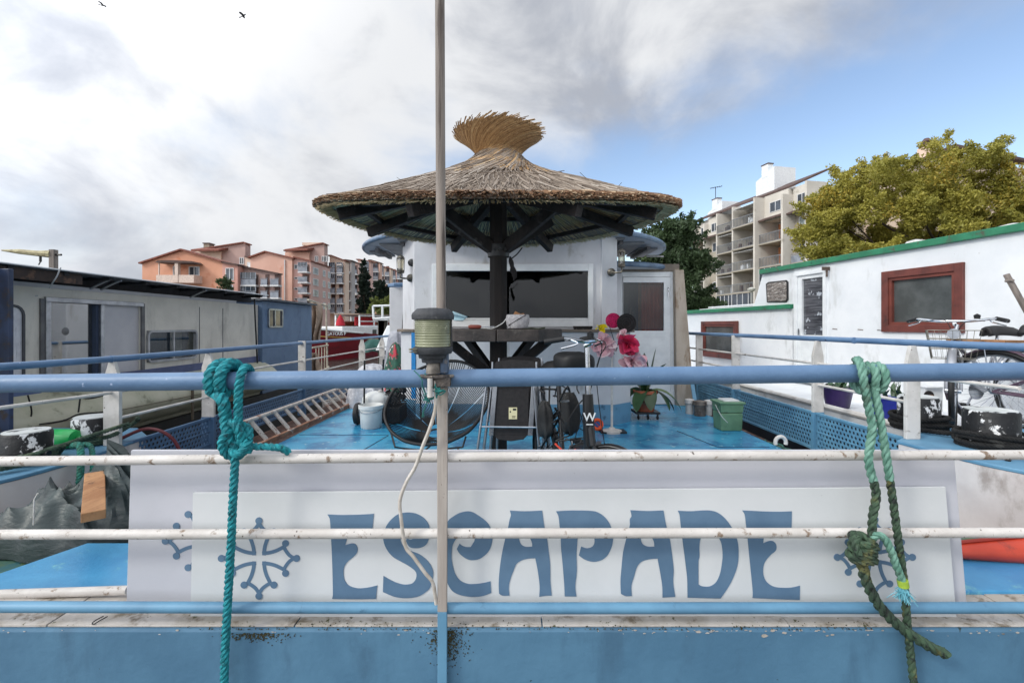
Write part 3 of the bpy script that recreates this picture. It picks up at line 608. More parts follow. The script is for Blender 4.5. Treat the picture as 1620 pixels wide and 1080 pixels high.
for a,b in ((P(496,317,4.2),P(530,321,4.2)),(P(704,277,4.0),P(733,256,4.0)),(P(690,281,4.),P(716,270,4.)),(P(873,273,4.2),P(893,270,4.2)),(P(886,271,4.2),P(905,283,4.2)),(P(1047,316,4.2),P(1046,307,4.2))): g.tube([a,b],.003,4)
for i in range(12):
    th=random.random()*2*pi; s=random.random()*.5; p=lift(s,th,.005); g.tube([p,p+Vector((random.gauss(0,.1),random.gauss(0,.1),random.uniform(.0,.05)))],.0022,3)
g.build('stray_reed',M('reed_dark',(104,86,66),(80,62,46),.8),um)
# timber frame
def under(f,th,d):   # point under the thatch at radius fraction f
    s=max(0,1-(f-.125)/.875)
    for a,b in zip(prof,prof[1:]):
        if f>=b[1]: break
    t=(a[1]-f)/(a[1]-b[1]); s=a[0]+(b[0]-a[0])*t
    return lift(s,th-1.0*max(0,(s-.45)/.55)**2,d)
angs=[R(a) for a in (22,67,112,157,203,245,295,337)]
for th in angs:
    g=G(); a=under(.90,th,-.15); b=under(.14,th,-.17); b.z=min(b.z,a.z+.32); g.beam(a,b,.065,.095); g.build('rafter',beam_wood,um,bevel=.006)
for f in (.52,.8):
    for a,b in zip(angs,angs[1:]+angs[:1]):
        g=G(); g.beam(under(f,a,-.10),under(f,b,-.10),.045,.04); g.build('purlin',beam_wood,um)
for th in (R(215),R(325),R(35),R(145)):
    g=G(); g.beam((PXC+.06*cos(th),PYC+.06*sin(th),EYE+.70),(PXC+.62*cos(th),PYC+.5*sin(th),EYE+1.03),.06,.10); g.build('brace',beam_wood,um,bevel=.006)
g=G(); g.prism([(PXC+.085*cos(R(22.5+45*k)),PYC+.085*sin(R(22.5+45*k)),0) for k in range(8)],(0,0,EYE+1.22)); g.build('post',dark_wood,um,bevel=.006)
g=G(); g.lathe([(.1,0),(.1,.11)],(PXC,PYC,EYE+.63),16,cap=False); g.lathe([(.1,.11),(.086,.115)],(PXC,PYC,EYE+.63),16,cap=False)
for a in (-110,-80,-50): g.lathe([(.012,0),(.012,-.02)],(PXC+.1*cos(R(a)),PYC+.1*sin(R(a)),EYE+.69),8,'Y')
g.build('collar',black_metal,um,smooth=True)
# bar table
tz=EYE-.03
for k in range(2):
    s=1 if k else -1; pts=[(PXC+s*.003,PYC-.58),(PXC+s*.34,PYC-.56),(PXC+s*.55,PYC-.34),(PXC+s*.58,PYC),(PXC+s*.48,PYC+.36),(PXC+s*.2,PYC+.5),(PXC+s*.003,PYC+.5)]
    g=G(); g.prism([(x,y,tz-.10) for x,y in pts][::s],(0,0,.10)); g.build('table_top',M('table_wood',(66,58,54),(40,35,33),.6,ns=6,dirt=(98,92,86),ds=5,dt=.6,bump=.3,bs=40),um,bevel=.008)
for dx,dy in ((-.44,-.22),(.44,-.22),(.32,.34),(-.32,.34)):
    g=G(); g.beam((PXC+dx*.15,PYC+dy*.15,.72),(PXC+dx,PYC+dy,tz-.10),.06,.08); g.build('table_brace',dark_wood,um,bevel=.004)
# cloth and cord tied to the post
g=G(); g.tube([P(826,392,4.1),P(818,402,4.08),P(808,410,4.08)],.006,6,smooth=4)
for i in range(12): g.tube([P(807,406,4.1),P(808+random.uniform(-2,4),416,4.07+random.uniform(-.02,.02)),P(811+random.uniform(-4,5),428,4.07),P(813+random.uniform(-3,4),434+random.random()*10,4.08)],.007,6,smooth=4)
o=g.build('rag',black_fab,smooth=True); tag(o,'black rag and cord tied round the parasol post above the bar table','rag')
# ---------------------------------------------------------------- things on the bar table and sill
bk=thing('knitted_basket','small white knitted basket with corks, on the bar table right of the post','basket',P(819,520,3.9))
c=WL['knitted_basket']; c=Vector((c.x,c.y,tz))
g=G(); g.lathe([(.045,0),(.078,.01),(.096,.04),(.102,.08),(.097,.118),(.09,.124),(.086,.115),(.085,.06),(.02,.05)],c,26,cap=True); g.build('bowl',M('knit_white',(206,204,206),(176,174,178),.9,ns=40,bump=.6,bs=140,bst=(1,1,2)),bk,smooth=True)
g=G(); g.tube([c+Vector((-.08,-.06,.03)),c+Vector((0,-.104,.08)),c+Vector((.07,-.07,.12))],.004,6,smooth=5); g.build('cord',black_rub,bk)
g=G(); g.cbox(c+Vector((0,-.02,.12)),(.07,.05,.04),Matrix.Rotation(.5,3,'Y')); g.cbox(c+Vector((.03,.01,.115)),(.06,.04,.03),Matrix.Rotation(-.4,3,'Y')); g.build('cork',raw_wood,bk,bevel=.006)
g=G(); g.tube([P(802,502,3.9),P(795,511,3.88),P(780,519,3.85),P(768,519,3.85),P(752,519,3.85)],.004,6,smooth=6); g.build('loose_cord',white_plastic,bk,smooth=True)
sd_=thing('screwdriver','screwdriver with red brown handle lying on the bar table, left of the post','tool',(PX(748,3.85),3.85,tz))
g=G(); g.lathe([(.012,0),(.018,.02),(.018,.09),(.01,.11)],(PX(741,3.85),3.85,tz+.02),10,'X'); g.build('grip',M('grip_red',(128,60,46),None,.5),sd_,smooth=True)
g=G(); g.lathe([(.004,.11),(.004,.22)],(PX(741,3.85),3.85,tz+.02),8,'X'); g.build('shaft',chrome,sd_)
br_=thing('brush','short black scrubbing brush on the wheelhouse sill','brush',(PX(922,5.5),5.46,1.135))
g=G(); g.box((PX(907,5.46),5.44,1.15),(PX(937,5.46),5.5,1.175)); g.build('back',dark_wood,br_,bevel=.004)
g=G()
for i in range(200): x=random.uniform(PX(908,5.46),PX(936,5.46)); g.cbox((x,random.uniform(5.44,5.5),1.142),(.004,.004,.02))
g.r=[.5]*len(g.f); g.build('bristles',black_rub,br_)
g=G(); g.grid(lambda u,v:P(716+u*24-u*v*10+v*2,492+u*9+v*(15-u*8),5.6)+Vector((0,-.02*sin(v*9)*sin(u*3),0)),10,10); tag(g.build('face_mask',M('mask_blue',(176,206,216),(160,192,206),.8),smooth=True,solid=.003),'pale blue face mask hanging by the wheelhouse window, beside the lantern','mask')
g=G(); g.tube([P(826,521,3.85),P(840,519,3.9),P(852,520,3.85),P(862,518,3.9),P(856,521,3.8)],.006,6,smooth=5); tag(g.build('twig',M('twig_green',(70,76,56),None,.8),smooth=True),'dark tangle of dried twine on the bar table right of the basket','twine')
# ---------------------------------------------------------------- lantern, flagpole on the stern rail
yl=1.47; lc=P(685,515,yl); lx=lc.x
def lz(py): return EYE-(py-515)/720*yl
def lr(px_): return px_/720*yl
lan=thing('stern_lantern','ribbed glass navigation lantern with black cap, standing on the top blue rail','lantern',(lx,yl,lz(594)))
capm=M('lantern_cap',(60,62,66),(44,46,50),.6,ns=30,dirt=(104,106,104),ds=18,dt=.66,bump=.2,bs=120)
g=G(); g.lathe([(lr(8),lz(487)),(lr(25),lz(488.5)),(lr(32),lz(495)),(lr(33.5),lz(499)),(lr(33),lz(505)),(lr(28),lz(506))],(lx,yl,0),36); g.build('cap',capm,lan,smooth=True)
pr=[];z=506
while z<548:
    pr+= [(lr(28.2-(z-506)*.02),lz(z)),(lr(28.9-(z-506)*.02),lz(z+.9)),(lr(28.9-(z-506)*.02),lz(z+1.8)),(lr(28.2),lz(z+2.4))]; z+=3.0 if z<522 else 4.2
g=G(); g.lathe(pr,(lx,yl,0),40); g.build('fresnel_lens',M('lens_glass',(148,150,122),(120,122,98),.3,ns=14,dirt=(96,92,70),ds=8,dt=.58,dirt2=(176,176,150),d2s=40,d2t=.66),lan,smooth=True)
g=G(); g.lathe([(lr(27),lz(548)),(lr(31),lz(549)),(lr(31.5),lz(554)),(lr(29),lz(559)),(lr(23),lz(560)),(lr(22),lz(566)),(lr(18),lz(567)),(lr(17),lz(573)),(lr(11),lz(574)),(lr(9),lz(582))],(lx,yl,0),32)
g.build('base',capm,lan,smooth=True)
g=G(); g.cbox((lx-lr(23),yl-lr(24),lz(551)),(lr(20),lr(4),lr(3)),Matrix.Rotation(.75,3,'Z')); g.cbox((lx-lr(22),yl-lr(23),lz(555)),(lr(22),lr(4),lr(2)),Matrix.Rotation(.75,3,'Z')); g.build('name_plate',M('brass_plate',(150,146,128),None,.5,.4),lan)
g=G(); g.tube([(lx+lr(29),yl-.006,lz(505)),(lx+lr(30),yl-.006,lz(548))],.003,6); g.tube([(lx+lr(21),yl-.03,lz(505)),(lx+lr(22),yl-.03,lz(548))],.0025,6); g.build('stay',black_metal,lan)
g=G(); g.box((lx+lr(12),yl-.012,lz(558)),(lx+lr(24),yl+.02,lz(590))); g.build('socket',M('socket_blue',(86,108,136),(60,74,92),.5,ns=20,dirt=(150,140,130),ds=20,dt=.6),lan,bevel=.003)
g=G(); g.lathe([(lr(10),lz(574)),(lr(12),lz(590))],(lx+.002,yl-.005,0),14); g.build('neck',M('old_metal',(150,142,132),(90,84,78),.6,ns=22),lan,smooth=True)
g=G(); g.lathe([(lr(27),lz(596)),(lr(27.5),lz(594)),(lr(26),lz(592))],(lx+lr(6),yl,0),30,sx=1,sy=.8); g.cbox((lx+lr(14),yl-.02,lz(602)),(lr(30),.03,lr(14))); g.build('mounting_plate',M('plate_grime',(92,84,78),(44,42,44),.7,ns=24,dirt=(150,140,128),ds=22,dt=.6,bump=.4,bs=80),lan,smooth=True)
g=G(); g.tube([(lx-lr(1),yl-.04,lz(596)),(lx-lr(1),yl-.042,lz(625))],lr(4.2),12); g.build('bolt',post_white,lan,smooth=True)
g=G(); q=Vector((0,0,0)); a=P(698,493,1.53); b=P(694.5,-300,1.53); g.tube([P(699,640,1.535),a,b],.0162,18); fp=tag(g.build('flagpole',grey_wood,smooth=True),'tall weathered grey wooden flagpole rising behind the lantern to above the picture','flagpole')
g=G(); g.tube([P(688,602,1.44),P(689,625,1.44),P(688,650,1.44),P(679,680,1.44),P(669,705,1.45),P(657,738,1.455),P(643,762,1.455),P(633,790,1.455),P(634,815,1.455),P(641,862,1.46),P(654,880,1.46),P(672,905,1.46),P(684,920,1.465),P(688,938,1.47),P(690,955,1.475)],.0058,8,smooth=8)
tag(g.build('cable',M('cable_white',(206,200,192),(178,168,156),.5,ns=20),smooth=True),'white cable looping down from the lantern in front of the name board','cable')
tw=M('twine_teal',(34,120,116),(30,96,88),.7)
g=G()
def tang(c,r_,n,rr):
    for i in range(n): g.tube([c+Vector((random.gauss(0,r_),random.gauss(0,r_*.6),random.gauss(0,r_))) for k in range(5)],rr,5,smooth=5)
g.tube([P(655,586,1.46),P(663,594,1.45),P(668,602,1.44),P(668,610,1.44),P(674,625,1.44)],.0018,6,smooth=5); g.tube([P(672,590,1.45),P(683,615,1.44),P(688,620,1.44)],.0016,6,smooth=4)
tang(P(677,630,1.44),.008,7,.0018); tang(P(692,617,1.435),.009,7,.002); g.tube([P(677,634,1.44),P(670,650,1.44),P(668,660,1.44)],.0022,5,smooth=3); g.tube([P(669,650,1.44),P(671,659,1.44)],.0018,5)
tag(g.build('twine',tw,smooth=True),'thin teal twine knotted round the rail below the lantern','twine')
# ---------------------------------------------------------------- mooring ropes over the top rail
tealr=M('rope_teal',(30,150,160),(18,112,122),.75,ns=60,dirt=(10,70,78),ds=40,dt=.60,dirt2=(100,186,190),d2s=120,d2t=.70,bump=.8,bs=260,bd=.003)
r0=thing('teal_rope','fuzzy teal mooring rope knotted over the left of the top rail, hanging down','rope',P(372,597,1.45))
def coil(cx0,cx1,turns,rr,a0=-120,zc=None,n=14):
    zc=P(0,598,YF).z if zc is None else zc; pts=[]
    N=int(turns*n)
    for i in range(N+1):
        a=R(a0)+2*pi*i/n; x=PX(cx0+(cx1-cx0)*i/N,YF); pts.append(Vector((x,YF-rr*cos(a),zc+rr*sin(a))))
    return pts
g=G(); g.rope([P(366,706,1.452),P(361,690,1.45),P(357,660,1.448),P(352,632,1.44)]+coil(343,372,1.9,.048,-75)[:],.0185,.06,4); g.build('rope_turn',tealr,r0,smooth=True)
g=G(); g.rope([P(398,590,1.53),P(392,581.5,1.50),P(386,583,1.47),P(380,598,1.452),P(377,630,1.447),P(377,670,1.449),P(379,690,1.45),P(386,708,1.452),P(393,712,1.452),P(396,705,1.462),P(390,698,1.468)],.0135,.055,6); g.build('rope_turn',tealr,r0,smooth=True)
g=G(); g.rope([P(383,703,1.478),P(402,706,1.47),P(425,706.5,1.47),P(445,709,1.475),P(458,716,1.49)],.0118,.05,6); g.build('rope_tail',tealr,r0,smooth=True)
g=G(); kc=P(373,695,1.452)
g.rope([kc+Vector((.03*cos(2*a)*(1.1+.3*cos(3*a)),.016*sin(3*a),.043*sin(2*a)*(1.1+.3*cos(3*a)))) for a in [2*pi*i/26 for i in range(27)]],.0135,.05,4); g.build('rope_knot',tealr,r0,smooth=True)
g=G(); g.rope([P(370,700,1.452),P(372,722,1.452),P(368,800,1.452),P(366,850,1.453),P(362,920,1.455),P(357.5,1000,1.46),P(355,1060,1.46),P(354,1180,1.46)],.0128,.055,8); g.build('rope_tail',tealr,r0,smooth=True)
greenr=M('rope_green',(116,158,142),(84,128,112),.7,ns=30,dirt=(66,92,78),ds=12,dt=.58,bump=.4,bs=300,bst=(1,1,1),bd=.002)
darkr=M('rope_dark_green',(64,88,66),(42,58,46),.75,ns=26,dirt=(96,96,58),ds=14,dt=.6,dirt2=(26,34,30),d2s=60,d2t=.6,bump=.4,bs=300,bd=.002)
r1=thing('green_rope','pale green laid rope hitched over the right of the top rail','rope',P(1378,597,1.45))
g=G(); g.rope([P(1368,612,1.56),P(1360,595,1.56)]+coil(1356,1394,2.6,.044,35)+[P(1385,614,1.45)],.0125,.075,4); g.build('rope_turn',greenr,r1,smooth=True)
g=G(); g.rope([P(1353,570,1.53),P(1358,569,1.49),P(1362,578,1.46),P(1366,600,1.45),P(1373,640,1.45),P(1380,675,1.45),P(1377,700,1.45),P(1374,725,1.45),P(1377,745,1.452),P(1382,762,1.452)],.0125,.075,6); g.build('rope_strand',greenr,r1,smooth=True)
g=G(); g.rope([P(1382,762,1.452),P(1386,785,1.453),P(1381,815,1.453),P(1379,845,1.453),P(1374,862,1.456)],.0128,.07,6); g.build('rope_strand',darkr,r1,smooth=True)
g=G(); g.rope([P(1382,612,1.46),P(1390,650,1.452),P(1397,690,1.452),P(1402,722,1.452),P(1408,760,1.453)],.0122,.075,6); g.build('rope_strand',greenr,r1,smooth=True)
g=G(); g.rope([P(1408,760,1.453),P(1415,810,1.453),P(1423,870,1.455),P(1430,920,1.458),P(1433,960,1.458),P(1437,1005,1.465),P(1441,1040,1.468),P(1446,1090,1.468),P(1452,1180,1.468)],.0115,.07,6); g.build('rope_strand',darkr,r1,smooth=True)
g=G(); kc=P(1363,872,1.45)
for j,(dz,rx_) in enumerate(((.038,.026),(.016,.034),(-.006,.036),(-.026,.030))):
    g.rope([kc+Vector((rx_*cos(a)+(.006 if j%2 else 0),.026*sin(a),dz+.006*sin(a+j))) for a in [2*pi*i/14+j for i in range(16)]],.0118,.06,4)
g.rope([kc+Vector((-.02,-.01,.055)),kc+Vector((-.035,-.02,.03)),kc+Vector((-.028,-.03,.0))],.0115,.06,6)
g.build('rope_knot',darkr,r1,smooth=True)
g=G(); g.rope([P(1363,885,1.452),P(1369,915,1.452),P(1384,947,1.452),P(1404,973,1.452),P(1432,997,1.45),P(1462,1017,1.447),P(1484,1029,1.445),P(1499,1034,1.443)],.0165,.085,8); g.build('rope_end',darkr,r1,smooth=True)
g=G(); g.rope([P(1376,856,1.46),P(1386,846,1.44),P(1399,851,1.437),P(1409,870,1.437),P(1417,892,1.437),P(1425,912,1.437),P(1429,926,1.437)],.0118,.06,6); g.build('rope_tail',greenr,r1,smooth=True)
g=G(); g.tube([P(1427.6,917,1.437),P(1429.6,927,1.437)],.0150,12); g.build('tape',M('tape_yellow',(170,196,70),(140,170,60),.5,ns=40),r1,smooth=True)
g=G()
for i in range(110):
    a=P(1429+random.uniform(-4,4),926,1.437); g.tube([a,a+Vector((random.gauss(0,.006),random.gauss(0,.006),-.015)),a+Vector((random.gauss(.004,.013),random.gauss(0,.01),-random.uniform(.028,.052)))],.0009,4)
g.build('frayed_end',M('fray_blue',(120,188,204),(88,160,176),.6,rnd=True),r1)
# ---------------------------------------------------------------- string chair (egg-shaped)
ch=thing('string_chair','round black string chair on thin legs, on the deck behind the lantern','chair',(PX(688,3.75),3.75,0))
outl=[(609,660),(611,642),(618,625),(632,607),(652,590),(683,576),(712,571),(733,573),(752,582),(766,598),(773,618),(771,640),(760,660),(741,682),(718,695),(700,701),(670,703),(650,700),(636,695),(618,681)]
def yd(py): return 3.5+(703-py)/133*.55
ring=[P(x,y,yd(y)) for x,y in outl]; rg=spline(ring,6,True)
g=G(); g.tube(rg,.0135,10,closed=True); g.build('rim',black_rub,ch,smooth=True)
hub=P(692,688,3.82); g=G(); n=len(rg)
for i in range(112):
    p=rg[int(i*n/112)]; a=2*pi*i/112; h=hub+Vector((.075*cos(a+2.9),.02,.04*sin(a+2.9)))
    hh=hub+Vector((.10*(1 if p.x>hub.x else -1)*abs(cos(a+2.9)),0,.05*sin(a+2.9)))
    h=hub+(p-hub).normalized()*.09
    md=(p+h)/2+Vector((0,.06,-.03)); g.tube([p,md,h],.0037,5,smooth=4)
g.r=[.5]*len(g.f); g.build('string',black_rub,ch,smooth=True)
g=G(); g.tube([hub+Vector((.09*cos(a),.0,.05*sin(a))) for a in [2*pi*i/16 for i in range(16)]],.008,6,closed=True); g.build('hub_ring',black_rub,ch,smooth=True)
g=G(); g.tube([P(618,682,3.6),P(625,707,3.5),P(645,710,3.52),P(672,712,3.8),P(682,704,3.95)],.008,8); g.tube([P(737,690,3.6),P(732,707,3.55),P(712,709,3.6),P(690,712,3.8)],.008,8)
for a,b in (((640,710),(636,724)),((724,708),(730,724))): g.tube([P(*a,3.52),P(*b,3.5)],.008,8)
g.tube([P(664,600,4.2),P(668,716,4.25)],.008,8); g.tube([P(708,600,4.2),P(706,714,4.25)],.008,8); g.tube([P(668,716,4.25),P(706,714,4.25)],.008,8); g.build('leg_frame',black_metal,ch,smooth=True)
# ---------------------------------------------------------------- folded garden chairs
def folding_chair():
    r_=thing('folding_chair','x','chair',(0,0,0))
    # local: x across, z up, y depth ; size of a folded chair leaning slightly
    g=G(); g.prism([(-.155,-.0,.33),(.115,-.0,.33),(.125,0,.70),(-.135,0,.70)],(0,.012,0)); g.prism([(-.15,0,.331),(.11,0,.331),(.08,0,.30),(-.02,0,.285),(-.12,0,.30)],(0,.011,0)); g.build('seat',black_fab,r_,bevel=.004)
    for a,b in ((-.19,-.155),(.113,.15)):
        g=G(); g.beam(((a+b)/2-.0,-.006,.33),((a+b)/2+.03,-.006,.72),.036,.01,up=(0,1,0)); g.build('seat_rail',M('alu_flat',(172,174,178),(150,152,156),.3,.8,ns=9) if a<-.1 and 'alu_flat' not in bpy.data.materials else bpy.data.materials['alu_flat'],r_,bevel=.002)
    for x0,x1,y_ in ((-.30,-.205,-.03),(.215,.155,-.03),(-.25,-.165,.03),(.26,.2,.03)):
        g=G(); g.tube([(x0,y_,0.005),(x0*.7+x1*.3,y_,.25),(x1,y_,.76)],.0105,10); g.build('leg',alu,r_,smooth=True)
        g=G(); g.tube([(x0,y_,0),(x0,y_,.03)],.013,10); g.build('foot',black_rub,r_,smooth=True)
    g=G(); g.tube([(-.262,-.03,.40),(.19,-.03,.395)],.008,8); g.build('crossbar',alu,r_,smooth=True); g=G(); g.tube([(-.2,-.03,.73),(.18,-.03,.735)],.008,8); g.build('crossbar',alu,r_,smooth=True)
    g=G(); g.prism([(-.17,.05,.74),(.2,.05,.74),(.2,.05,.875),(.16,.05,.905),(.0,.05,.92),(-.13,.05,.905),(-.165,.05,.875)],(0,.014,0)); g.prism([(-.19,.05,.32),(.23,.05,.32),(.2,.05,.74),(-.17,.05,.74)],(0,.012,0)); g.build('backrest',black_fab,r_,bevel=.004)
    for x in (-.165,.185):
        g=G(); g.tube([(x*1.1,.045,.05),(x,.045,.90)],.0085,8); g.build('back_tube',alu,r_,smooth=True)
    g=G(); g.lathe([(.007,0),(.007,-.006)],(-.165,-.012,.36),8,'Y'); g.lathe([(.007,0),(.007,-.006)],(.135,-.012,.36),8,'Y'); g.build('rivet',chrome,r_)
    return r_
fc=folding_chair()
Yc=3.5
fc2=copy_tree(fc); fc2.location=(PX(815,Yc)+.03,Yc+.13,.02); fc2.rotation_euler=(R(-5),0,R(-2)); tag(fc2,'rear one of two folded black garden chairs, behind the chair with the label','chair','folded garden chairs')
fc.location=(PX(812,Yc),Yc,.0); fc.rotation_euler=(R(-6),0,0); tag(fc,'folded black garden chair with a pale paper label under its seat','chair','folded garden chairs'); WL[fc.name]=Vector()
g=G(); g.box((-.035,-.004,.455),(.03,-.002,.545)); lb=g.build('label',M('label_paper',(222,214,170),(208,200,160),.6),fc)
g=G(); g.box((-.003,-.0055,.522),(.024,-.0045,.537)); g.box((-.028,-.0055,.505),(-.018,-.0045,.518)); g.box((-.01,-.0055,.465),(.015,-.0045,.470)); g.box((-.01,-.0055,.475),(.018,-.0045,.479)); g.build('print',black_metal,lb)
# ---------------------------------------------------------------- bicycles
def bicycle(name,label,wr,frame_mat,group=None,steer=0.0,wb=1.04,fender=None,basket=False,mini=False,seat_z=.95,bar_z=1.02,barw=.6,style='city'):
    # local: rear wheel at x=-wb/2, front at +wb/2, wheels in the XZ plane, ground z=0
    b=thing(name,label,'bicycle',(0,0,0),group)
    hx=wb/2-.22*(wr/.33)-.02; Fz=wr; head_b=Vector((hx+.05,0,wr+.28 if not mini else wr+.22)); head_t=Vector((hx-.0,0,head_b.z+.16)); fx=Vector((wb/2,0,wr))
    S=Matrix.Translation(Vector((hx,0,0)))@Matrix.Rotation(steer,4,'Z')@Matrix.Translation(Vector((-hx,0,0)))
    rx=Vector((-wb/2,0,wr)); bb=Vector((-.06,0,wr*.85+.02)); st=Vector((-.2,0,seat_z-.1))
    def wheel(c,T,nm):
        g=G(); n=36; g.tube([T@(c+Vector((wr*cos(2*pi*i/n),0,wr*sin(2*pi*i/n)))) for i in range(n)],.02 if not mini else .024,8,closed=True); t_=g.build('tyre',black_rub,b,smooth=True)
        g=G(); g.tube([T@(c+Vector(((wr-.028)*cos(2*pi*i/n),0,(wr-.028)*sin(2*pi*i/n)))) for i in range(n)],.010,6,closed=True); g.build('rim',alu,b,smooth=True)
        g=G()
        for i in range(28):
            a=2*pi*i/28; s=(.03 if i%2 else -.03); g.tube([T@(c+Vector((.02*cos(a+1.3),s,.02*sin(a+1.3)))),T@(c+Vector(((wr-.03)*cos(a),0,(wr-.03)*sin(a))))],.0013,3,cap=False)
        g.tube([T@(c+Vector((0,-.05,0))),T@(c+Vector((0,.05,0)))],.02,10); g.build('spokes',chrome,b)
    I=Matrix.Identity(4)
    wheel(rx,I,'r'); wheel(fx,S,'f')
    g=G()
    if mini:
        g.tube([head_b+Vector((-.02,0,.0)),Vector((.1,0,wr+.14)),bb+Vector((0,0,.06)),Vector((-.18,0,wr+.06))],.033,12,smooth=5)
        g.tube([st,Vector((-.13,0,wr+.05)),bb],.019,10); 
    else:
        g.tube([head_b,Vector((.12,0,wr+.08)),bb],.022,10,smooth=4) ; g.tube([head_t+Vector((0,0,-.04)),Vector((.05,0,wr+.22)),bb+(st-bb)*.35],.016,10,smooth=4); g.tube([st,bb],.016,10)
    g.tube([head_b,head_t],.023,10)
    for s in (-.05,.05):
        g.tube([bb+Vector((0,s*.6,0)),rx+Vector((0,s,0))],.010,8); g.tube([bb+(st-bb)*.55+Vector((0,s*.3,0)),rx+Vector((0,s,0))],.008,8)
    g.build('frame',frame_mat,b,smooth=True)
    g=G()
    for s in (-.045,.045): g.tube([S@(head_b+Vector((0,s,0))),S@(fx+Vector((-.03,s,.12))),S@(fx+Vector((0,s,0)))],.013,8,smooth=4)
    g.tube([S@(head_b+Vector((0,-.045,0))),S@(head_b+Vector((0,.045,0)))],.016,8); g.build('fork',frame_mat,b,smooth=True)
    stem=Vector((head_t.x-(.03),0,bar_z-.03)); g=G(); g.tube([head_t,stem],.014 if not mini else .017,10); g.tube([S@stem,S@(stem+Vector((.05,0,.02)))],.014,8)
    h=barw/2; bp=[(-.12,h,-.0),(-.04,h*.8,.02),(.04,h*.35,.0),(.05,0,-.0),(.04,-h*.35,.0),(-.04,-h*.8,.02),(-.12,-h,-.0)]
    bc=Vector((stem.x,0,bar_z)); g.tube([S@(bc+Vector(p)) for p in bp],.0115,8,smooth=4); g.build('handlebar',chrome,b,smooth=True)
    for s in (-1,1):
        g=G(); g.tube([S@(bc+Vector((-.04,s*h*.82,.02))),S@(bc+Vector((-.15,s*h*1.04,-.0)))],.018,10); g.build('grip',black_rub,b,smooth=True)
        g=G(); g.tube([S@(bc+Vector((-.02,s*h*.7,.015))),S@(bc+Vector((.04,s*h*.74,-.01))),S@(bc+Vector((-.04,s*h*1.0,-.04)))],.006,6,smooth=4); g.build('brake_lever',chrome,b,smooth=True)
    g=G(); g.tube([S@(bc+Vector((.0,h*.6,.0))),S@(bc+Vector((.12,.06,-.02))),S@(bc+Vector((.08,.0,-.2))),S@(head_b+Vector((.05,.03,-.05)))],.003,5,smooth=6); g.tube([S@(bc+Vector((.0,-h*.6,.0))),S@(bc+Vector((.13,-.05,0))),S@(bc+Vector((.06,.02,-.22))),bb],.003,5,smooth=6); g.build('brake_cable',black_rub,b)
    g=G(); g.lathe([(.02,0),(.024,.03),(.0,.045)],S@(bc+Vector((-.01,h*.45,.02))),10); g.build('bell',black_rub,b,smooth=True)
    g=G(); g.grid(lambda u,v:Vector((st.x-.14+u*.27,(v-.5)*(.17-.13*min(1,u*1.4)),seat_z+.012*sin(u*3)-.04*abs(v-.5)**2*6)),10,8); sdl=g.build('saddle',black_rub,b,smooth=True,solid=-.03)
    g=G(); g.tube([st,st+Vector((-.01,0,.09))],.012,8); g.build('seat_post',chrome,b,smooth=True)
    fm=fender or frame_mat
    for c,T,a0,a1 in ((rx,I,30,200),(fx,S,35,165)):
        g=G(); n=14
        def ff(u,v,c=c,T=T,a0=a0,a1=a1):
            a=R(a0+(a1-a0)*u); y=(v-.5)*.055; rr=wr+.035-abs(v-.5)**2*.05; return T@(c+Vector((rr*cos(a),y,rr*sin(a))))
        g.grid(ff,n,6); g.build('mudguard',fm,b,smooth=True,solid=.003)
    g=G(); g.lathe([(.07,-.004),(.09,-.003),(.09,.003),(.07,.004)],bb+Vector((0,-.06,0)),24,'Y')
    g.tube([bb+Vector((0,-.07,0)),bb+Vector((.08,-.08,-.14))],.009,6); g.tube([bb+Vector((0,.07,0)),bb+Vector((-.08,.08,.14))],.009,6); g.build('crank',alu,b,smooth=True)
    for s,q in ((-1,Vector((.08,-.12,-.14))),(1,Vector((-.08,.12,.14)))):
        g=G(); g.cbox(bb+q,(.09,.07,.02)); g.build('pedal',black_rub,b)
    if basket:
        g=G(); c=bc+Vector((.22,0,-.08)); 
        def bp_(x,y,z): f=1-.2*(1-z); return S@(c+Vector((x*.13*f,y*.17*f,(z-1)*.24)))
        for zq in (0,.35,.7,1): g.tube([bp_(-1,-1,zq),bp_(1,-1,zq),bp_(1,1,zq),bp_(-1,1,zq)],.003,4,closed=True)
        for k in range(9):
            t=-1+k/4; 
            for s in (-1,1): g.tube([bp_(t,s,0),bp_(t,s,1)],.0016,4); g.tube([bp_(s,t,0),bp_(s,t,1)],.0016,4)
        g.build('basket',M('basket_wire',(150,146,136),(110,106,98),.4,.7),b)
        g=G(); g.tube([S@(head_t+Vector((.05,0,.04))),S@(head_t+Vector((.12,0,.04)))],.03,12,r2=.045); g.build('headlight',alu,b,smooth=True)
    if style=='city':
        g=G(); 
        for s in (-.06,.06): g.tube([Vector((-.3,s,wr*2+.06)),Vector((-wb/2-.2,s,wr*2+.06))],.005,6); g.tube([rx+Vector((0,s,0)),Vector((-wb/2-.05,s,wr*2+.06))],.005,6)
        for k in range(4): g.tube([Vector((-.32-.11*k,-.06,wr*2+.06)),Vector((-.32-.11*k,.06,wr*2+.06))],.004,6)
        g.build('luggage_rack',alu,b,smooth=True)
    return b
fm_=M('frame_black',(22,22,24),(30,30,32),.3)
bk1=bicycle('folding_bicycle','black small-wheeled bicycle parked on the deck beside the folded chairs','.',) if False else bicycle('small_bicycle','small-wheeled black bicycle parked on the blue deck beside the folded chairs',.205,fm_,None,steer=R(38),wb=.88,mini=True,seat_z=.88,bar_z=1.08,barw=.5,style='mini')
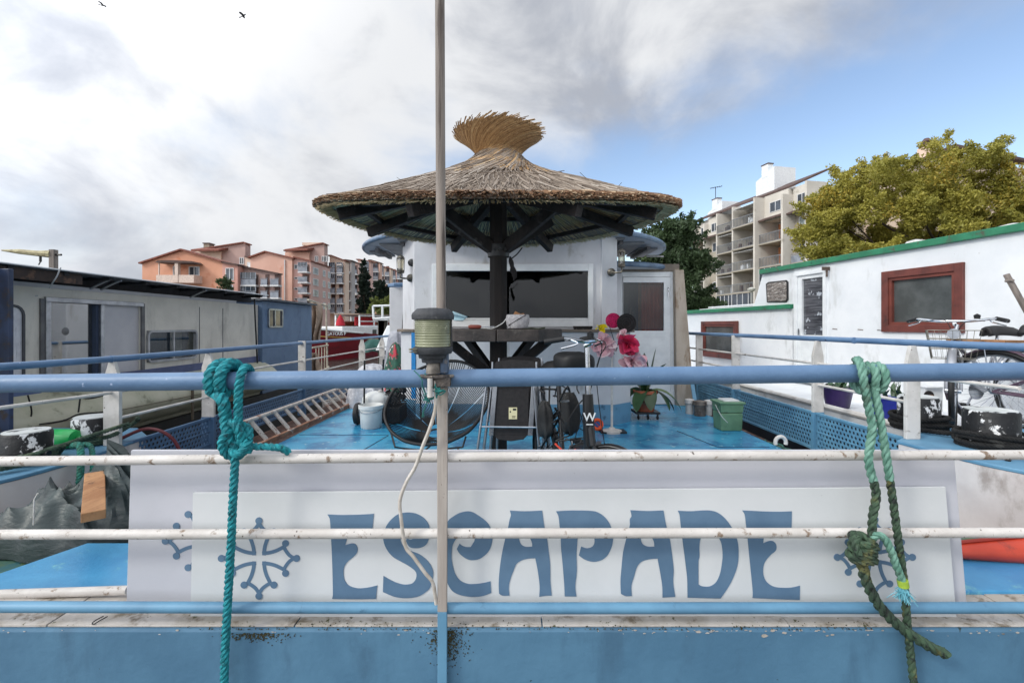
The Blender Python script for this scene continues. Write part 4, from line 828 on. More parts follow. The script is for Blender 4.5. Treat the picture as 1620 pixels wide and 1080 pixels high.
def blob(g,c,r3,e=.6,sd=0,nz=.04):
    def f(u,v):
        a=2*pi*u; b=pi*(v-.5); s=lambda x:(abs(x)**e)*(1 if x>=0 else -1); k=1+nz*(sin(5*a+sd+4*v)+sin(3*a-7*v+sd))
        return Vector(c)+Vector((r3[0]*s(cos(b))*s(cos(a))*k,r3[1]*s(cos(b))*s(sin(a))*k,r3[2]*s(sin(b))*k))
    g.grid(f,36,20)
g=G(); blob(g,(.05,.0,.93),(.12,.13,.07),.6,1,.02); g.build('handlebar_bag',M('bag_black',(16,17,20),(12,12,14),.6,ns=20),bk1,smooth=True)
g=G(); blob(g,(-.02,.01,.56),(.065,.06,.14),.7,2,.05); g.build('battery_bag',M('bag_black2',(16,16,18),(28,28,28),.75,ns=12,bump=.3,bs=30),bk1,smooth=True)
for s,(x,z) in ((-1,(-.36,.42)),):
    g=G(); blob(g,(x+.12,s*.09,z+.06),(.09,.045,.13),.75,s*3,.06); g.build('pannier',M('pannier_fabric',(18,18,20),(40,40,40),.8,ns=9,bump=.4,bs=25),bk1,smooth=True)
g=G(); g.tube([(.33,-.05,.88),(.37,-.05,.88)],.03,14); g.tube([(.33,-.05,.88),(.37,-.05,.88)],.02,14); g.build('lamp_front',M('lamp_brass',(150,120,70),(110,90,60),.3,.8),bk1,smooth=True)
random.seed(44); g=G()
for i in range(26):
    a=Vector((random.uniform(-.4,.15),random.uniform(-.12,.1),random.uniform(.25,.72))); g.tube([a,a+Vector((random.gauss(0,.07),random.gauss(0,.05),random.gauss(0,.07))),a+Vector((random.gauss(0,.1),random.gauss(0,.07),random.gauss(0,.1)))],random.choice([.003,.005,.008]),6,smooth=5)
g.build('loose_straps',black_rub,bk1,smooth=True); g=G()
for i in range(12):
    a=Vector((random.uniform(-.35,.1),random.uniform(-.14,.06),random.uniform(.25,.7))); g.cbox(a,(.012,.012,.03),Matrix.Rotation(random.random()*3,3,'X'))
g.build('buckles',alu,bk1)
g=G(); g.tube([(.16,-.03,.36),(.1,-.08,.33),(-.05,-.09,.35)],.007,6,smooth=4); g.build('red_strap',M('strap_red',(206,70,50),None,.5),bk1,smooth=True)
text('letter_w','W',.07,(.335,-.0,.60),(0,0,0),trim_white,bk1) if False else None
for c_ in list(bk1.children): pass
bk1.location=(.405,3.18,0); bk1.rotation_euler=(0,0,R(-72)); WL['small_bicycle']=Vector()
cw=bk1
# upright front tube with the white W
g=G(); g.tube([(.30,0,.25),(.275,0,.62),(.265,0,.74)],[.040,.037,.034],14); tb=g.build('front_tube',fm_,bk1,smooth=True)
g=G(); g.tube([(.268,0,.70),(.262,0,.92)],.017,12); g.build('stem_tube',chrome,bk1,smooth=True)
text('letter','W',.075,(.2765+.951*.040,-.0124,.60),(R(90),0,R(72)),trim_white,bk1,ext=.0015)
g=G(); g.cbox((.2775+.951*.039,-.0120,.556),(.003,.044,.006),Matrix.Rotation(R(-18),3,'Z')); g.build('underline',trim_white,bk1)
# ---------------------------------------------------------------- deck things
def lathe_thing(name,label,cat,px,py,prof,mat,part='body',Y=None,sx=1,sy=1):
    Y=Y or 1.18*720/(py-515); c=Vector((PX(px,Y),Y,0)); t=thing(name,label,cat,c); g=G(); g.lathe(prof,c,30,sx=sx,sy=sy); g.build(part,mat,t,smooth=True); return t,c
b1,c=lathe_thing('bucket','small white plastic bucket with a thick rim on the deck, left of the string chair','bucket',587,676,[(.105,0),(.115,.01),(.128,.22),(.14,.225),(.142,.265),(.132,.268),(.125,.235),(.11,.02)],white_plastic)
g=G(); g.tube([c+Vector((-.14,0,.23)),c+Vector((-.1,-.1,.2)),c+Vector((0,-.14,.19)),c+Vector((.1,-.1,.2)),c+Vector((.14,0,.23))],.004,6,smooth=5); g.build('handle',alu,b1)
j1=thing('jerry_can','rounded white plastic canister standing behind the white bucket','canister',(PX(594,5.75),5.75,0)); c=WL['jerry_can']
g=G(); 
def sup(u,v):
    a=2*pi*u; e=.5; k=1 if v<.72 else math.sqrt(max(0,1-((v-.72)/.28)**2))*.92+.08*(1-(v-.72)/.28)
    return c+Vector((.155*k*abs(cos(a))**e*(1 if cos(a)>0 else -1),.11*k*abs(sin(a))**e*(1 if sin(a)>0 else -1),v*.36))
g.grid(sup,36,16); g.build('body',white_plastic,j1,smooth=True)
g=G(); g.lathe([(.03,0),(.03,.03),(.02,.035)],c+Vector((.06,0,.33)),14); g.build('cap',post_white,j1,smooth=True)
dl=thing('dolly','folded black hand trolley with two wheels standing beside the white bucket','trolley',(PX(570,5.6),5.6,0))
for px,Y in ((566,5.45),(614,5.9)):
    g=G(); cc=Vector((PX(px,Y),Y,.13)); g.lathe([(.05,-.02),(.125,-.022),(.13,0),(.125,.022),(.05,.02)],cc,24,'X'); g.build('wheel',black_rub,dl,smooth=True)
    g=G(); g.lathe([(.03,-.03),(.05,0),(.03,.03)],cc,12,'X'); g.build('hub',alu,dl,smooth=True)
g=G(); g.tube([(PX(566,5.45),5.45,.13),(PX(614,5.9),5.9,.13)],.012,8); g.tube([(PX(576,5.6),5.6,.12),(PX(578,5.65),5.62,.75)],.012,8); g.tube([(PX(604,5.8),5.8,.12),(PX(606,5.8),5.82,.75)],.012,8); g.build('frame',black_metal,dl,smooth=True)
cr=thing('crate','black plastic crate behind the left of the string chair','crate',(PX(620,5.55),5.55,0)); g=G()
x0,x1=PX(606,5.5),PX(634,5.5); g.box((x0,5.45,.01),(x1,5.47,.2)); g.box((x0,5.8,.01),(x1,5.82,.2)); g.box((x0,5.47,.01),(x0+.02,5.8,.2)); g.box((x1-.02,5.47,.01),(x1,5.8,.2)); g.box((x0+.02,5.47,.01),(x1-.02,5.8,.03))
g.build('box',black_rub,cr,bevel=.004)
g=G()
for i in range(14): g.lathe([(.04,0),(.04,.006)],(x0+.05+random.random()*.2,5.5+random.random()*.25,.2+random.random()*.2),8,random.choice('XYZ'))
g.tube([(x0+.1,5.6,.2),(x0+.2,5.62,.42),(x0+.05,5.7,.45)],.012,6,smooth=5); g.build('contents',black_rub,cr)
# pale sack and floral bundle stacked by the port rail
sk_=thing('tarp_bundle','white crumpled sheet draped over boxes by the left railing, beyond the buckets','sheet',(PX(590,6.8),6.8,0))
g=G(); c=WL['tarp_bundle']
def crump(c,rx,ry,h,seed,nz=.05,pw=.6):
    rnd_=np.random.RandomState(seed); ph=rnd_.rand(12)*6
    def f(u,v):
        a=2*pi*u; k=(1-v)**pw; w_=1+.10*sin(3*a+ph[0])+.06*sin(7*a+ph[1])+.03*sin(13*a+ph[5]); zz_=h*v**.8+nz*sin(5*a+ph[2]+6*v)*(1-v)+nz*.5*sin(11*a+ph[3]+9*v)*(1-v)*v*3
        return c+Vector((rx*k*w_*cos(a),ry*k*w_*sin(a),max(0,zz_)))
    return f
sheet_m=M('sheet_white',(196,196,200),(160,162,170),.55,ns=8,dirt=(226,226,230),ds=5,dt=.58,bump=.5,bs=18,bd=.03)
g.grid(crump(c,.36,.35,.62,3,.03,.35),60,20); g.build('sheet',sheet_m,sk_,smooth=True)
g=G(); g.lathe([(.16,0),(.16,.5)],c,20); g.build('drum',dark_wood,sk_,smooth=True)
fb=thing('floral_bundle','green cloth bundle with red flowers stacked by the wheelhouse corner','bundle',(PX(626,6.2),6.2,0)); c=WL['floral_bundle']+Vector((0,0,.3))
g=G(); g.grid(crump(c,.17,.16,.66,8,.05,.5),48,24); 
flm=M('floral_cloth',(52,104,84),(34,70,60),.7,ns=9,dirt=(176,50,66),ds=6,dt=.56,dw=.03,dirt2=(214,196,196),d2s=9,d2t=.62)
g.build('cloth',flm,fb,smooth=True); g=G(); g.box((PX(612,6.2),6.1,0),(PX(640,6.2),6.4,.3)); g.build('box',dark_wood,fb,bevel=.01)
sh2=thing('plastic_sheet','grey translucent plastic sheet slumped over the floral bundle by the rail','sheet',(PX(627,6.6),6.6,0)); c=WL['plastic_sheet']
g=G(); g.grid(crump(c+Vector((0,0,.02)),.20,.14,1.1,12,.03,.25),48,24); g.build('sheet',M('sheet_grey',(176,178,186),(150,152,162),.35,ns=6,bump=.6,bs=12,bd=.03),sh2,smooth=True)
# ladder on its side
ld=thing('ladder','peeling white metal ladder lying on its side along the left bulwark','ladder',(-2.6,5.6,0))
lm=M('ladder_paint',(206,196,188),(186,176,166),.6,ns=14,dirt=(146,96,76),ds=9,dt=.60,dw=.05,dirt2=(92,66,54),d2s=40,d2t=.64,bump=.3)
A0,A1=Vector((-2.54,4.1,.265)),Vector((-2.56,7.0,.25)); B0,B1=Vector((-2.42,4.2,.035)),Vector((-2.33,7.0,.035))
g=G(); g.tube([A0,A1],.021,10); g.build('side_rail',lm,ld,smooth=True); g=G(); g.beam(B0,B1,.04,.05); g.build('side_rail',M('ladder_rust',(160,112,84),(124,84,64),.7,ns=9,dirt=(206,196,188),ds=8,dt=.6),ld,bevel=.004)
for i in range(13):
    t=.03+i*.078; a=A0+(A1-A0)*t; b=B0+(B1-B0)*t; g=G(); g.beam(a,b,.045,.018,up=(1,0,0)); g.build('rung',lm,ld,bevel=.003)
# green bin, terracotta pot, flower stand, ring
gb=thing('green_bin','pale green square plastic bin with a lid, standing on the right of the deck','bin',(PX(1151,5.2),5.2,0)); c=WL['green_bin']
gbm=M('bin_green',(112,150,118),(94,132,102),.5,ns=6,dirt=(84,112,88),ds=9,dt=.62)
def taper(g,c,z0,z1,a0,b0,a1,b1): g.hexa([c+Vector((x*a0,y*b0,z0)) for x,y in ((-1,-1),(1,-1),(1,1),(-1,1))]+[c+Vector((x*a1,y*b1,z1)) for x,y in ((-1,-1),(1,-1),(1,1),(-1,1))])
g=G(); taper(g,c,0,.2,.118,.1,.125,.11); taper(g,c,.203,.30,.125,.11,.132,.118); g.build('body',gbm,gb,bevel=.012)
g=G(); taper(g,c,.30,.325,.145,.13,.145,.13); g.build('lid',gbm,gb,bevel=.008); g=G(); taper(g,c+Vector((.01,.0,0)),.325,.345,.09,.09,.08,.08); g.build('contents',white_plastic,gb,bevel=.008)
g=G(); g.tube([c+Vector((-.14,-.0,.28)),c+Vector((-.13,-.12,.18)),c+Vector((-.06,-.13,.10))],.004,6,smooth=5); g.build('handle',white_plastic,gb)
pp=thing('potted_plant','broad-leaved plant in a terracotta pot on a black wheeled stand by the door','plant',(PX(1021,5.8),5.8,0)); c=WL['potted_plant']
terr=M('terracotta',(178,98,70),(150,80,58),.7,ns=8,dirt=(196,140,110),ds=9,dt=.64)
g=G(); g.lathe([(.105,.1),(.145,.32),(.155,.325),(.155,.36),(.14,.362),(.13,.33)],c,28); g.build('pot',terr,pp,smooth=True)
g=G(); g.box(c+Vector((-.15,-.13,.075)),c+Vector((.15,.13,.10)))
for dx in (-.12,0,.12):
    g.lathe([(.02,-.012),(.03,0),(.02,.012)],c+Vector((dx,-.11,.032)),12,'X'); g.box(c+Vector((dx-.01,-.12,.04)),c+Vector((dx+.01,-.1,.076)))
g.build('wheeled_stand',black_metal,pp)
def leaf(g,base,dir_,L,W,droop,roll=0,n=9,fold=.25):
    d=Vector(dir_).normalized(); side=d.cross(Vector((0,0,1)));
    if side.length<.1: side=Vector((1,0,0))
    side.normalize(); side=Matrix.Rotation(roll,3,d)@side; p=Vector(base); vs=[]; dd=d.copy()
    for i in range(n+1):
        t=i/n; wd=W*sin(pi*min(1,t*.92+.08))**.7*(1 if t<.98 else .1); nrm=side.cross(dd).normalized()
        vs+= [p-side*wd/2+nrm*fold*wd*.5,p.copy(),p+side*wd/2+nrm*fold*wd*.5]; dd=(dd+Vector((0,0,-droop/n))).normalized(); p=p+dd*(L/n)
    g.add(vs,[(i*3+k,i*3+k+1,i*3+k+4,i*3+k+3) for i in range(n) for k in range(2)])
lf_m=M('leaf_dark_green',(52,84,50),(34,60,38),.4,rnd=[(.8,1,(96,118,60))])
g=G()
for d,L,W,dr in (((-.25,-.2,1),.52,.075,.2),((.0,-.1,1),.48,.085,.1),((.12,-.1,1),.55,.075,.15),((.45,0,.9),.45,.07,.7),((.8,-.2,.5),.5,.075,2.2),((.9,.1,.3),.46,.06,2.0),((.6,-.5,.5),.4,.08,2.6),((-.8,-.2,.5),.36,.09,2.2),((-.5,-.6,.5),.4,.1,2.6),((-.9,.2,.3),.34,.09,2.0),((-.1,-.8,.5),.34,.1,2.8),((.3,.6,.8),.4,.08,1.2),((-.4,.5,.8),.42,.08,1.0)):
    leaf(g,c+Vector((random.uniform(-.04,.04),random.uniform(-.04,.04),.34)),d,L*1.05,W*1.7,dr,random.uniform(-.5,.5))
g.build('leaves',lf_m,pp,smooth=True)
fs=thing('flower_stand','thin white pole with pink, pale and yellow paper flowers and a black disc on top','decoration',(PX(968,5.05),5.05,0)); c=WL['flower_stand']
g=G(); g.lathe([(.11,0),(.11,.02),(.05,.03),(.03,.05)],c,20,sx=1); g.build('base',post_white,fs,smooth=True); g=G(); g.tube([c,c+Vector((.0,0,.95)),P(975,555,5.05)],.013,8); g.build('pole',post_white,fs,smooth=True)
g=G(); g.box(c+Vector((-.13,-.08,0)),c+Vector((.15,.08,.018))); g.build('foot_plate',black_metal,fs)
def petals(px,py,Y,rad,n,mat,seed,pw=1.0,nm='paper_flower',dn=0):
    random.seed(seed); g=G(); c=P(px,py,Y)
    for i in range(n):
        a=random.random()*2*pi; el=random.uniform(-.7,.9); d=Vector((cos(a)*cos(el),-.5-random.random()*.5,sin(a)*cos(el)-dn)).normalized(); 
        leaf(g,c,d,rad*random.uniform(.6,1.1),rad*random.uniform(.6,1.0)*pw,random.uniform(-.5,1.2),random.uniform(0,6),7,random.uniform(-.8,.8))
    g.build(nm,mat,fs,smooth=True)
pk=M('petal_pink',(226,64,110),(206,44,86),.6,rnd=[(.7,1,(240,120,150))]); pa=M('petal_pale',(236,196,204),(224,170,180),.6,rnd=[(.6,1,(244,226,228))]); ye=M('petal_yellow',(240,224,40),(226,206,24),.6)
petals(953,542,5.0,.2,20,pa,1,dn=.2); petals(962,550,4.98,.08,8,M('petal_salmon',(222,120,124),None,.6),2); petals(986,531,4.97,.10,10,pa,3); petals(993,543,4.95,.155,22,pk,4,dn=.2); petals(1000,570,5.0,.2,18,pa,5,dn=.4); petals(951,518,5.0,.10,9,ye,6,.6); petals(951,520,4.99,.05,5,ye,7)
random.seed(11)
def disc(px,py,r_,mat,Y,nm):
    g=G(); g.lathe([(.0,-.012)]+[(r_*k/8,-.010+.008*(k%2)) for k in range(1,9)]+[(r_,.003),(.0,.012)],P(px,py,Y),32,'Y',cap=False); 
    g.build(nm,mat,fs,smooth=True)
disc(970,507,.085,M('disc_pink',(216,40,110),(180,26,84),.45,ns=30),5.08,'pink_disc'); disc(991,511,.105,black_fab,5.02,'black_disc')
g=G(); g.tube([P(975,555,5.05),P(980,535,5.03),P(988,520,5.03)],.005,6); g.tube([P(972,560,5.05),P(955,525,5.03)],.004,6); g.tube([P(975,550,5.04),P(963,512,5.06)],.004,6); g.build('stem',black_metal,fs)
og=thing('orange_ring','orange rubber ring with a blue centre leaning on the deck, beside the flower pole','ring',(PX(945,5.1),5.1,0)); c=Vector((PX(945,5.1),5.1,.075)); g=G()
g.tube([c+Vector((.05*cos(2*pi*i/28),.01*sin(2*pi*i/28),.05*sin(2*pi*i/28))) for i in range(28)],.019,10,closed=True); g.build('ring',M('orange_rubber',(238,92,34),(222,76,24),.45),og,smooth=True)
g=G(); g.lathe([(.034,-.004),(.034,.004)],c,20,'Y'); g.build('centre',M('ring_blue',(60,100,160),None,.5),og,smooth=True); g=G(); g.cbox(c+Vector((0,-.006,0)),(.055,.003,.008),Matrix.Rotation(.8,3,'Y')); g.build('slash',M('ring_red',(206,60,50),None,.5),og)
# ropes lying in the gutter right
g=G(); g.rope([(2.66,4.9,-.06),(2.72,4.7,-.05),(2.66,4.6,-.04),(2.76,4.5,-.05),(2.64,4.42,-.05),(2.74,4.3,-.05),(2.66,4.1,-.05),(2.76,3.95,-.04)],.012,.05,6); g.rope([(2.7,4.85,-.04),(2.64,4.72,-.03),(2.73,4.62,-.03),(2.68,4.5,-.03)],.011,.05,6)
tag(g.build('gutter_rope',M('rope_gutter',(70,118,104),(44,84,74),.8,rnd=True),smooth=True),'green rope lying in the brown gutter beside the right bulwark','rope')
# ---------------------------------------------------------------- quarters: left side clutter
def lay(g,pts,r_): g.rope([Vector(p) for p in pts],r_,.06,6)
g=G(); random.seed(3)
mr=M('rope_mossy',(78,98,80),(52,66,54),.85,ns=20,dirt=(124,134,104),ds=9,dt=.6,bump=.5,bs=200,rnd=None)
for k in range(3): lay(g,[(-3.22+(.15+.012*k)*cos(a),3.02+(.15+.01*k)*sin(a),.30+.02*k+.006*sin(3*a)) for a in [2*pi*i/12 for i in range(13)]],.015)
for k in range(2): lay(g,[(-3.22+(.15+.01*k)*cos(a),3.5+(.15)*sin(a),.30+.022*k) for a in [2*pi*i/12 for i in range(13)]],.015)
lay(g,[(-3.08,3.0,.36),(-3.0,3.2,.38),(-2.95,3.35,.37),(-2.98,3.6,.42),(-2.92,3.55,.46)],.016); lay(g,[(-3.36,2.95,.33),(-3.2,2.84,.34),(-3.05,2.92,.36),(-2.98,3.2,.40),(-2.9,3.45,.44)],.015)
lay(g,[(-3.5,2.55,.31),(-3.3,2.62,.30),(-3.12,2.72,.31),(-3.02,2.9,.32),(-3.05,3.05,.33)],.014); lay(g,[(-3.6,2.42,.31),(-3.4,2.5,.31),(-3.2,2.62,.33),(-3.05,2.8,.32)],.014); lay(g,[(-3.4,2.6,.335),(-3.2,2.7,.33),(-3.1,2.8,.33)],.013)
tag(g.build('rope_pile',mr,smooth=True),'mossy green mooring ropes wound round the two left bollards','rope')
g=G(); lay(g,[(-3.0,3.1,.36),(-2.9,3.05,.38),(-2.84,3.0,.30),(-2.83,2.98,.18),(-2.84,2.98,.08)],.02); lay(g,[(-2.98,3.14,.36),(-2.87,3.1,.36),(-2.8,3.04,.26),(-2.79,3.02,.12)],.016)
tag(g.build('hanging_rope_end',M('rope_teal2',(46,134,120),(58,104,90),.85,ns=30,bump=.6,bs=200),smooth=True),'teal frayed rope end hanging over the left quarter wall','rope')
gc=thing('green_canister','bright green plastic float lying between the left bollards','float',(-3.1,3.3,.28)); g=G(); g.lathe([(.02,-.13),(.06,-.12),(.07,-.07),(.07,.07),(.06,.12),(.02,.13)],(-3.32,3.34,.352),20,'X'); g.build('body',M('green_plastic',(24,170,84),(18,150,72),.35),gc,smooth=True); g=G(); g.lathe([(.02,.13),(.02,.16)],(-3.32,3.34,.352),10,'X'); g.build('cap',M('green_plastic_dark',(18,120,60),None,.4),gc)
g=G(); lay_=[(-3.05,3.55,.30),(-2.92,3.6,.36),(-2.8,3.62,.345),(-2.72,3.66,.26),(-2.68,3.7,.12)]; g.tube(lay_,.013,8,smooth=8); tag(g.build('red_hose',M('hose_red',(112,46,50),(84,34,40),.5),smooth=True),'dark red hose arching over the left bulwark beside the stanchion','hose')
g=G(); random.seed(5)
for bx,by in ((3.27,3.66),(3.24,3.08)):
    for k in range(4):
        ph=random.random()*6; lay(g,[(bx+(.165+.01*(k%2))*cos(a+ph),by+(.165+.012*(k%2))*sin(a+ph),.375+.026*k+.008*sin(2*a+k)) for a in [2*pi*i/12 for i in range(14)]],.017)
lay(g,[(3.1,3.55,.38),(3.2,3.35,.39),(3.35,3.3,.4),(3.4,3.1,.38)],.018); lay(g,[(3.4,3.5,.40),(3.3,3.35,.42),(3.15,3.2,.40)],.018); lay(g,[(3.4,3.1,.38),(3.5,2.9,.38),(3.3,2.75,.37),(3.1,2.85,.37),(3.0,2.75,.37)],.016)
tag(g.build('black_rope',M('rope_black',(28,28,28),(16,16,17),.85,ns=20,dirt=(60,60,58),ds=12,dt=.64,bump=.5,bs=200),smooth=True),'black mooring rope wound low round the two right bollards','rope')
# tarp, timber and orange canoe end behind the name board
random.seed(9)
tp=thing('tarpaulin','crumpled dark green grey tarpaulin lying left of the name board','tarpaulin',(-2.15,2.4,.06)); g=G(); c=Vector((-2.12,2.38,.07))
def tarp(u,v):
    a=2*pi*u; k=(1-v)**.55; ph=[.4,2.1,3.3,5.0]; w_=1+.14*sin(2*a+ph[0])+.08*sin(5*a+ph[1])+.05*sin(11*a+ph[2])
    x=.52*k*w_*cos(a); y=.26*k*w_*sin(a); q=x*7+y*5+1.3*sin(y*9+x*3); fold=.035*(1-abs(sin(q)))**2+.025*(1-abs(sin(q*1.9+2*y*9+1)))**2+.012*sin(13*a+5*v)
    return c+Vector((x,y,max(0,.34*v**.75*(1+.25*cos(a-.4))+fold*2.0*min(1,v*6))))
g.grid(tarp,110,34); g.build('sheet',M('tarp_green',(58,70,70),(40,50,52),.45,ns=4,dirt=(32,40,42),ds=5,dt=.6,dirt2=(116,120,118),d2s=30,d2t=.74,bump=.3,bs=7,bst=(1,1,3),bd=.03),tp,smooth=True)
g=G(); g.tube([P(53,830,2.02),P(54,790,2.03),P(60,780,2.03)],.003,6); g.build('cord',post_white,tp)
g=G(); a=P(148,816,1.9); b=P(150,752,2.35); g.beam(a,b,.078,.040); tag(g.build('timber',raw_wood,bevel=.003),'short length of raw timber laid across the tarpaulin, left of the name board','timber')
kn=thing('canoe','tapering orange red hull end of a canoe showing right of the name board','canoe',(2.4,1.9,.2)); g=G()
def kay(u,v):
    a=2*pi*v; t=u; r_=.012+.17*min(1,t*1.15)**.8; cx_=1.70+t*1.35; return Vector((cx_,1.93+r_*.8*cos(a),.225+.015*t+r_*.55*sin(a)))
g.grid(kay,24,24); g.build('hull',M('canoe_orange',(196,70,48),(176,58,40),.35,ns=3,dirt=(150,60,48),ds=8,dt=.66),kn,smooth=True)
g=G(); g.tube([kay(t/10,.25)+Vector((0,0,.006)) for t in range(11)],.008,6); g.build('keel_strip',M('strip_red',(160,50,36),None,.5),kn)
g=G(); g.tube([P(164,974,1.535),P(152,980,1.52),P(146,985,1.51),P(149,986.5,1.505),P(158,981,1.515),P(170,974.5,1.535)],.0018,6,smooth=5); tag(g.build('wire_clip',black_metal),'small bent black wire clip on the stern ledge, left of the name board','clip')
# birds
bm=M('bird_dark',(40,42,50),(30,30,36),.7)
def bird(px,py,Y,rot,label):
    c=P(px,py,Y); g=G(); s=.23
    body=[(c+Matrix.Rotation(rot,3,'Y')@Vector((x*s,0,0)),r_*s) for x,r_ in ((-.9,.02),(-.6,.10),(-.1,.2),(.35,.17),(.6,.12),(.75,.1),(.9,.02))]
    g.tube([p for p,_ in body],[r_ for _,r_ in body],8)
    Rm=Matrix.Rotation(rot,3,'Y')
    for k in (-1,1):
        w_=[(0.25,0,0),(-.25,0,0),(-.5,k*.7,.35),(-.45,k*1.35,.25),(-.1,k*1.2,.3),(.1,k*.6,.32)]
        g.prism([c+Rm@(Vector(p)*s) for p in w_],(0,0,.02))
    g.prism([c+Rm@(Vector(p)*s) for p in ((-.8,-.05,0),(-1.3,-.22,0),(-1.3,.22,0),(-.8,.05,0))],(0,0,.02))
    tag(g.build('bird',bm,smooth=False),label,'bird',None)
bird(163,9,30,R(10),'dark bird flying high at the far upper left of the sky'); bird(385,25,30,R(-30),'dark bird banking in front of the bright cloud, the nearer to the flagpole')
# ---------------------------------------------------------------- left neighbour: cream houseboat
hb=thing('houseboat','weathered cream houseboat with a dark flat roof and blue rear cabin, moored on the left','houseboat',(-4.7,6,-1.3))
cream=M('cream_panel',(216,212,202),(206,202,192),.6,ns=3,dirt=(176,172,164),ds=3,dt=.6,dw=.1,dst=(1,1,.3),dirt2=(120,114,104),d2s=30,d2t=.74,bump=.06,bs=30)
cream2=M('cream_panel_lilac',(194,194,198),(184,184,190),.55,ns=3)
XW=-4.7
def YL(px,X=XW): return X*720/(px-810)
def ZY(py,Y): return EYE-(py-515)/720*Y
def wl(g,px0,px1,z0,z1,d0=-.1,d1=0.0):   # slab on the wall plane between two picture columns
    g.box((XW+d0,YL(px0),z0),(XW+d1,YL(px1),z1))
g=G(); g.box((XW-.1,YL(-400),.62),(XW,YL(62),1.56)); g.box((XW-.1,YL(222),.62),(XW,YL(232),1.56)); g.box((XW-.1,YL(309),.62),(XW,YL(408),1.56))
g.box((XW-.1,YL(232),1.115),(XW,YL(309),1.56)); g.box((XW-.1,YL(232),.62),(XW,YL(309),.705)); g.box((XW-.1,YL(62),1.44),(XW,YL(222),1.56)); g.box((XW-.1,YL(62),-.2),(XW,YL(75),1.44)); g.build('wall',cream,hb)
g=G(); wl(g,160,222,.2,1.42,-.06,-.02); g.build('sliding_panel',cream2,hb,bevel=.004)
_sg=M('strip_grey',(104,104,106),(84,84,88),.5)
for a_,b_,c_,d_,e_ in ((315,315.8,.63,1.46,.004),(352,352.8,.63,1.46,.004),(222,227,.2,1.46,.02),(62,69,-.2,1.45,.02)): g=G(); wl(g,a_,b_,c_,d_,0,e_); g.build('seam_strip',_sg,hb)
g=G(); wl(g,69,224,1.42,1.47,0,.03); wl(g,69,77,-.2,1.42,0,.03); wl(g,156,161,-.1,1.42,-.03,.035); g.build('door_frame',alu,hb,bevel=.004)
g=G(); wl(g,152,156,-.1,1.42,-.05,-.0); g.build('door_stile',M('stile_blue',(52,66,92),None,.5),hb)
g=G(); wl(g,77,152,.0,1.42,-.05,-.044); g.build('door_glass',glassmat('door_glass',(190,196,198),.3),hb)
g=G(); g.box((XW-2.4,YL(-200),-.2),(XW-2.35,YL(400),1.55)); g.box((XW-2.4,YL(-200),-.25),(XW-.12,YL(400),-.2)); g.build('room_lining',M('room_cream',(226,220,208),(206,200,188),.8,ns=2),hb)
g=G(); g.box((XW-2.3,YL(60),.45),(XW-1.5,YL(120),1.1)); g.box((XW-1.0,YL(130),.1),(XW-.4,YL(150),.75)); g.box((XW-.6,YL(240),.7),(XW-.3,YL(262),1.0)); g.build('furniture',M('hb_furniture',(92,88,84),(66,74,74),.7,ns=3),hb)
g=G(); g.lathe([(.001,0),(.04,.01),(.001,.02)],P(102,524,YL(102)-.25)+Vector((0,0,0)),20,'X'); g.build('sticker',M('sticker_grey',(104,104,104),None,.6),hb)
g=G(); g.grid(lambda u,v:Vector((XW-.18-.02*sin(u*40),YL(291)+u*(YL(306)-YL(291)),.72+v*.38)),30,2); g.build('curtain',trim_white,hb,smooth=True)
g=G(); g.box((XW-.35,YL(236),.715),(XW-.15,YL(252),.95)); g.build('green_box',M('sage',(120,140,120),None,.7),hb)
def rwin(g,y0,y1,z0,z1,x,t,r_,th=.03,sg=1):
    def rr(y0,y1,z0,z1,r_):
        o=[]
        for (cy_,cz_,a0) in ((y1-r_,z1-r_,0),(y0+r_,z1-r_,90),(y0+r_,z0+r_,180),(y1-r_,z0+r_,270)):
            for k in range(5): a=R(a0+22.5*k); o.append((cy_+r_*cos(a),cz_+r_*sin(a)))
        return o
    A=rr(y0,y1,z0,z1,r_); Bq=rr(y0+t,y1-t,z0+t,z1-t,max(.005,r_-t)); n=len(A)
    vs=[(x+sg*th,a,b) for a,b in A]+[(x+sg*th,a,b) for a,b in Bq]+[(x-sg*.02,a,b) for a,b in A]+[(x-sg*.02,a,b) for a,b in Bq]
    g.add(vs,[(i,(i+1)%n,n+(i+1)%n,n+i) for i in range(n)]+[(i,2*n+i,2*n+(i+1)%n,(i+1)%n) for i in range(n)]+[(n+i,n+(i+1)%n,3*n+(i+1)%n,3*n+i) for i in range(n)])
    return Bq
y0,y1=YL(231),YL(310); g=G(); rwin(g,y0,y1,.70,1.12,XW,.028,.07); g.box((XW-.0,(y0+y1)/2-.01,.73),(XW+.02,(y0+y1)/2+.015,1.09)); wf2=g.build('window_frame',M('frame_alu_light',(176,178,182),(140,142,148),.4,.3),hb)
g=G(); g.box((XW-.03,y0+.02,.72),(XW-.025,y1-.02,1.10)); g.build('pane',glass,wf2)
g=G(); rwin(g,YL(-30),YL(37),.6,1.38,XW,.02,.1,.02); q=g.build('window_frame',M('frame_dark',(70,72,78),None,.5),hb); g=G(); g.box((XW+.002,YL(-25),.63),(XW+.006,YL(34.5),1.35)); g.build('pane',M('white_blind_window',(214,216,222),(196,198,206),.2,ns=9,dirt=(150,154,160),ds=30,dt=.6,dst=(1,1,.1)),q)
g=G(); g.box((XW-3,YL(-300),1.56),(XW+.02,YL(372),1.60)); g.build('wall_plate',cream2,hb)
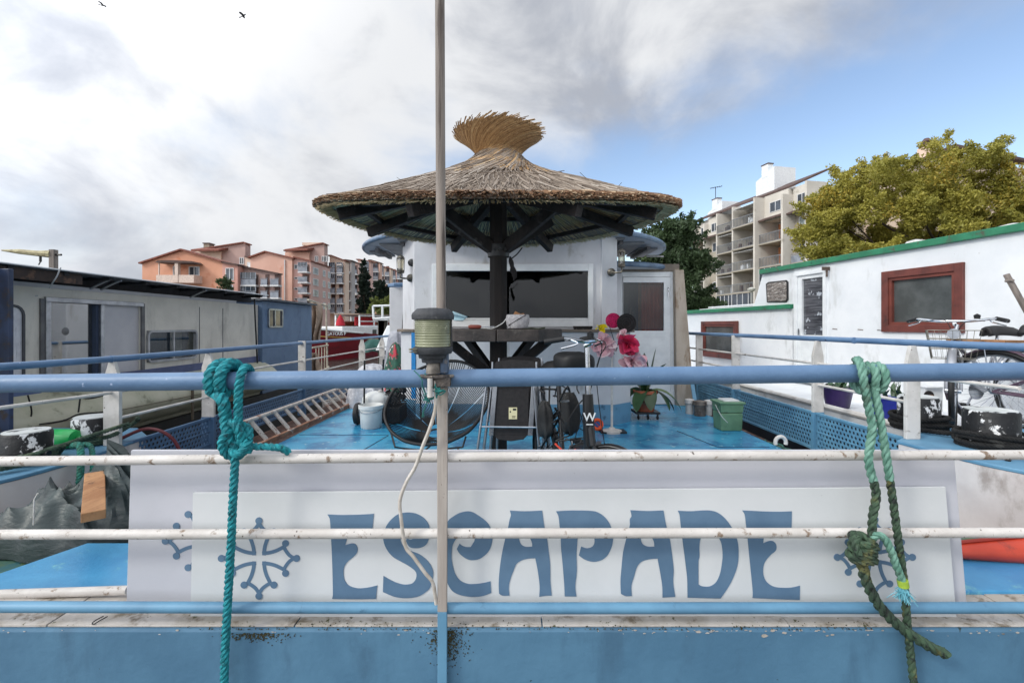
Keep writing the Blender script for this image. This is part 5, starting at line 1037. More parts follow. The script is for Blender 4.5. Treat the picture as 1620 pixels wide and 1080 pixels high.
# roof: sagging dark corrugated sheet with a pale lip, joists below
XE=-4.38
roofm=M('roof_sheet_dark',(74,80,90),(52,56,64),.55,ns=4,dirt=(110,116,122),ds=5,dt=.6,dst=(1,.2,1))
g=G(); ya,yb=2.2,YL(425,XE)
def rf(u,v): y=ya+(yb-ya)*u; return Vector((XE-3.6*v,y,1.715+.05*v-.01*sin(u*3)+.008*sin(v*140)))
g.grid(rf,12,90); g.build('roof',roofm,hb,smooth=True,solid=-.008)
g=G(); g.tube([(XE,ya,1.722),(XE,yb,1.722)],.007,6); g.build('roof_lip',trim_white,hb)
jm=M('joist_dark',(44,44,48),(28,28,32),.8)
for i in range(12):
    y=2.5+i*.5; g=G(); g.beam((XE-.02,y,1.70),(XW-1.5,y,1.66),.05,.05); g.build('joist',jm,hb)
g=G(); g.box((XE-.06,3.4,1.60),(XE-.03,YL(135,XE),1.70)); g.build('fascia_rusty',M('fascia_rust',(64,50,44),(40,34,32),.8,ns=6,dirt=(96,72,58),ds=6,dt=.58),hb)
for y in (YL(180,XE),YL(196,XE),YL(330,XE)): g=G(); g.tube([(XE-.03,y,1.69),(XE-.15,y+.02,1.65),(XW,y+.05,1.58)],.012,6,smooth=4); g.build('roof_bracket',alu,hb)
g=G(); g.box((XW-.03,YL(-100),1.60),(XW-.06,YL(400),1.70)); g.build('soffit',jm,hb)
g=G(); g.tube([P(96,423,4.35),P(90,437,4.35),P(84,446,4.37),P(78,455,4.5)],.006,6,smooth=5); g.tube([P(18,456,4.25),P(30,466,4.4),P(60,468,4.5)],.005,6,smooth=5); g.build('cable',M('cable_grey',(190,192,196),None,.5),hb,smooth=True)
# hull: blue wedge and cream bulge
g=G(); g.prism([(XW,YL(150),.62),(XW,YL(408),.62),(XW,YL(408),.34),(XW,YL(235),.45),(XW,YL(150),.40)],(.03,0,0)); g.build('blue_band',M('band_blue',(84,94,134),(70,80,118),.5,ns=5),hb)
g=G(); g.grid(lambda u,v:Vector((XW+.02+.33*sin(pi*min(1,v*1.1))**.8,2.5+u*6,.52-.62*v)),20,10); g.build('hull',M('hull_cream',(186,184,164),(168,168,146),.5,ns=3,dirt=(130,130,110),ds=6,dt=.62),hb,smooth=True)
g=G(); g.box((XW+.02-.3,2.5,-1.4),(XW+.12,11,-.08)); g.build('lower_hull',M('hull_under_shade',(40,38,36),(30,30,30),.7),hb)  # below the bulge, shadow and dark water are put into the hull colour
g=G(); g.box((XW+.345,YL(262),-.1),(XW+.365,YL(262)+.03,.5)); g.tube([(XW+.36,2.6,.28),(XW+.36,8.4,.20)],.004,5); g.build('hull_seam',M('seam_brown',(96,86,72),None,.7),hb)
g=G(); g.box((XW+.01,YL(-60),-.2),(XW+.035,YL(60),.56)); g.box((XW+.03,YL(25),-.3),(XW+.06,YL(75),.42)); g.build('lower_panel',M('panel_slate',(86,106,144),(74,92,130),.5,ns=3),hb)
# blue rear cabin
bcm=M('cabin_blue',(94,118,148),(84,108,138),.55,ns=4,dirt=(70,90,120),ds=5,dt=.62,dst=(1,1,.4),bump=.05)
g=G(); g.box((XW-2.5,YL(408)+.01,-.15),(XW+.08,YL(488),1.64)); g.build('rear_cabin',bcm,hb,bevel=.01)
g=G(); g.box((XW-2.5,YL(407)-.02,1.645),(XW+.2,YL(487)+.05,1.68)); g.build('rear_roof',roofm,hb)
g=G(); g.tube([(XW+.09,YL(395),1.66),(XW+.09,YL(395),1.5),(XW+.06,YL(402),.5)],.014,8,smooth=3); g.build('drain_pipe',black_metal,hb,smooth=True)
g=G(); rwin(g,YL(416.5),YL(439.5),ZY(518,9.0),ZY(489,9.0),XW+.08,.03,.04); g.box((XW+.08,YL(427)-.015,ZY(516,9)),(XW+.105,YL(427)+.02,ZY(490,9))); q=g.build('window_frame',alu,hb)
g=G(); g.box((XW+.082,YL(417),ZY(517,9.0)),(XW+.086,YL(439),ZY(490,9.0))); g.build('pane',gl_black,q)
g=G(); g.box((-4.34,3.83,-.25),(-4.235,3.87,1.66)); g.build('corner_post',M('post_navy',(52,66,96),(38,46,66),.5,ns=4,dirt=(60,50,48),ds=8,dt=.6),hb,bevel=.006)
g=G(); g.tube([P(44,625,4.1),P(50,650,4.15),P(47,672,4.2),P(55,690,4.2)],.007,6,smooth=5); g.tube([P(55,672,4.2),P(100,665,4.2),P(125,655,4.3),P(160,652,4.4),P(175,648,4.4)],.008,6,smooth=5); g.tube([P(123,626,4.3),P(140,630,4.3),P(165,625,4.4)],.009,6,smooth=5); g.tube([P(127,628,4.3),P(124,652,4.3)],.007,6); g.build('mooring_cable',black_rub,hb,smooth=True)
# bamboo davit on the roof
dv=thing('davit','weathered wooden boom fixed to a short post on the left houseboat roof','davit',P(84,420,5.2)); g=G(); g.tube([P(3,396,5.2),P(30,398,5.2),P(60,401,5.2),P(82,402,5.2)],[.008,.028,.032,.045],8); g.build('boom',M('boom_wood',(186,178,140),(150,140,108),.7,ns=12,bump=.4,bs=40),dv,smooth=True)
g=G(); g.beam(P(84.7,395,5.2),P(84.7,426,5.2),.055,.055); g.build('post',grey_wood,dv); g=G(); g.tube([P(89,403,5.2),P(97,403,5.2)],.012,8); g.build('bolt',black_metal,dv); g=G(); g.tube([P(64,404,5.2),P(64,414,5.2)],.012,8); g.tube([P(64,414,5.2),P(61,419,5.2)],.006,6); g.build('fitting',black_metal,dv)
# covered frame beyond the blue cabin
ac=thing('awning_frame','light pole frame with hanging beige tarpaulin behind the blue cabin','awning',(PX(505,11.5),11.5,-.3)); g=G()
for a,b in ((P(487,474,10.8),P(518,484,12)),(P(516,484,12),P(518,600,12)),(P(490,478,12),P(516,482,12)),(P(487,474,10.8),P(492,480,12)),(P(488,604,11),P(520,580,12)),(P(494,550,11.5),P(519,546,12))): g.tube([a,b],.025,6)
for i in range(5): x=500+i*4.5; g.tube([P(x,549,12),P(x,590,12)],.015,5)
g.build('pole',M('pole_beige',(196,186,168),(160,150,134),.6),ac)
g=G(); g.grid(lambda u,v:P(491+u*14+2*sin(v*5)+v*u*4,479+v*62,11.3)+Vector((0,.12*sin(u*14+v*3),0)),24,14); g.grid(lambda u,v:P(490+u*13+v*4,558+v*42,11.2)+Vector((0,.1*sin(u*12+v*3),0)),24,10); g.build('tarpaulin',M('tarp_beige',(170,148,130),(142,122,106),.8,ns=4,bump=.4,bs=10),ac,smooth=True,solid=.004)
# ---------------------------------------------------------------- right neighbour: white barge with green roof edge
rb=thing('white_barge','white barge with green roof edging and red brown window frames, moored on the right','barge',(4.4,6,-1.3))
rw=M('barge_white',(226,228,230),(216,219,222),.5,ns=2,dirt=(200,202,202),ds=4,dt=.62,dw=.08,dst=(1,1,.4),dirt2=(120,104,90),d2s=26,d2t=.755,d2w=.01,bump=.06,bs=25)
def RW(px,off=0):   # point on the wall line for a picture column
    k=(px-810)/720; Y=(5.35+off)/(k+.1373); return Vector((k*Y,Y,0))
wd_=Vector((-.1373,1,0)).normalized(); wn=Vector((-1,-.1373,0)).normalized()
def rz(py,px): return EYE-(py-515)/720*RW(px).y
def rslab(g,px0,px1,z0,z1,o0,o1):   # o: offset outwards from wall
    a=RW(px0); b=RW(px1); A=a+wn*o0; Bq=b+wn*o0; C=b+wn*o1; D=a+wn*o1
    g.hexa([Vector((p.x,p.y,z0)) for p in (A,Bq,C,D)]+[Vector((p.x,p.y,z1)) for p in (A,Bq,C,D)])
zt=2.06
# tall wall with openings for door and window
g=G(); W0,W1=(1398,1526); wz0,wz1=rz(525,1400),rz(430,1400)
D0,D1=1262,1306; dz1=rz(434,1284)
rslab(g,1526,1900,.25,zt,-.1,0); rslab(g,W1-127.9,W0+127.9,wz1,zt,-.1,0); rslab(g,W0,W1,.25,wz0,-.1,0); rslab(g,D1,W0,.25,zt,-.1,0); rslab(g,D0,D1,dz1,zt,-.1,0); rslab(g,1256,D0,.25,zt,-.1,0); g.build('wall',rw,rb)
# sloping after end of the wheelhouse, set back a little
a=RW(1257);b=RW(1205);c_=RW(1185); g=G(); g.prism([Vector((p.x,p.y,z))-wn*.08 for p,z in ((RW(1258),1.3),(c_,1.3),(b,zt),(RW(1258),zt))],wn*.06); g.build('wheelhouse_side',rw,rb)
g=G(); w_=[(1212.5,478),(1211,449),(1215,446),(1243,443),(1246,446),(1246,474),(1243,478)]
g.prism([Vector((RW(x).x,RW(x).y,rz(y,x)))-wn*.018 for x,y in w_],wn*.012); wq=g.build('window_frame',black_metal,rb)
g=G(); g.prism([Vector((RW(x).x,RW(x).y,rz(y,x)))-wn*.004 for x,y in [(1214.5,476.5),(1213,450),(1216,448),(1242,445),(1244,448),(1244,473),(1242,476)]],wn*.004); g.build('pane',M('blind_window',(126,118,112),(84,80,78),.25,ns=14,nst=(.4,.4,3),dirt=(196,192,186),ds=40,dt=.58,dst=(.3,.3,2)),wq)
def lip(px0,px1,z,h,d,mat,nm='green_edge'):
    g=G(); rslab(g,px0,px1,z,z+h,-.02,d); return g.build(nm,mat,rb,bevel=.006)
gm=M('edge_green',(44,124,90),(34,108,78),.45,ns=5,dirt=(70,80,62),ds=9,dt=.62,dirt2=(20,80,60),d2s=20,d2t=.68)
lip(1205,1900,zt,.075,.05,gm)
g=G(); A=RW(1205);Bq=RW(1900); g.hexa([Vector((p.x,p.y,z)) for z in (zt+.01,zt+.05) for p in (A,Bq,Bq-wn*3,A-wn*3)]); g.build('roof',rw,rb)
# lower after cabin
g=G(); rslab(g,1085-25,1254,.25,rz(488,1253),-.9,.0); g.build('rear_cabin',rw,rb); 
zl=rz(488,1253); lip(1060,1254,zl,.07,.06,gm)
g=G(); rslab(g,1090,1220,zl+.075,zl+.1,-.3,-.25); rslab(g,1100,1200,zl+.12,zl+.14,-.4,-.3); g.build('roof_rail',trim_white,rb)
# hull side and side deck
g=G(); g.hexa([(3.46,2.2,-1.4),(3.46,11.5,-1.4),(6,11.5,-1.4),(6,2.2,-1.4),(3.42,2.2,.29),(3.42,11.5,.25),(6,11.5,.25),(6,2.2,.29)][:4][::1]+[(3.42,2.2,.29),(3.42,11.5,.29),(6,11.5,.29),(6,2.2,.29)]); g.build('hull',rw,rb,bevel=.02)
g=G(); g.hexa([(3.44,2.1,-1.4),(3.44,11.6,-1.4),(3.4601,11.6,-1.4),(3.4601,2.1,-1.4),(3.40,2.1,.18),(3.40,11.6,.18),(3.425,11.6,.18),(3.425,2.1,.18)]); g.build('gap_shade',M('gap_shade_navy',(36,42,52),(26,30,38),.5),rb)  # dark sheet standing in for the shaded gap and water between the boats
g=G(); g.tube([(3.42,2.2,.30),(3.42,11.5,.30)],.03,8); g.build('gunwale',M('gunwale_white',(220,218,214),(200,196,190),.5,ns=4,dirt=(110,80,66),ds=6,dt=.64,dst=(1,.3,1)),rb,smooth=True)
# red-brown framed windows
rm_=M('red_frame',(108,56,48),(90,46,40),.55,ns=6,dirt=(60,38,34),ds=6,dt=.62,bump=.2,bs=30,bst=(1,1,.3))
def rwindow(px0,px1,py0,py1,refx,t=.075,mat=rm_,so=0):
    z1=rz(py0,refx); z0=rz(py1,refx); A=RW(px0); Bq=RW(px1); L=(Bq-A).length; d=(Bq-A)/L
    def sl(g,s0,s1,za,zb,o0,o1):
        o0+=so; o1+=so; p=A+d*s0; q=A+d*s1; g.hexa([Vector((r_.x,r_.y,z)) for z in (za,zb) for r_ in (p+wn*o0,q+wn*o0,q+wn*o1,p+wn*o1)])
    g=G(); sl(g,0,t,z0,z1,-.03,.03); sl(g,L-t,L,z0,z1,-.03,.03); sl(g,t,L-t,z0,z0+t,-.03,.03); sl(g,t,L-t,z1-t,z1,-.03,.03); o=g.build('window_frame',mat,rb,bevel=.005)
    t2=t+.035; g=G(); sl(g,t,t2,z0+t,z1-t,-.03,.012); sl(g,L-t2,L-t,z0+t,z1-t,-.03,.012); sl(g,t2,L-t2,z0+t,z0+t2,-.03,.012); sl(g,t2,L-t2,z1-t2,z1-t,-.03,.012); g.build('sash',M('sash_red',(116,60,50),(98,50,42),.5),o)
    g=G(); sl(g,t2,L-t2,z0+t2,z1-t2,-.03,-.025); g.build('pane',M('pane_grey',(88,92,92),(66,70,70),.18,ns=3,spec=.9),o)
rwindow(1397,1527,430,525,1400,.085); rwindow(1113,1169,508,566,1141,.07,so=.034)
# door
g=G()
for s0,s1,z0,z1 in ((1258,1263,.3,dz1+.03),(1304,1309,.3,dz1+.03)): rslab(g,s0,s1,z0,z1,-.02,.03)
rslab(g,1258,1309,dz1,dz1+.045,-.02,.034); g.build('door_frame',trim_white,rb,bevel=.004)
g=G(); rslab(g,1263,1268.5,.32,dz1,-.04,.005); rslab(g,1302.5,1304,.32,dz1,-.04,.005); gz0,gz1=rz(530,1284),rz(440,1284); rslab(g,1268.5,1302.5,gz1,dz1,-.04,.005); rslab(g,1268.5,1302.5,.32,gz0,-.04,.005); g.build('door',trim_white,rb,bevel=.004)
g=G(); rslab(g,1268.5,1302.5,gz0,gz1,-.04,-.03); g.build('door_pane',M('door_blind',(96,98,104),(52,54,60),.15,ns=9,nst=(.3,.3,5),dirt=(170,176,184),ds=9,dt=.62,dw=.02,spec=.8),rb)
g=G(); g.tube([Vector((RW(1266).x,RW(1266).y,rz(520,1266)))+wn*.03,Vector((RW(1266).x,RW(1266).y,rz(530,1266)))+wn*.03],.01,6); g.build('door_handle',alu,rb)
g=G(); q=RW(1313); g.beam(Vector((q.x,q.y,rz(425,1313)))+wn*.01,Vector((q.x,q.y,rz(425,1313)))+wn*.12,.02,.05); g.tube([Vector((q.x,q.y,rz(428,1313)))+wn*.05,Vector((q.x,q.y,rz(438,1313)))+wn*.05],.014,6); g.build('bracket',M('bracket_rust',(86,70,62),None,.7),rb)
for px,py,s in ((1449,388,.13),(1603,362,.16)):
    a=P(px,py,RW(px).y+.5)-Vector((0,0,.05)); a.z=zt+.05; g=G(); g.lathe([(s*.5,0),(s*.5,.04),(s,.06),(s*1.0,.08),(s*.7,.13),(s*.2,.15)],a,20); g.build('roof_vent',M('vent_white',(206,206,204),(180,180,176),.5,ns=9,dirt=(120,100,80),ds=12,dt=.64),rb,smooth=True)
random.seed(21); _rs=M('rust_spot',(110,84,66),(70,54,46),.8)
for px,py in ((1318,520),(1358,521),(1389,522),(1605,528)): 
    g=G(); q=RW(px); c=Vector((q.x,q.y,rz(py,px)))+wn*.002; g.beam(c,c+wd_*-.07+Vector((0,0,-.006)),.006,.008); g.lathe([(.008,-.004),(.008,.004)],c,8); g.build('rust_spot',_rs,rb)
g=G(); g.tube([P(1592,434,3.9),P(1640,520,3.75),P(1690,600,3.7)],.022,8); g.lathe([(.012,-.03),(.012,.03)],P(1597,444,3.87),8,'Y'); tag(g.build('plank',grey_wood,smooth=True),'grey weathered pole leaning against the white barge at the right edge','pole')
# pots on the side deck
def pot(px,py,Y,w_,h,mat,label,name='flower_pot',rect=False,sd=1):
    c=Vector((PX(px,Y),Y,.30)); t=thing(name,label,'flower pot',c); g=G()
    if rect: taper(g,c,0,h,w_*.46,w_*.26,w_*.5,w_*.3); taper(g,c,h,h+.02,w_*.52,w_*.32,w_*.52,w_*.32)
    else: g.lathe([(w_*.36,0),(w_*.48,h-.03),(w_*.5,h-.03),(w_*.5,h),(w_*.45,h),(w_*.42,h-.04)],c,26)
    g.build('pot',mat,t,smooth=not rect); g=G(); random.seed(sd)
    return t,c,g
t,c,g=pot(1325,0,4.95,.30,.22,M('pot_purple',(58,42,92),(44,32,74),.4),'round purple flower pot with low green plants on the right barge side deck')
for i in range(60): leaf(g,c+Vector((random.uniform(-.12,.12),random.uniform(-.12,.12),.2)),(random.gauss(0,.5),random.gauss(0,.5),.8),random.uniform(.05,.12),.03,1.0,0,4)
g.build('plant',lf_m,t,smooth=True)
t,c,g=pot(1408,0,4.25,.28,.2,M('pot_blue',(34,48,150),(26,38,124),.35),'square blue flower box with a fleshy plant, next to the purple pot','flower_box',True,4)
for i in range(12): leaf(g,c+Vector((random.uniform(-.1,.1),random.uniform(-.05,.05),.2)),(random.gauss(0,.5),random.gauss(0,.3),.9),random.uniform(.1,.18),.04,.5,0,5)
for i in range(7): g.tube([c+Vector((.05,0,.2)),c+Vector((.07+random.gauss(0,.03),0,.32)),c+Vector((.09+random.gauss(0,.05),0,.44))],.002,4,smooth=3)
g.build('plant',lf_m,t,smooth=True)
mb=thing('mailbox','small white bird box with a round hole on the wall behind the right bollards','box',P(1470,640,4.3)); g=G(); a=P(1456,612,4.35); b=P(1484,650,4.35); g.box((a.x,4.3,b.z),(b.x,4.45,a.z)); g.box((a.x-.01,4.27,a.z),(b.x+.01,4.46,a.z+.012)); g.build('case',trim_white,mb,bevel=.003); g=G(); g.lathe([(.048,0),(.048,.006)],P(1470,626,4.29),20,'Y'); g.build('hole',black_fab,mb); g=G(); g.lathe([(.025,0),(.03,.02),(.02,.03)],P(1472,630,4.28),12); g.build('ornament',raw_wood,mb,smooth=True)
# bicycles against the wall
silver=M('frame_silver',(176,178,182),(160,162,168),.3,.7)
bA=bicycle('city_bicycle','silver city bicycle with a wire basket, parked nearest the red framed window',.33,silver,'bicycles on the right barge',steer=R(33),basket=True,barw=.62,seat_z=.84,bar_z=.92)
bA.location=(4.17,4.06,.30); bA.rotation_euler=(R(0),0,R(180+11)); WL['city_bicycle']=Vector()
bB=bicycle('purple_bicycle','bicycle with a dark frame and wooden rack crate at the far right edge',.33,M('frame_purple',(92,70,88),(76,58,72),.4),'bicycles on the right barge',steer=R(20),barw=.55,seat_z=.86,bar_z=.95)
bB.location=(4.18,3.3,.30); bB.rotation_euler=(0,0,R(-75)); bpy.data.objects[bB.name]
g=G(); g.box((-.8,-.12,.74),(-.4,.12,.76)); g.build('rack_board',raw_wood,bB)
# ---------------------------------------------------------------- red barge far left
rd=thing('red_barge','dark red barge with a white deckhouse and wood framed wheelhouse, far down the water','barge',(-13,36,-1.3))
redm=M('hull_red',(134,22,38),(112,18,32),.35,ns=.6,dirt=(90,20,30),ds=1,dt=.62)
def hp(t,s,v):   # hull point: t bow->stern, s side(-1..1), v 0 water..1 gunwale
    cy_=30.5+t*17; cx_=-14.9+t*4.6; wdt=2.1*min(1,(t*3.2+.02))**.55*(.72+.28*v); sheer=1.55+.95*(1-t)**2.2
    ax=Vector((4.6,17,0)).normalized(); n=Vector((ax.y,-ax.x,0)); fl=-(1-t)**4*.7*v
    return Vector((cx_,cy_,0))+n*s*wdt+ax*fl+Vector((0,0,-1.35+v*sheer))
g=G(); g.grid(lambda u,v:hp(u,1,v),24,8); g.grid(lambda u,v:hp(u,-1,v),24,8); g.grid(lambda u,v:hp(1,-1+2*u,v),4,8); g.build('hull',redm,rd,smooth=True)
g=G(); g.grid(lambda u,v:hp(u,-1+2*v,1)-Vector((0,0,.12)),20,4); g.build('deck',M('deck_dark',(70,66,64),None,.7),rd)
g=G(); g.tube([hp(u/16,1,.78)+Vector((.03,0,0)) for u in range(17)],.045,6); g.build('yellow_line',M('line_yellow',(206,170,90),None,.5),rd); g=G(); g.tube([hp(u/16,1,1.0) for u in range(6)],.07,6); g.build('bow_bulwark',trim_white,rd,smooth=True)
ax=Vector((4.6,17,0)).normalized(); nn=Vector((ax.y,-ax.x,0)); o0=Vector((-14.9,30.5,0)); az=math.atan2(ax.y,ax.x)
def rbx(g,a0,a1,w0,w1,z0,z1):
    g.hexa([o0+ax*a+nn*w_+Vector((0,0,z)) for z in (z0,z1) for a,w_ in ((a0,w0),(a0,w1),(a1,w1),(a1,w0))])
g=G(); rbx(g,3.6,15,-1.5,1.5,.1,1.12); g.build('deckhouse',trim_white,rd,bevel=.04)
for i in range(5):
    a=7.6+i*1.5; g=G(); rbx(g,a,a+.55,1.5,1.53,.25,.85); g.build('porthole',black_metal,rd)
woodf=M('teak',(150,92,62),(122,72,48),.5)
g=G(); rbx(g,6.2,12.6,-1.2,1.2,2.05,2.15); g.build('wheelhouse_roof',M('roof_brown',(130,110,96),(110,92,80),.6),rd,bevel=.04)
g=G()
for a in (6.3,8.4,10.5,12.4):
    for w_ in (-1.1,1.1): rbx(g,a,a+.10,w_-.05,w_+.05,1.12,2.05)
for w_ in (-1.1,1.1): rbx(g,6.3,12.5,w_-.04,w_+.04,1.5,1.57); rbx(g,6.3,12.5,w_-.04,w_+.04,1.12,1.2); rbx(g,6.3,12.5,w_-.04,w_+.04,1.95,2.04)
g.build('wheelhouse_frame',trim_white,rd)
g=G(); rbx(g,11.2,12.3,-1.0,1.0,1.12,2.04); rbx(g,6.5,11,-.9,-.8,1.12,1.5); g.build('wheelhouse_wall',woodf,rd)
g=G(); rbx(g,7,10,.2,.3,1.2,1.9); g.build('red_cloth',M('cloth_red',(200,40,50),None,.7),rd)
g=G(); q=o0+ax*4.6+nn*.6; g.lathe([(.05,1.1),(.35,1.2),(.3,1.5),(.12,1.9),(.05,2.0)],q,12); g.build('furled_sail',M('sail_red',(170,26,44),None,.8),rd,smooth=True)
g=G(); g.tube([o0+ax*9+nn*2.0+Vector((0,0,z)) for z in (-.9,0)],.22,10); g.build('fender',black_rub,rd,smooth=True)
q=hp(.09,1,.90); tdir=(hp(.16,1,.9)-hp(.05,1,.9)); text('ship_name','GATOUS P',.34,(0,0,0),(0,0,0),trim_white,rd,.02)
tn=bpy.data.objects['ship_name']; tn.rotation_euler=(R(90),0,math.atan2(tdir.y,tdir.x)); tn.location=hp(.17,1,.88)+nn*.16-WL['red_barge']+Vector((0,0,.02))
# white jetty frame and stacked boats near the wheelhouse
jt=thing('jetty_platform','white railed platform on the quay just left of the wheelhouse','platform',(PX(612,20),20,-1.3)); g=G()
for a,b in ((P(590,484,20),P(628,483,20)),(P(590,504,20),P(630,502,20)),(P(590,484,20),P(591,504,20)),(P(605,484,20),P(605,503,20))): g.tube([a,b],.05,6)
g.build('railing',trim_white,jt); g=G(); a=P(590,503,20); b=P(632,506,22); g.box((a.x,20,a.z-.1),(b.x,22,a.z)); g.build('platform',trim_white,jt)
g=G(); g.box((a.x+.1,20.5,-1.3),(a.x+.35,21,a.z-.1)); g.box((b.x-.6,20.5,-1.3),(b.x-.3,21,a.z-.1)); g.build('pile',M('pile_brown',(92,84,74),None,.8),jt)
sb=thing('dinghy','small white and green motor boat moored left of the wheelhouse','boat',(PX(615,14),14,-1.3)); g=G()
def dh(u,s,v): return Vector((PX(606,14)+ (u-.2)*1.2+s*.4*min(1,(1-u)*3+.15)**.6*(.8+.2*v),12.6+u*4+0*s,-1.3+v*.62))
g.grid(lambda u,v:dh(u,1,v),12,4); g.grid(lambda u,v:dh(u,-1,v),12,4); g.grid(lambda u,v:dh(u,-1+2*v,.85),12,2); g.build('hull',M('boat_navy',(40,56,92),(30,42,70),.4),sb,smooth=True)
g=G(); q=P(612,528,13.5); g.hexa([q+Vector(p) for p in ((-.35,0,-.5),(.35,0,-.5),(.35,1,-.5),(-.35,1,-.5),(-.05,.2,.25),(.3,.2,.25),(.3,.9,.25),(-.05,.9,.25))]); g.build('cabin',trim_white,sb,bevel=.03)
g=G(); g.grid(crump(q+Vector((-.55,.5,-.55)),.4,.6,.4,5,.04,.5),30,10); g.build('green_cover',M('cover_green',(30,84,76),(24,66,62),.7),sb,smooth=True)
# ---------------------------------------------------------------- apartment blocks
tile=M('roof_tile',(142,86,70),(112,66,56),.8,ns=2,nst=(3,1,1),bump=.3,bs=6); tile_d=M('roof_tile_dark',(92,72,66),(74,58,54),.8,ns=2)
railm=M('balcony_rail',(146,152,162),(116,122,132),.5,ns=2); whitef=M('window_white',(214,214,214),None,.5); dark_in=M('loggia_dark',(104,80,74),(74,58,56),.8,ns=.8); shut=M('shutter_wood',(196,128,84),(176,108,68),.6)
class Bl:
    def __init__(s,name,label,group=None): s.t=thing(name,label,'apartment block',(0,0,0),group); WL[s.t.name]=Vector()
    def part(s,nm,g,m,par=None,**k): return g.build(nm,m,par or s.t,**k)
def win(bl,O,U,N_,u,z,w_,h,mat=None,fr=.07,pane=None):   # O corner, U along wall, N_ outward
    def q(g,u0,u1,z0,z1,o0,o1):
        g.hexa([O+U*a+N_*o+Vector((0,0,zz_-O.z)) for zz_ in (z0,z1) for a,o in ((u0,o0),(u1,o0),(u1,o1),(u0,o1))])
    g=G(); q(g,u,u+fr,z,z+h,0,.05); q(g,u+w_-fr,u+w_,z,z+h,0,.05); q(g,u+fr,u+w_-fr,z,z+fr,0,.05); q(g,u+fr,u+w_-fr,z+h-fr,z+h,0,.05); q(g,u+w_/2-fr/2,u+w_/2+fr/2,z+fr,z+h-fr,0,.045)
    f=bl.part('window',g,mat or whitef)
    g=G(); q(g,u+fr*.9,u+w_-fr*.9,z+fr*.9,z+h-fr*.9,.01,.02); bl.part('pane',g,pane or gl_far,f)
def balc(bl,O,U,N_,u,z,w_,d=.9,h=1.0,mat=None,back=True,fh=2.4,awn=False,glaz=False,slabm=None):
    def q(g,u0,u1,z0,z1,o0,o1):
        g.hexa([O+U*a+N_*o+Vector((0,0,zz_-O.z)) for zz_ in (z0,z1) for a,o in ((u0,o0),(u1,o0),(u1,o1),(u0,o1))])
    g=G(); q(g,u,u+w_,z-.16,z,.0,d); sl=bl.part('balcony',g,slabm or whitef)
    g=G(); q(g,u+.03,u+w_-.03,z,z+h*.85,d-.06,d-.03); q(g,u,u+w_,z+h-.05,z+h,d-.09,d-.01); bl.part('railing',g,mat or railm,sl)
    if back:
        g=G(); q(g,u+.15,u+w_-.15,z+.02,z+fh-.25,.01,.04); bl.part('loggia_door',g,dark_in,sl)
        g=G(); q(g,u+.35,u+w_*.45,z+.1,z+fh-.5,.045,.07); q(g,u+w_*.55,u+w_-.35,z+.1,z+fh-.5,.045,.07); bl.part('glazing',g,gl_far,sl)
    if awn: g=G(); q(g,u+.1,u+w_-.1,z+fh-.55,z+fh-.35,.1,d+.1); bl.part('awning',g,M('awning_white',(222,212,204),None,.7),sl)
    if glaz:
        g=G(); q(g,u+.03,u+w_-.03,z+h,z+fh-.1,d-.07,d-.05); bl.part('glazing',g,gl_far,sl); g=G()
        for k in range(4): q(g,u+(w_-.06)*k/3,u+(w_-.06)*k/3+.06,z+h,z+fh-.1,d-.05,d-.02)
        bl.part('mullion',g,railm,sl)
def block(name,label,x0,x1,y0,y1,zl,zr,zp,xp,wm,rm,base=.15,right=None,ov=.15,group='pink and orange apartment blocks'):
    """front gable at y0: left eave zl at x0, peak zp at xp, right eave zr at x1; runs back to y1"""
    b=Bl(name,label,group); xk=(x1-x0)/1.0
    prof_=[(x0,base),(x1,base),(x1,zr),(xp,zp),(x0,zl)]
    g=G(); g.prism([(x,y0,z) for x,z in prof_],(0,y1-y0,0)); b.part('wall',g,wm)
    g=G()
    for (xa,za),(xb,zb) in (((x0,zl),(xp,zp)),((xp,zp),(x1,zr))):
        d=Vector((xb-xa,0,zb-za)); 
        if d.length<.05: continue
        d.normalize(); e0=-ov if xa==x0 else 0; e1=ov if xb==x1 else 0
        a=Vector((xa,0,za))+d*e0; c=Vector((xb,0,zb))+d*e1; n=Vector((-d.z,0,d.x))*.14
        if n.z<0: n=-n
        g.hexa([Vector((p.x,y,p.z)) for p,y in ((a,y0-.3),(c,y0-.3),(c,y1),(a,y1))]+[Vector((p.x+n.x,y,p.z+n.z)) for p,y in ((a,y0-.3),(c,y0-.3),(c,y1),(a,y1))])
    b.part('roof',g,rm); return b
def bx(px,Y): return PX(px,Y)
def bz(py,Y): return ZY(py,Y)
U_x=Vector((1,0,0)); N_f=Vector((0,-1,0)); U_y=Vector((0,1,0)); N_r=Vector((1,0,0))
stucco_o=M('stucco_orange',(218,160,132),(206,148,120),.85,ns=.5,dirt=(196,124,92),ds=.6,dt=.62); stucco_p=M('stucco_peach',(218,178,160),(208,166,148),.85,ns=.5,dirt=(200,142,116),ds=.6,dt=.62); stucco_k=M('stucco_pink',(216,178,168),(206,168,158),.85,ns=.5); stucco_g=M('stucco_pinkgrey',(182,154,146),(170,142,134),.85,ns=.5); stucco_c=M('stucco_cream',(222,196,178),(210,184,166),.85,ns=.5)
Y0=45
b=block('apartment_block','bright orange gabled apartment block, leftmost, behind the left houseboat roof',bx(225,Y0),bx(352,Y0),Y0,47,bz(417,Y0),bz(415,Y0),bz(396,Y0),bx(289,Y0),stucco_o,tile)
O=Vector((bx(225,Y0),Y0,0)); W_=lambda px:bx(px,Y0)-bx(225,Y0)
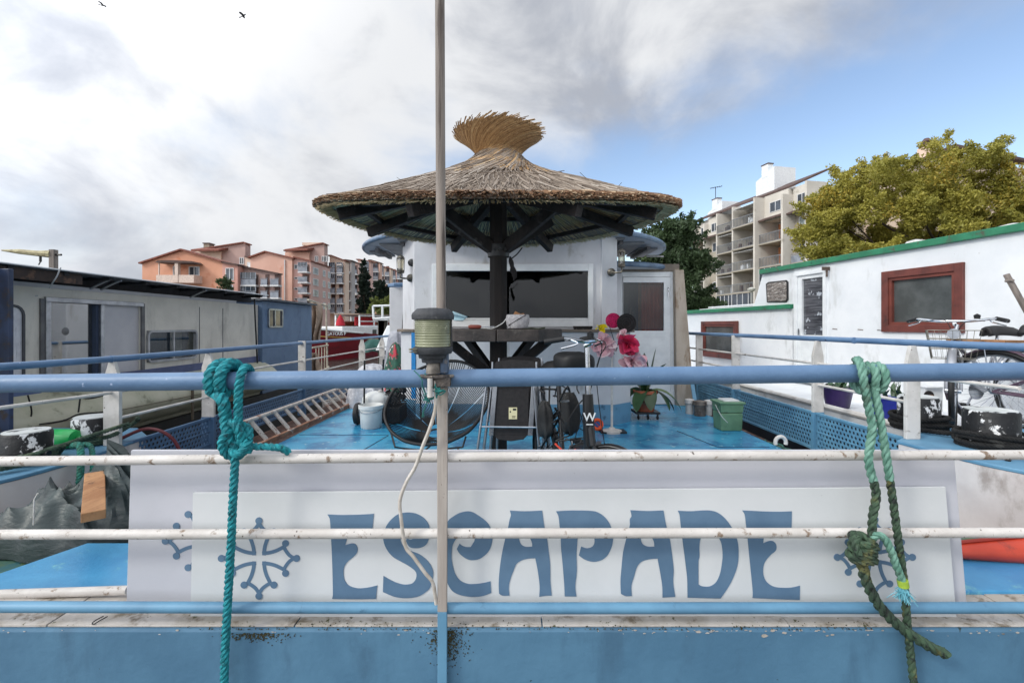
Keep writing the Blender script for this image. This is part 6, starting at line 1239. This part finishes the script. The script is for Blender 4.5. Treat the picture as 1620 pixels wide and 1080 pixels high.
g=G(); g.box((bx(262,Y0),Y0-1.2,bz(449,Y0)),(bx(320,Y0),Y0,bz(437,Y0))); g.box((bx(291,Y0),Y0-1.25,bz(449,Y0)),(bx(296,Y0),Y0-.9,bz(417,Y0))); g.box((bx(264,Y0),Y0-1.1,bz(437,Y0)),(bx(265.5,Y0),Y0-1.0,bz(417,Y0))); b.part('balcony',g,M('stucco_light',(222,200,186),None,.8))
g=G(); g.prism([(bx(262,Y0),Y0-1.35,bz(418,Y0)),(bx(322,Y0),Y0-1.35,bz(419,Y0)),(bx(318,Y0),Y0-1.35,bz(416,Y0)),(bx(290,Y0),Y0-1.35,bz(414.5,Y0)),(bx(266,Y0),Y0-1.35,bz(415,Y0))],(0,1.3,0)); b.part('balcony_roof',g,tile_d)
win(b,O,U_x,N_f,W_(274),bz(436,Y0),W_(285)-W_(274),.95,pane=gl_far); win(b,O,U_x,N_f,W_(299),bz(436,Y0),W_(316)-W_(299),.9)
b2=block('apartment_block','orange-pink side wing with white framed window, right of the orange gable',bx(352,Y0),bx(376,Y0),Y0+.0,46.5,bz(416,Y0),bz(420,Y0),bz(416,Y0)+.01,bx(352.5,Y0),M('stucco_rose',(210,158,144),(200,148,134),.85,ns=.5),tile_d)
O2=Vector((bx(352,Y0),Y0,0)); win(b2,O2,U_x,N_f,bx(357,Y0)-O2.x,bz(443,Y0),bx(370,Y0)-bx(357,Y0),1.2); win(b2,O2,U_x,N_f,bx(358,Y0)-O2.x,bz(460,Y0),bx(369,Y0)-bx(358,Y0),.6)
b3=block('apartment_block','low wing with grey glazed balconies between the orange and peach gables',bx(376,Y0)+.0,bx(440,Y0+1),Y0+1,46.7,bz(421,Y0),bz(432,Y0),bz(421,Y0)+.01,bx(376.5,Y0),stucco_g,tile_d,ov=.1)
O3=Vector((bx(376,Y0),Y0+1,0)); 
for k,(a,c) in enumerate(((377,402),(409,420),(424,438))):
    for zz_ in (bz(450,Y0),bz(470,Y0)): balc(b3,O3,U_x,N_f,bx(a,Y0)-O3.x,zz_,bx(c,Y0)-bx(a,Y0),.7,.65,glaz=(k==0),fh=1.35)
b4=block('apartment_block','tall pinkish grey block with a tiled roof and square chimney, behind the orange gable',bx(307,60),bx(388,60),60,61.2,bz(397,60),bz(385,60),bz(384.5,60),bx(387,60),stucco_g,tile,ov=.2)
g=G(); g.box((bx(307,59.8),59.7,3),(bx(350,59.8),59.97,bz(398,59.8))); b4.part('front_wall',g,stucco_c)
g=G(); g.prism([(bx(306,59),58.5,bz(398.5,59)),(bx(350,59),58.5,bz(398,59)),(bx(389,63),63,bz(385,60)),(bx(345,63),63,bz(385,60))],(0,0,.25)); b4.part('roof_slope',g,tile)
g=G(); g.box((bx(322,60),60,bz(393,60)),(bx(331,60),61,bz(385.5,60))); ch_=b4.part('chimney',g,M('chimney_stone',(150,136,120),None,.9)); g=G(); g.box((bx(321,60),59.9,bz(385.5,60)),(bx(332,60),61.1,bz(384,60))); b4.part('cap',g,tile_d,ch_)
win(b4,Vector((bx(307,60),60,0)),U_x,N_f,bx(379,60)-bx(307,60),bz(418,60),.6,.9,pane=gl_black)
b4b=block('apartment_block','small cream upper block with white shutter between the orange and peach gables',bx(388,60),bx(409,60),60,61.2,bz(407,60),bz(411,60),bz(407,60)+.01,bx(388.5,60),stucco_c,tile_d,ov=.2); win(b4b,Vector((bx(388,60),60,0)),U_x,N_f,bx(391,60)-bx(388,60),bz(423,60),1.0,.7,pane=trim_white)
Y5=52
b5=block('apartment_block','peach gabled apartment block with a white downpipe, centre of the left row',bx(396,Y5),bx(462,Y5),Y5,57.5,bz(408,Y5),bz(409,Y5),bz(399,Y5),bx(421,Y5),stucco_p,tile)
g=G(); g.tube([(bx(451,Y5),Y5-.1,.2),(bx(451,Y5),Y5-.1,bz(411,Y5))],.07,6); b5.part('downpipe',g,whitef)
b6=block('apartment_block','pink block with rows of small windows on its long side and stacked corner balconies',bx(462,Y5),bx(489.5,Y5),Y5+.4,57.9,bz(407,Y5),bz(413,Y5),bz(407,Y5)+.01,bx(462.5,Y5),stucco_k,tile)
O6=Vector((bx(462,Y5),Y5+.4,0)); wB=bx(489,Y5)-bx(474,Y5)
for i,py in enumerate((430,446.5,463,480)):
    balc(b6,O6,U_x,N_f,bx(474,Y5)-O6.x,bz(py,Y5),wB,.9,.62,fh=1.15,glaz=(i==0))
    win(b6,O6,U_x,N_f,bx(460,Y5)-O6.x+.2,bz(py-5,Y5),.85,.28 if i else .55,pane=gl_far if i==0 else gl_black)
O6r=Vector((bx(489.5,Y5),Y5+.4,0))
for py,fl in ((429,0),(447,1),(465,2),(484,3)):
    for px in (495,499,510.5,518.5):
        Yq=(O6r.x)*720/(px-810); z_=bz(py,Y5+.0); h_=.8; win(b6,O6r,U_y,N_r,Yq-Y5-.4,EYE+(515-py)/720*Y5-.2,.75,h_,fr=.09,pane=gl_black)
b7=block('apartment_block','tall pink block with tiled mono-pitch roof and roof terrace, above the peach gable',bx(452,64),bx(513,64),64,65.2,bz(397,64),bz(386,64),bz(385.5,64),bx(512,64),stucco_g,tile,ov=.2)
g=G(); g.box((bx(452,63.8),63.6,3),(bx(490,63.8),63.97,bz(399,63.8))); b7.part('front_wall',g,stucco_p)
g=G(); g.prism([(bx(453,63),62.5,bz(398,63)),(bx(489,63),62.5,bz(397,63)),(bx(516,67),67,bz(386.5,64)),(bx(480,67),67,bz(386.5,64))],(0,0,.25)); b7.part('roof_slope',g,tile)
g=G(); g.box((bx(478,68),68,bz(388,68)),(bx(510,68),69,bz(383.5,68))); b7.part('penthouse',g,stucco_c)
for px in (498,509,514): win(b7,Vector((bx(452,64),64,0)),U_x,N_f,bx(px,64)-bx(452,64),bz(414,64),.5,.8,pane=gl_black)
def bal_block(label,pa,pb,Y,top,eave,wm,cols,floors,rm=tile,pitch=1,depth=1.6):
    bq=block('apartment_block',label,bx(pa,Y),bx(pb,Y),Y,Y+depth,bz(top,Y),bz(eave,Y),bz(top,Y)+.01,bx(pa,Y)+.3,wm,rm,ov=.25)
    Oq=Vector((bx(pa,Y),Y,0)); w_=(bx(pb,Y)-bx(pa,Y))/cols; H=floors
    for py in floors:
        for c in range(cols):
            if (c+int(py))%3 or cols>1: balc(bq,Oq,U_x,N_f,c*w_+.12,bz(py,Y),w_-.24,.7,.75,fh=(17.0/720*Y),awn=random.random()<.25,glaz=random.random()<.3)
            else: win(bq,Oq,U_x,N_f,c*w_+.3,bz(py-4,Y),w_*.6,1.0)
    return bq
random.seed(31)
bal_block('peach block with two columns of grey balconies, right of the small-windowed pink wall',521.5,546,66,405,413,stucco_c,2,(432,448,464,480,494)) 
bal_block('narrow grey balcony block with a low tiled roof, left of the tall cypress',545,556,70,412,413,M('stucco_grey',(176,168,166),None,.85),1,(430,445,460,475,490),tile_d)
bal_block('slim pink block stepping back just left of the tall cypress',555,568,76,414,417,stucco_g,1,(434,449,464,479),tile_d)
bal_block('set back block with small roof seen left of and behind the tall cypress',566,586,84,411,414,stucco_k,2,(430,445,460,475,488),tile)
bal_block('pink block between the two cypresses with loggias',585,601,88,412,416,stucco_p,1,(430,443,457,470,484),tile_d)
bal_block('cream block behind the shorter cypress with loggias',600,618,94,421,425,stucco_c,2,(436,449,462,475,488),tile)
bal_block('farthest cream block beside the wheelhouse wall',617,650,104,427,433,stucco_k,3,(441,453,465,477,489),tile)
# ---------------------------------------------------------------- right: long white apartment building
wb_=Bl('apartment_building','long white and beige apartment building with stepped balconies and fins, behind the right barge')
wbm=M('stucco_white',(206,200,190),(192,186,176),.85,ns=.4,dirt=(170,164,152),ds=.7,dt=.62); wbs=M('stucco_beige',(166,158,144),(150,142,128),.85,ns=.4)
A=Vector((30.3,47,0)); Bq=Vector((27.0,62.4,0)); U=(Bq-A).normalized(); N_=Vector((-U.y,U.x,0)); 
if N_.x>0: N_=-N_
S0=1.0; S1=19; HT=15.0+EYE; 
def q_(g,u0,u1,z0,z1,o0,o1): g.hexa([A+U*a+N_*o+Vector((0,0,zz_)) for zz_ in (z0,z1) for a,o in ((u0,o0),(u1,o0),(u1,o1),(u0,o1))])
g=G(); q_(g,S0,S1,.15,HT-.3,-9,-1.4); wb_.part('wall',g,wbs)
g=G(); 
def rq(u,o,z): return A+U*u+N_*o+Vector((0,0,z))
g.hexa([rq(S0,.5,HT-.35),rq(S1,.5,HT-.35),rq(S1,-4.5,HT+1.9),rq(S0,-4.5,HT+1.9),rq(S0,.5,HT-.15),rq(S1,.5,HT-.15),rq(S1,-4.5,HT+2.1),rq(S0,-4.5,HT+2.1)])
wb_.part('roof',g,tile_d)
def uat(px):   # distance along the facade under a picture column
    k=(px-810)/720; return (k*A.y-A.x)/(U.x-k*U.y)
FH=2.62; random.seed(12)
cols=[(1290,1256,'w'),(1256,1215,'b'),(1215,1175,'B'),(1175,1146,'B'),(1146,1122,'w'),(1122,1104,'b'),(1104,1086,'b')]
for i,(pa,pb,kd) in enumerate(cols):
    a,c=uat(pa),uat(pb); a,c=min(a,c),max(a,c); off=[0,.35,.7,.3,0,-.3,-.6][i]
    g=G(); q_(g,a-.12,a+.12,2.5,HT-.5-(.6 if kd=='b' else 0),-1.4,1.15+off); wb_.part('fin',g,wbm)
    for f in range(6):
        z=HT-.55-FH*(f+1); O_=A+N_*(-1.4+off); 
        if f==0 and kd in 'wb':
            g=G(); q_(g,a+.12,c-.12,z-.1,HT-.4,-1.4,.2+off); wb_.part('upper_wall',g,wbm); win(wb_,A+N_*(.2+off),U,N_,a+(c-a)*.3,z+.75,(c-a)*.45,1.15)
            g=G(); g.hexa([rq(a+.1,.1+off,z+.25),rq(c-.1,.1+off,z+.25),rq(c-.1,1.1+off,z-.15),rq(a+.1,1.1+off,z-.15),rq(a+.1,.1+off,z+.4),rq(c-.1,.1+off,z+.4),rq(c-.1,1.1+off,z),rq(a+.1,1.1+off,z)]); wb_.part('canopy',g,tile_d); continue
        if kd=='w' and f>=1:
            g=G(); q_(g,a+.12,c-.12,z-.1,z+FH-.1,-1.4,-.0+off); wb_.part('bay_wall',g,wbs)
            if i==0: win(wb_,A+N_*(0+off),U,N_,a+.5,z+.15,(c-a)-1.2,2.0,pane=M('bay_glass',(150,160,158),(120,130,130),.2) if f==1 else gl_far); balc(wb_,A+N_*(0+off),U,N_,a+.3,z,(c-a)-.5,.6,.9,back=False,slabm=wbs)
            else: win(wb_,A+N_*(0+off),U,N_,a+(c-a)*.25,z+.7,(c-a)*.5,1.2)
            continue
        g=G(); q_(g,a+.12,c-.12,z-.16,z,-1.4,1.0+off); sl=wb_.part('balcony',g,wbs)
        g=G(); q_(g,a+.14,c-.14,z,z+.07,.93+off,.97+off); q_(g,a+.14,c-.14,z+.95,z+1.02,.9+off,.98+off)
        nbar=16
        for k in range(nbar): uu=a+.2+(c-a-.4)*k/(nbar-1); q_(g,uu-.02,uu+.02,z+.07,z+.95,.93+off,.97+off)
        wb_.part('railing',g,M('rail_grey',(128,132,136),(104,108,112),.5) if 'rail_grey' not in bpy.data.materials else bpy.data.materials['rail_grey'],sl)
        g=G(); q_(g,a+.12,c-.12,z,z+FH-.16,-1.4,-1.32); 
        bw=wb_.part('loggia_wall',g,wbm if kd=='B' else shut if False else wbm,sl)
        if kd=='b' and f in (1,2): g=G(); q_(g,a+(c-a)*.25,a+(c-a)*.85,z,z+2.25,-1.32,-.9); wb_.part('shutter',g,shut,sl); g=G(); q_(g,a+.4,a+(c-a)*.3,z,z+2.2,-1.32,-1.25); wb_.part('loggia_glass',g,gl_black,sl)
        elif f in (4,) and kd!='w' or (i==1 and f==3): 
            g=G(); q_(g,a+.14,c-.14,z+1.02,z+FH-.2,.9+off,.94+off); wb_.part('loggia_glass',g,gl_far,sl); g=G()
            for k in range(5): uu=a+.14+(c-a-.34)*k/4; q_(g,uu,uu+.06,z,z+FH-.2,.94+off,1.0+off)
            wb_.part('mullion',g,whitef,sl)
        else:
            g=G(); q_(g,a+(c-a)*(.2 if f%2 else .45),a+(c-a)*(.75 if f%2 else .9),z+.05,z+2.1,-1.32,-1.25); wb_.part('loggia_glass',g,gl_far if (f+i)%3 else gl_black,sl)
            if (f+i)%2==0: g=G(); g.hexa([rq(a+.3,-1.2+off,z+2.3),rq(c-.3,-1.2+off,z+2.3),rq(c-.3,.9+off,z+2.15),rq(a+.3,.9+off,z+2.15),rq(a+.3,-1.2+off,z+2.34),rq(c-.3,-1.2+off,z+2.34),rq(c-.3,.9+off,z+2.19),rq(a+.3,.9+off,z+2.19)]); wb_.part('awning',g,whitef,sl)
            g=G(); 
            for k in range(3): uu=a+.5+(c-a-1)*random.random(); q_(g,uu,uu+.3,z,z+random.uniform(.5,.85),.2+off,.5+off)
            wb_.part('balcony_clutter',g,trim_white if random.random()<.5 else dark_in,sl)
def chimney(px,py0,py1,w_,lab,d=3.0):
    u=uat(px); g=G(); Yq=(A+U*u).y+2; z1=EYE+(515-py0)/720*Yq; z0=HT+.0
    g.hexa([rq(u-w_,-2.5,z0),rq(u+w_,-2.5,z0),rq(u+w_,-2.5-d,z0),rq(u-w_,-2.5-d,z0),rq(u-w_,-2.5,z1-.6),rq(u+w_,-2.5,z1-1.6),rq(u+w_,-2.5-d,z1-1.6),rq(u-w_,-2.5-d,z1-.6)]); 
    ch=wb_.part('stair_head',g,trim_white); g=G(); q_(g,u-w_*.35,u+w_*.35,z1-1.5,z1,-3.2,-2.48); wb_.part('chimney',g,trim_white,ch); g=G(); q_(g,u-w_*.4,u+w_*.4,z1,z1+.12,-3.25,-2.43); wb_.part('cap',g,tile_d,ch)
chimney(1182,268,300,1.5,''); chimney(1106,320,336,1.6,'')
g=G(); q=P(1132,300,68); g.tube([q-Vector((0,0,2)),q+Vector((0,0,.4))],.05,5); g.tube([q+Vector((-.8,0,.2)),q+Vector((1.0,0,.5))],.04,5)
for k in range(5): g.tube([q+Vector((-.6+k*.35,-.4,.2+k*.07)),q+Vector((-.6+k*.35,.4,.2+k*.07))],.03,4)
wb_.part('aerial',g,black_metal)
# beige building end showing right of the big tree
rbq=Bl('beige_building','beige building end with dark roof and louvred openings, right of the yellow tree','x'); del rbq.t['group']
Yb=44; g=G(); g.prism([(bx(1440,Yb),Yb,.15),(bx(1760,Yb),Yb,.15),(bx(1760,Yb),Yb,bz(290,Yb)),(bx(1560,Yb),Yb,bz(257,Yb)),(bx(1500,Yb),Yb,bz(236,Yb)),(bx(1440,Yb),Yb,bz(262,Yb))],(0,9,0)); rbq.part('wall',g,M('stucco_sand',(206,186,168),(192,172,154),.85,ns=.5))
g=G(); g.beam((bx(1436,Yb),Yb-.3,bz(262,Yb)),(bx(1501,Yb),Yb-.3,bz(234,Yb)),.8,.25); g.beam((bx(1499,Yb),Yb-.3,bz(234,Yb)),(bx(1765,Yb),Yb-.3,bz(289,Yb)),.8,.25); rbq.part('roof',g,tile_d)
g=G(); g.box((bx(1480,Yb),Yb+1,bz(250,Yb)),(bx(1496,Yb),Yb+2,bz(224,Yb))); cq=rbq.part('chimney',g,stucco_c); g=G(); g.lathe([(.6,0),(.62,.15),(.3,.2),(.3,.5),(.45,.55),(.2,.9)],(bx(1488,Yb),Yb+1.5,bz(224,Yb)),14); rbq.part('chimney_pot',g,dark_in,cq,smooth=True)
for k in range(3): g=G(); g.box((bx(1596,Yb),Yb-.04,bz(281+k*6,Yb)),(bx(1615,Yb),Yb,bz(278+k*6,Yb))); rbq.part('louvre',g,dark_in)
# ---------------------------------------------------------------- trees
def leaves_np(centers,radii,n,size,seed,up=.25,flat=.9):
    r_=np.random.RandomState(seed); w_=radii**2; idx=r_.choice(len(centers),n,p=w_/w_.sum()); d=r_.normal(size=(n,3)); d/=np.linalg.norm(d,axis=1)[:,None]; rad=r_.rand(n)**(.42)
    p=centers[idx]+d*(radii[idx]*rad)[:,None]*np.array([1,1,flat]); 
    a=r_.normal(size=(n,3)); a[:,2]+=up; a/=np.linalg.norm(a,axis=1)[:,None]; b=np.cross(a,r_.normal(size=(n,3))); b/=np.linalg.norm(b,axis=1)[:,None]
    s=size*(.6+.8*r_.rand(n))[:,None]; v=np.stack([p-a*s,p+b*s*.42,p+a*s,p-b*s*.42],1).reshape(-1,3)
    return v,idx
def leafmesh(name,v,mat,parent,rn):
    me=bpy.data.meshes.new(name); n=len(v)//4; me.vertices.add(len(v)); off=np.array(WL[parent.name]); me.vertices.foreach_set('co',(v-off).ravel()); me.loops.add(n*4); me.loops.foreach_set('vertex_index',np.arange(n*4)); me.polygons.add(n); me.polygons.foreach_set('loop_start',np.arange(0,n*4,4)); me.polygons.foreach_set('loop_total',np.full(n,4)); me.materials.append(mat)
    at=me.attributes.new('rnd','FLOAT','FACE'); at.data.foreach_set('value',rn.astype(np.float32)); me.update(); me.validate(); o=bpy.data.objects.new(name,me); COL.objects.link(o); o.parent=parent; return o
def leafmat(name,c1,c2,extra):
    m=M(name,c1,c2,.6,rnd=extra); nt=m.node_tree; b=nt.nodes['Principled BSDF']; o=[x for x in nt.nodes if x.type=='OUTPUT_MATERIAL'][0]
    tr=nd(nt,'ShaderNodeBsdfTranslucent'); nt.links.new(b.inputs['Base Color'].links[0].from_socket,tr.inputs[0]); mx=nd(nt,'ShaderNodeMixShader'); mx.inputs[0].default_value=.35; nt.links.new(b.outputs[0],mx.inputs[1]); nt.links.new(tr.outputs[0],mx.inputs[2]); nt.links.new(mx.outputs[0],o.inputs[0]); return m
def tree(name,label,outline,Y,depth,mat,n,size,seed,base,trunk_r=.3,nclump=90,cr=(.5,1.0),group=None,cat='tree'):
    """crown filled inside a silhouette (picture columns/rows at distance Y) given real depth"""
    t=thing(name,label,cat,(base[0],base[1],.15),group); r_=np.random.RandomState(seed)
    poly_=[(P(x,y,Y).x,P(x,y,Y).z) for x,y in outline]; xs_=[p[0] for p in poly_]; zs=[p[1] for p in poly_]
    def inside(x,z):
        c=False; j=len(poly_)-1
        for i in range(len(poly_)):
            xi,zi=poly_[i]; xj,zj=poly_[j]
            if (zi>z)!=(zj>z) and x<(xj-xi)*(z-zi)/(zj-zi)+xi: c=not c
            j=i
        return c
    cs=[];rr=[]; mx=(min(xs_)+max(xs_))/2; hw=(max(xs_)-min(xs_))/2; mz=(min(zs)+max(zs))/2; hz=(max(zs)-min(zs))/2
    while len(cs)<nclump:
        x=r_.uniform(min(xs_),max(xs_)); z=r_.uniform(min(zs),max(zs))
        if not inside(x,z): continue
        e=math.sqrt(max(.05,1-((x-mx)/hw)**2*.8-((z-mz)/hz)**2*.3)); cs.append((x,Y+r_.uniform(-1,1)*depth*e,z)); rr.append(r_.uniform(*cr))
    cs=np.array(cs);rr=np.array(rr)
    # sprays: small outward tips
    tips=[];tr_=[]
    for i in range(len(cs)):
        for k in range(4):
            d=r_.normal(size=3); d[2]=abs(d[2])*.9+.1; d/=np.linalg.norm(d)
            for s in (.8,1.1,1.35): tips.append(cs[i]+d*rr[i]*s); tr_.append(rr[i]*(.34-.12*(s-.8)))
    C_=np.vstack([cs,np.array(tips)]); Rr=np.concatenate([rr*.9,np.array(tr_)])
    v,idx=leaves_np(C_,Rr,n,size,seed+1); cl=r_.rand(len(C_)); cl2=np.where(np.arange(len(C_))<len(cs),cl,cl[np.minimum((np.maximum(np.arange(len(C_))-len(cs),0))//12,len(cs)-1)])
    rn=np.clip(cl2[idx]*.6+r_.rand(n)*.4,0,1); leafmesh('crown',v,mat,t,rn)
    g=G(); bp=Vector((base[0],base[1],.1)); top=Vector((mx,Y,mz)); g.tube([bp,bp+(top-bp)*.5+Vector((.1,0,0)),top],[trunk_r,trunk_r*.7,trunk_r*.4],10)
    for i in range(0,len(cs),max(1,len(cs)//26)):
        e=Vector(cs[i]); s=bp+(top-bp)*r_.uniform(.45,.95); m_=(s+e)/2+Vector((0,0,-.15)); g.tube([s,m_,e],[trunk_r*.3,trunk_r*.18,trunk_r*.06],6)
    g.build('trunk',M('bark',(92,80,68),(66,58,50),.9,ns=4,nst=(1,1,.3)) if 'bark' not in bpy.data.materials else bpy.data.materials['bark'],t,smooth=True); return t
ym=leafmat('foliage_autumn',(176,166,74),(128,132,60),[(.6,.92,(190,166,70)),(.93,1.0,(196,164,60))])
tree('autumn_tree','large tree with yellow green autumn leaves rising behind the right barge','large' and [(1292,430),(1290,395),(1296,365),(1286,330),(1298,300),(1318,286),(1345,284),(1362,278),(1385,280),(1410,264),(1440,262),(1480,258),(1510,252),(1532,254),(1540,276),(1535,300),(1560,345),(1610,338),(1660,338),(1700,380),(1700,470),(1310,470)],25,3.6,ym,300000,.078,3,(22.5,26),.35,330,(.45,.85))
dm=leafmat('foliage_dark',(78,98,62),(52,70,46),[(.7,1.0,(104,124,76))])
tree('green_tree','dark green bushy tree behind the wheelhouse, left of the white apartment building',[(1010,410),(1018,385),(1035,370),(1056,358),(1075,360),(1092,378),(1104,410),(1110,440),(1118,490),(1090,500),(1020,500)],30,2.4,dm,52000,.12,7,(11.3,30.5),.3,110,(.5,.85))
cm=leafmat('foliage_cypress',(34,52,38),(22,38,28),[(.8,1,(48,66,44))])
tree('cypress','tall slim dark cypress in front of the pink blocks',[(575,411),(579,425),(583,450),(586,475),(587,498),(565,498),(567,470),(570,440),(573,420)],56,1.0,cm,30000,.10,9,(bx(576,56),56.2),.2,150,(.18,.3),'cypresses')
tree('cypress','shorter broad dark cypress just left of the wheelhouse',[(602,444),(608,450),(613,462),(613,477),(593,477),(592,462),(597,450)],54,1.0,cm,16000,.12,10,(bx(602,54),54.2),.2,90,(.22,.34),'cypresses')
hm=leafmat('foliage_hedge',(112,122,58),(86,98,48),[(.7,1,(134,138,66))])
tree('hedge','rounded olive green shrub mass below the cypresses beside the wheelhouse',[(585,500),(588,484),(600,477),(618,474),(640,478),(648,505),(640,512),(590,512)],50,1.6,hm,9000,.14,11,(bx(615,50),50.2),.12,26,(.5,.8),None,'hedge')
tree('shrub','small conifer against the orange block just above the houseboat roof',[(352,456),(354,446),(358,440),(363,447),(365,458)],43.5,.5,dm,1500,.1,12,(bx(358,43.5),43.6),.08,8,(.25,.4),None,'shrub')
# street lamp by the white building
sl_=thing('street_lamp','grey lamp post standing in front of the white apartment building','street lamp',(PX(1189,40),40,.15)); g=G(); q=P(1189,462,40); g.tube([(q.x,40,.15),q],.09,8); g.build('pole',M('lamp_grey',(150,152,148),None,.6),sl_,smooth=True); g=G(); g.lathe([(.1,0),(.3,.15),(.34,.3),(.1,.42)],q,14); g.build('lamp_head',M('lamp_white',(206,206,198),None,.4),sl_,smooth=True)
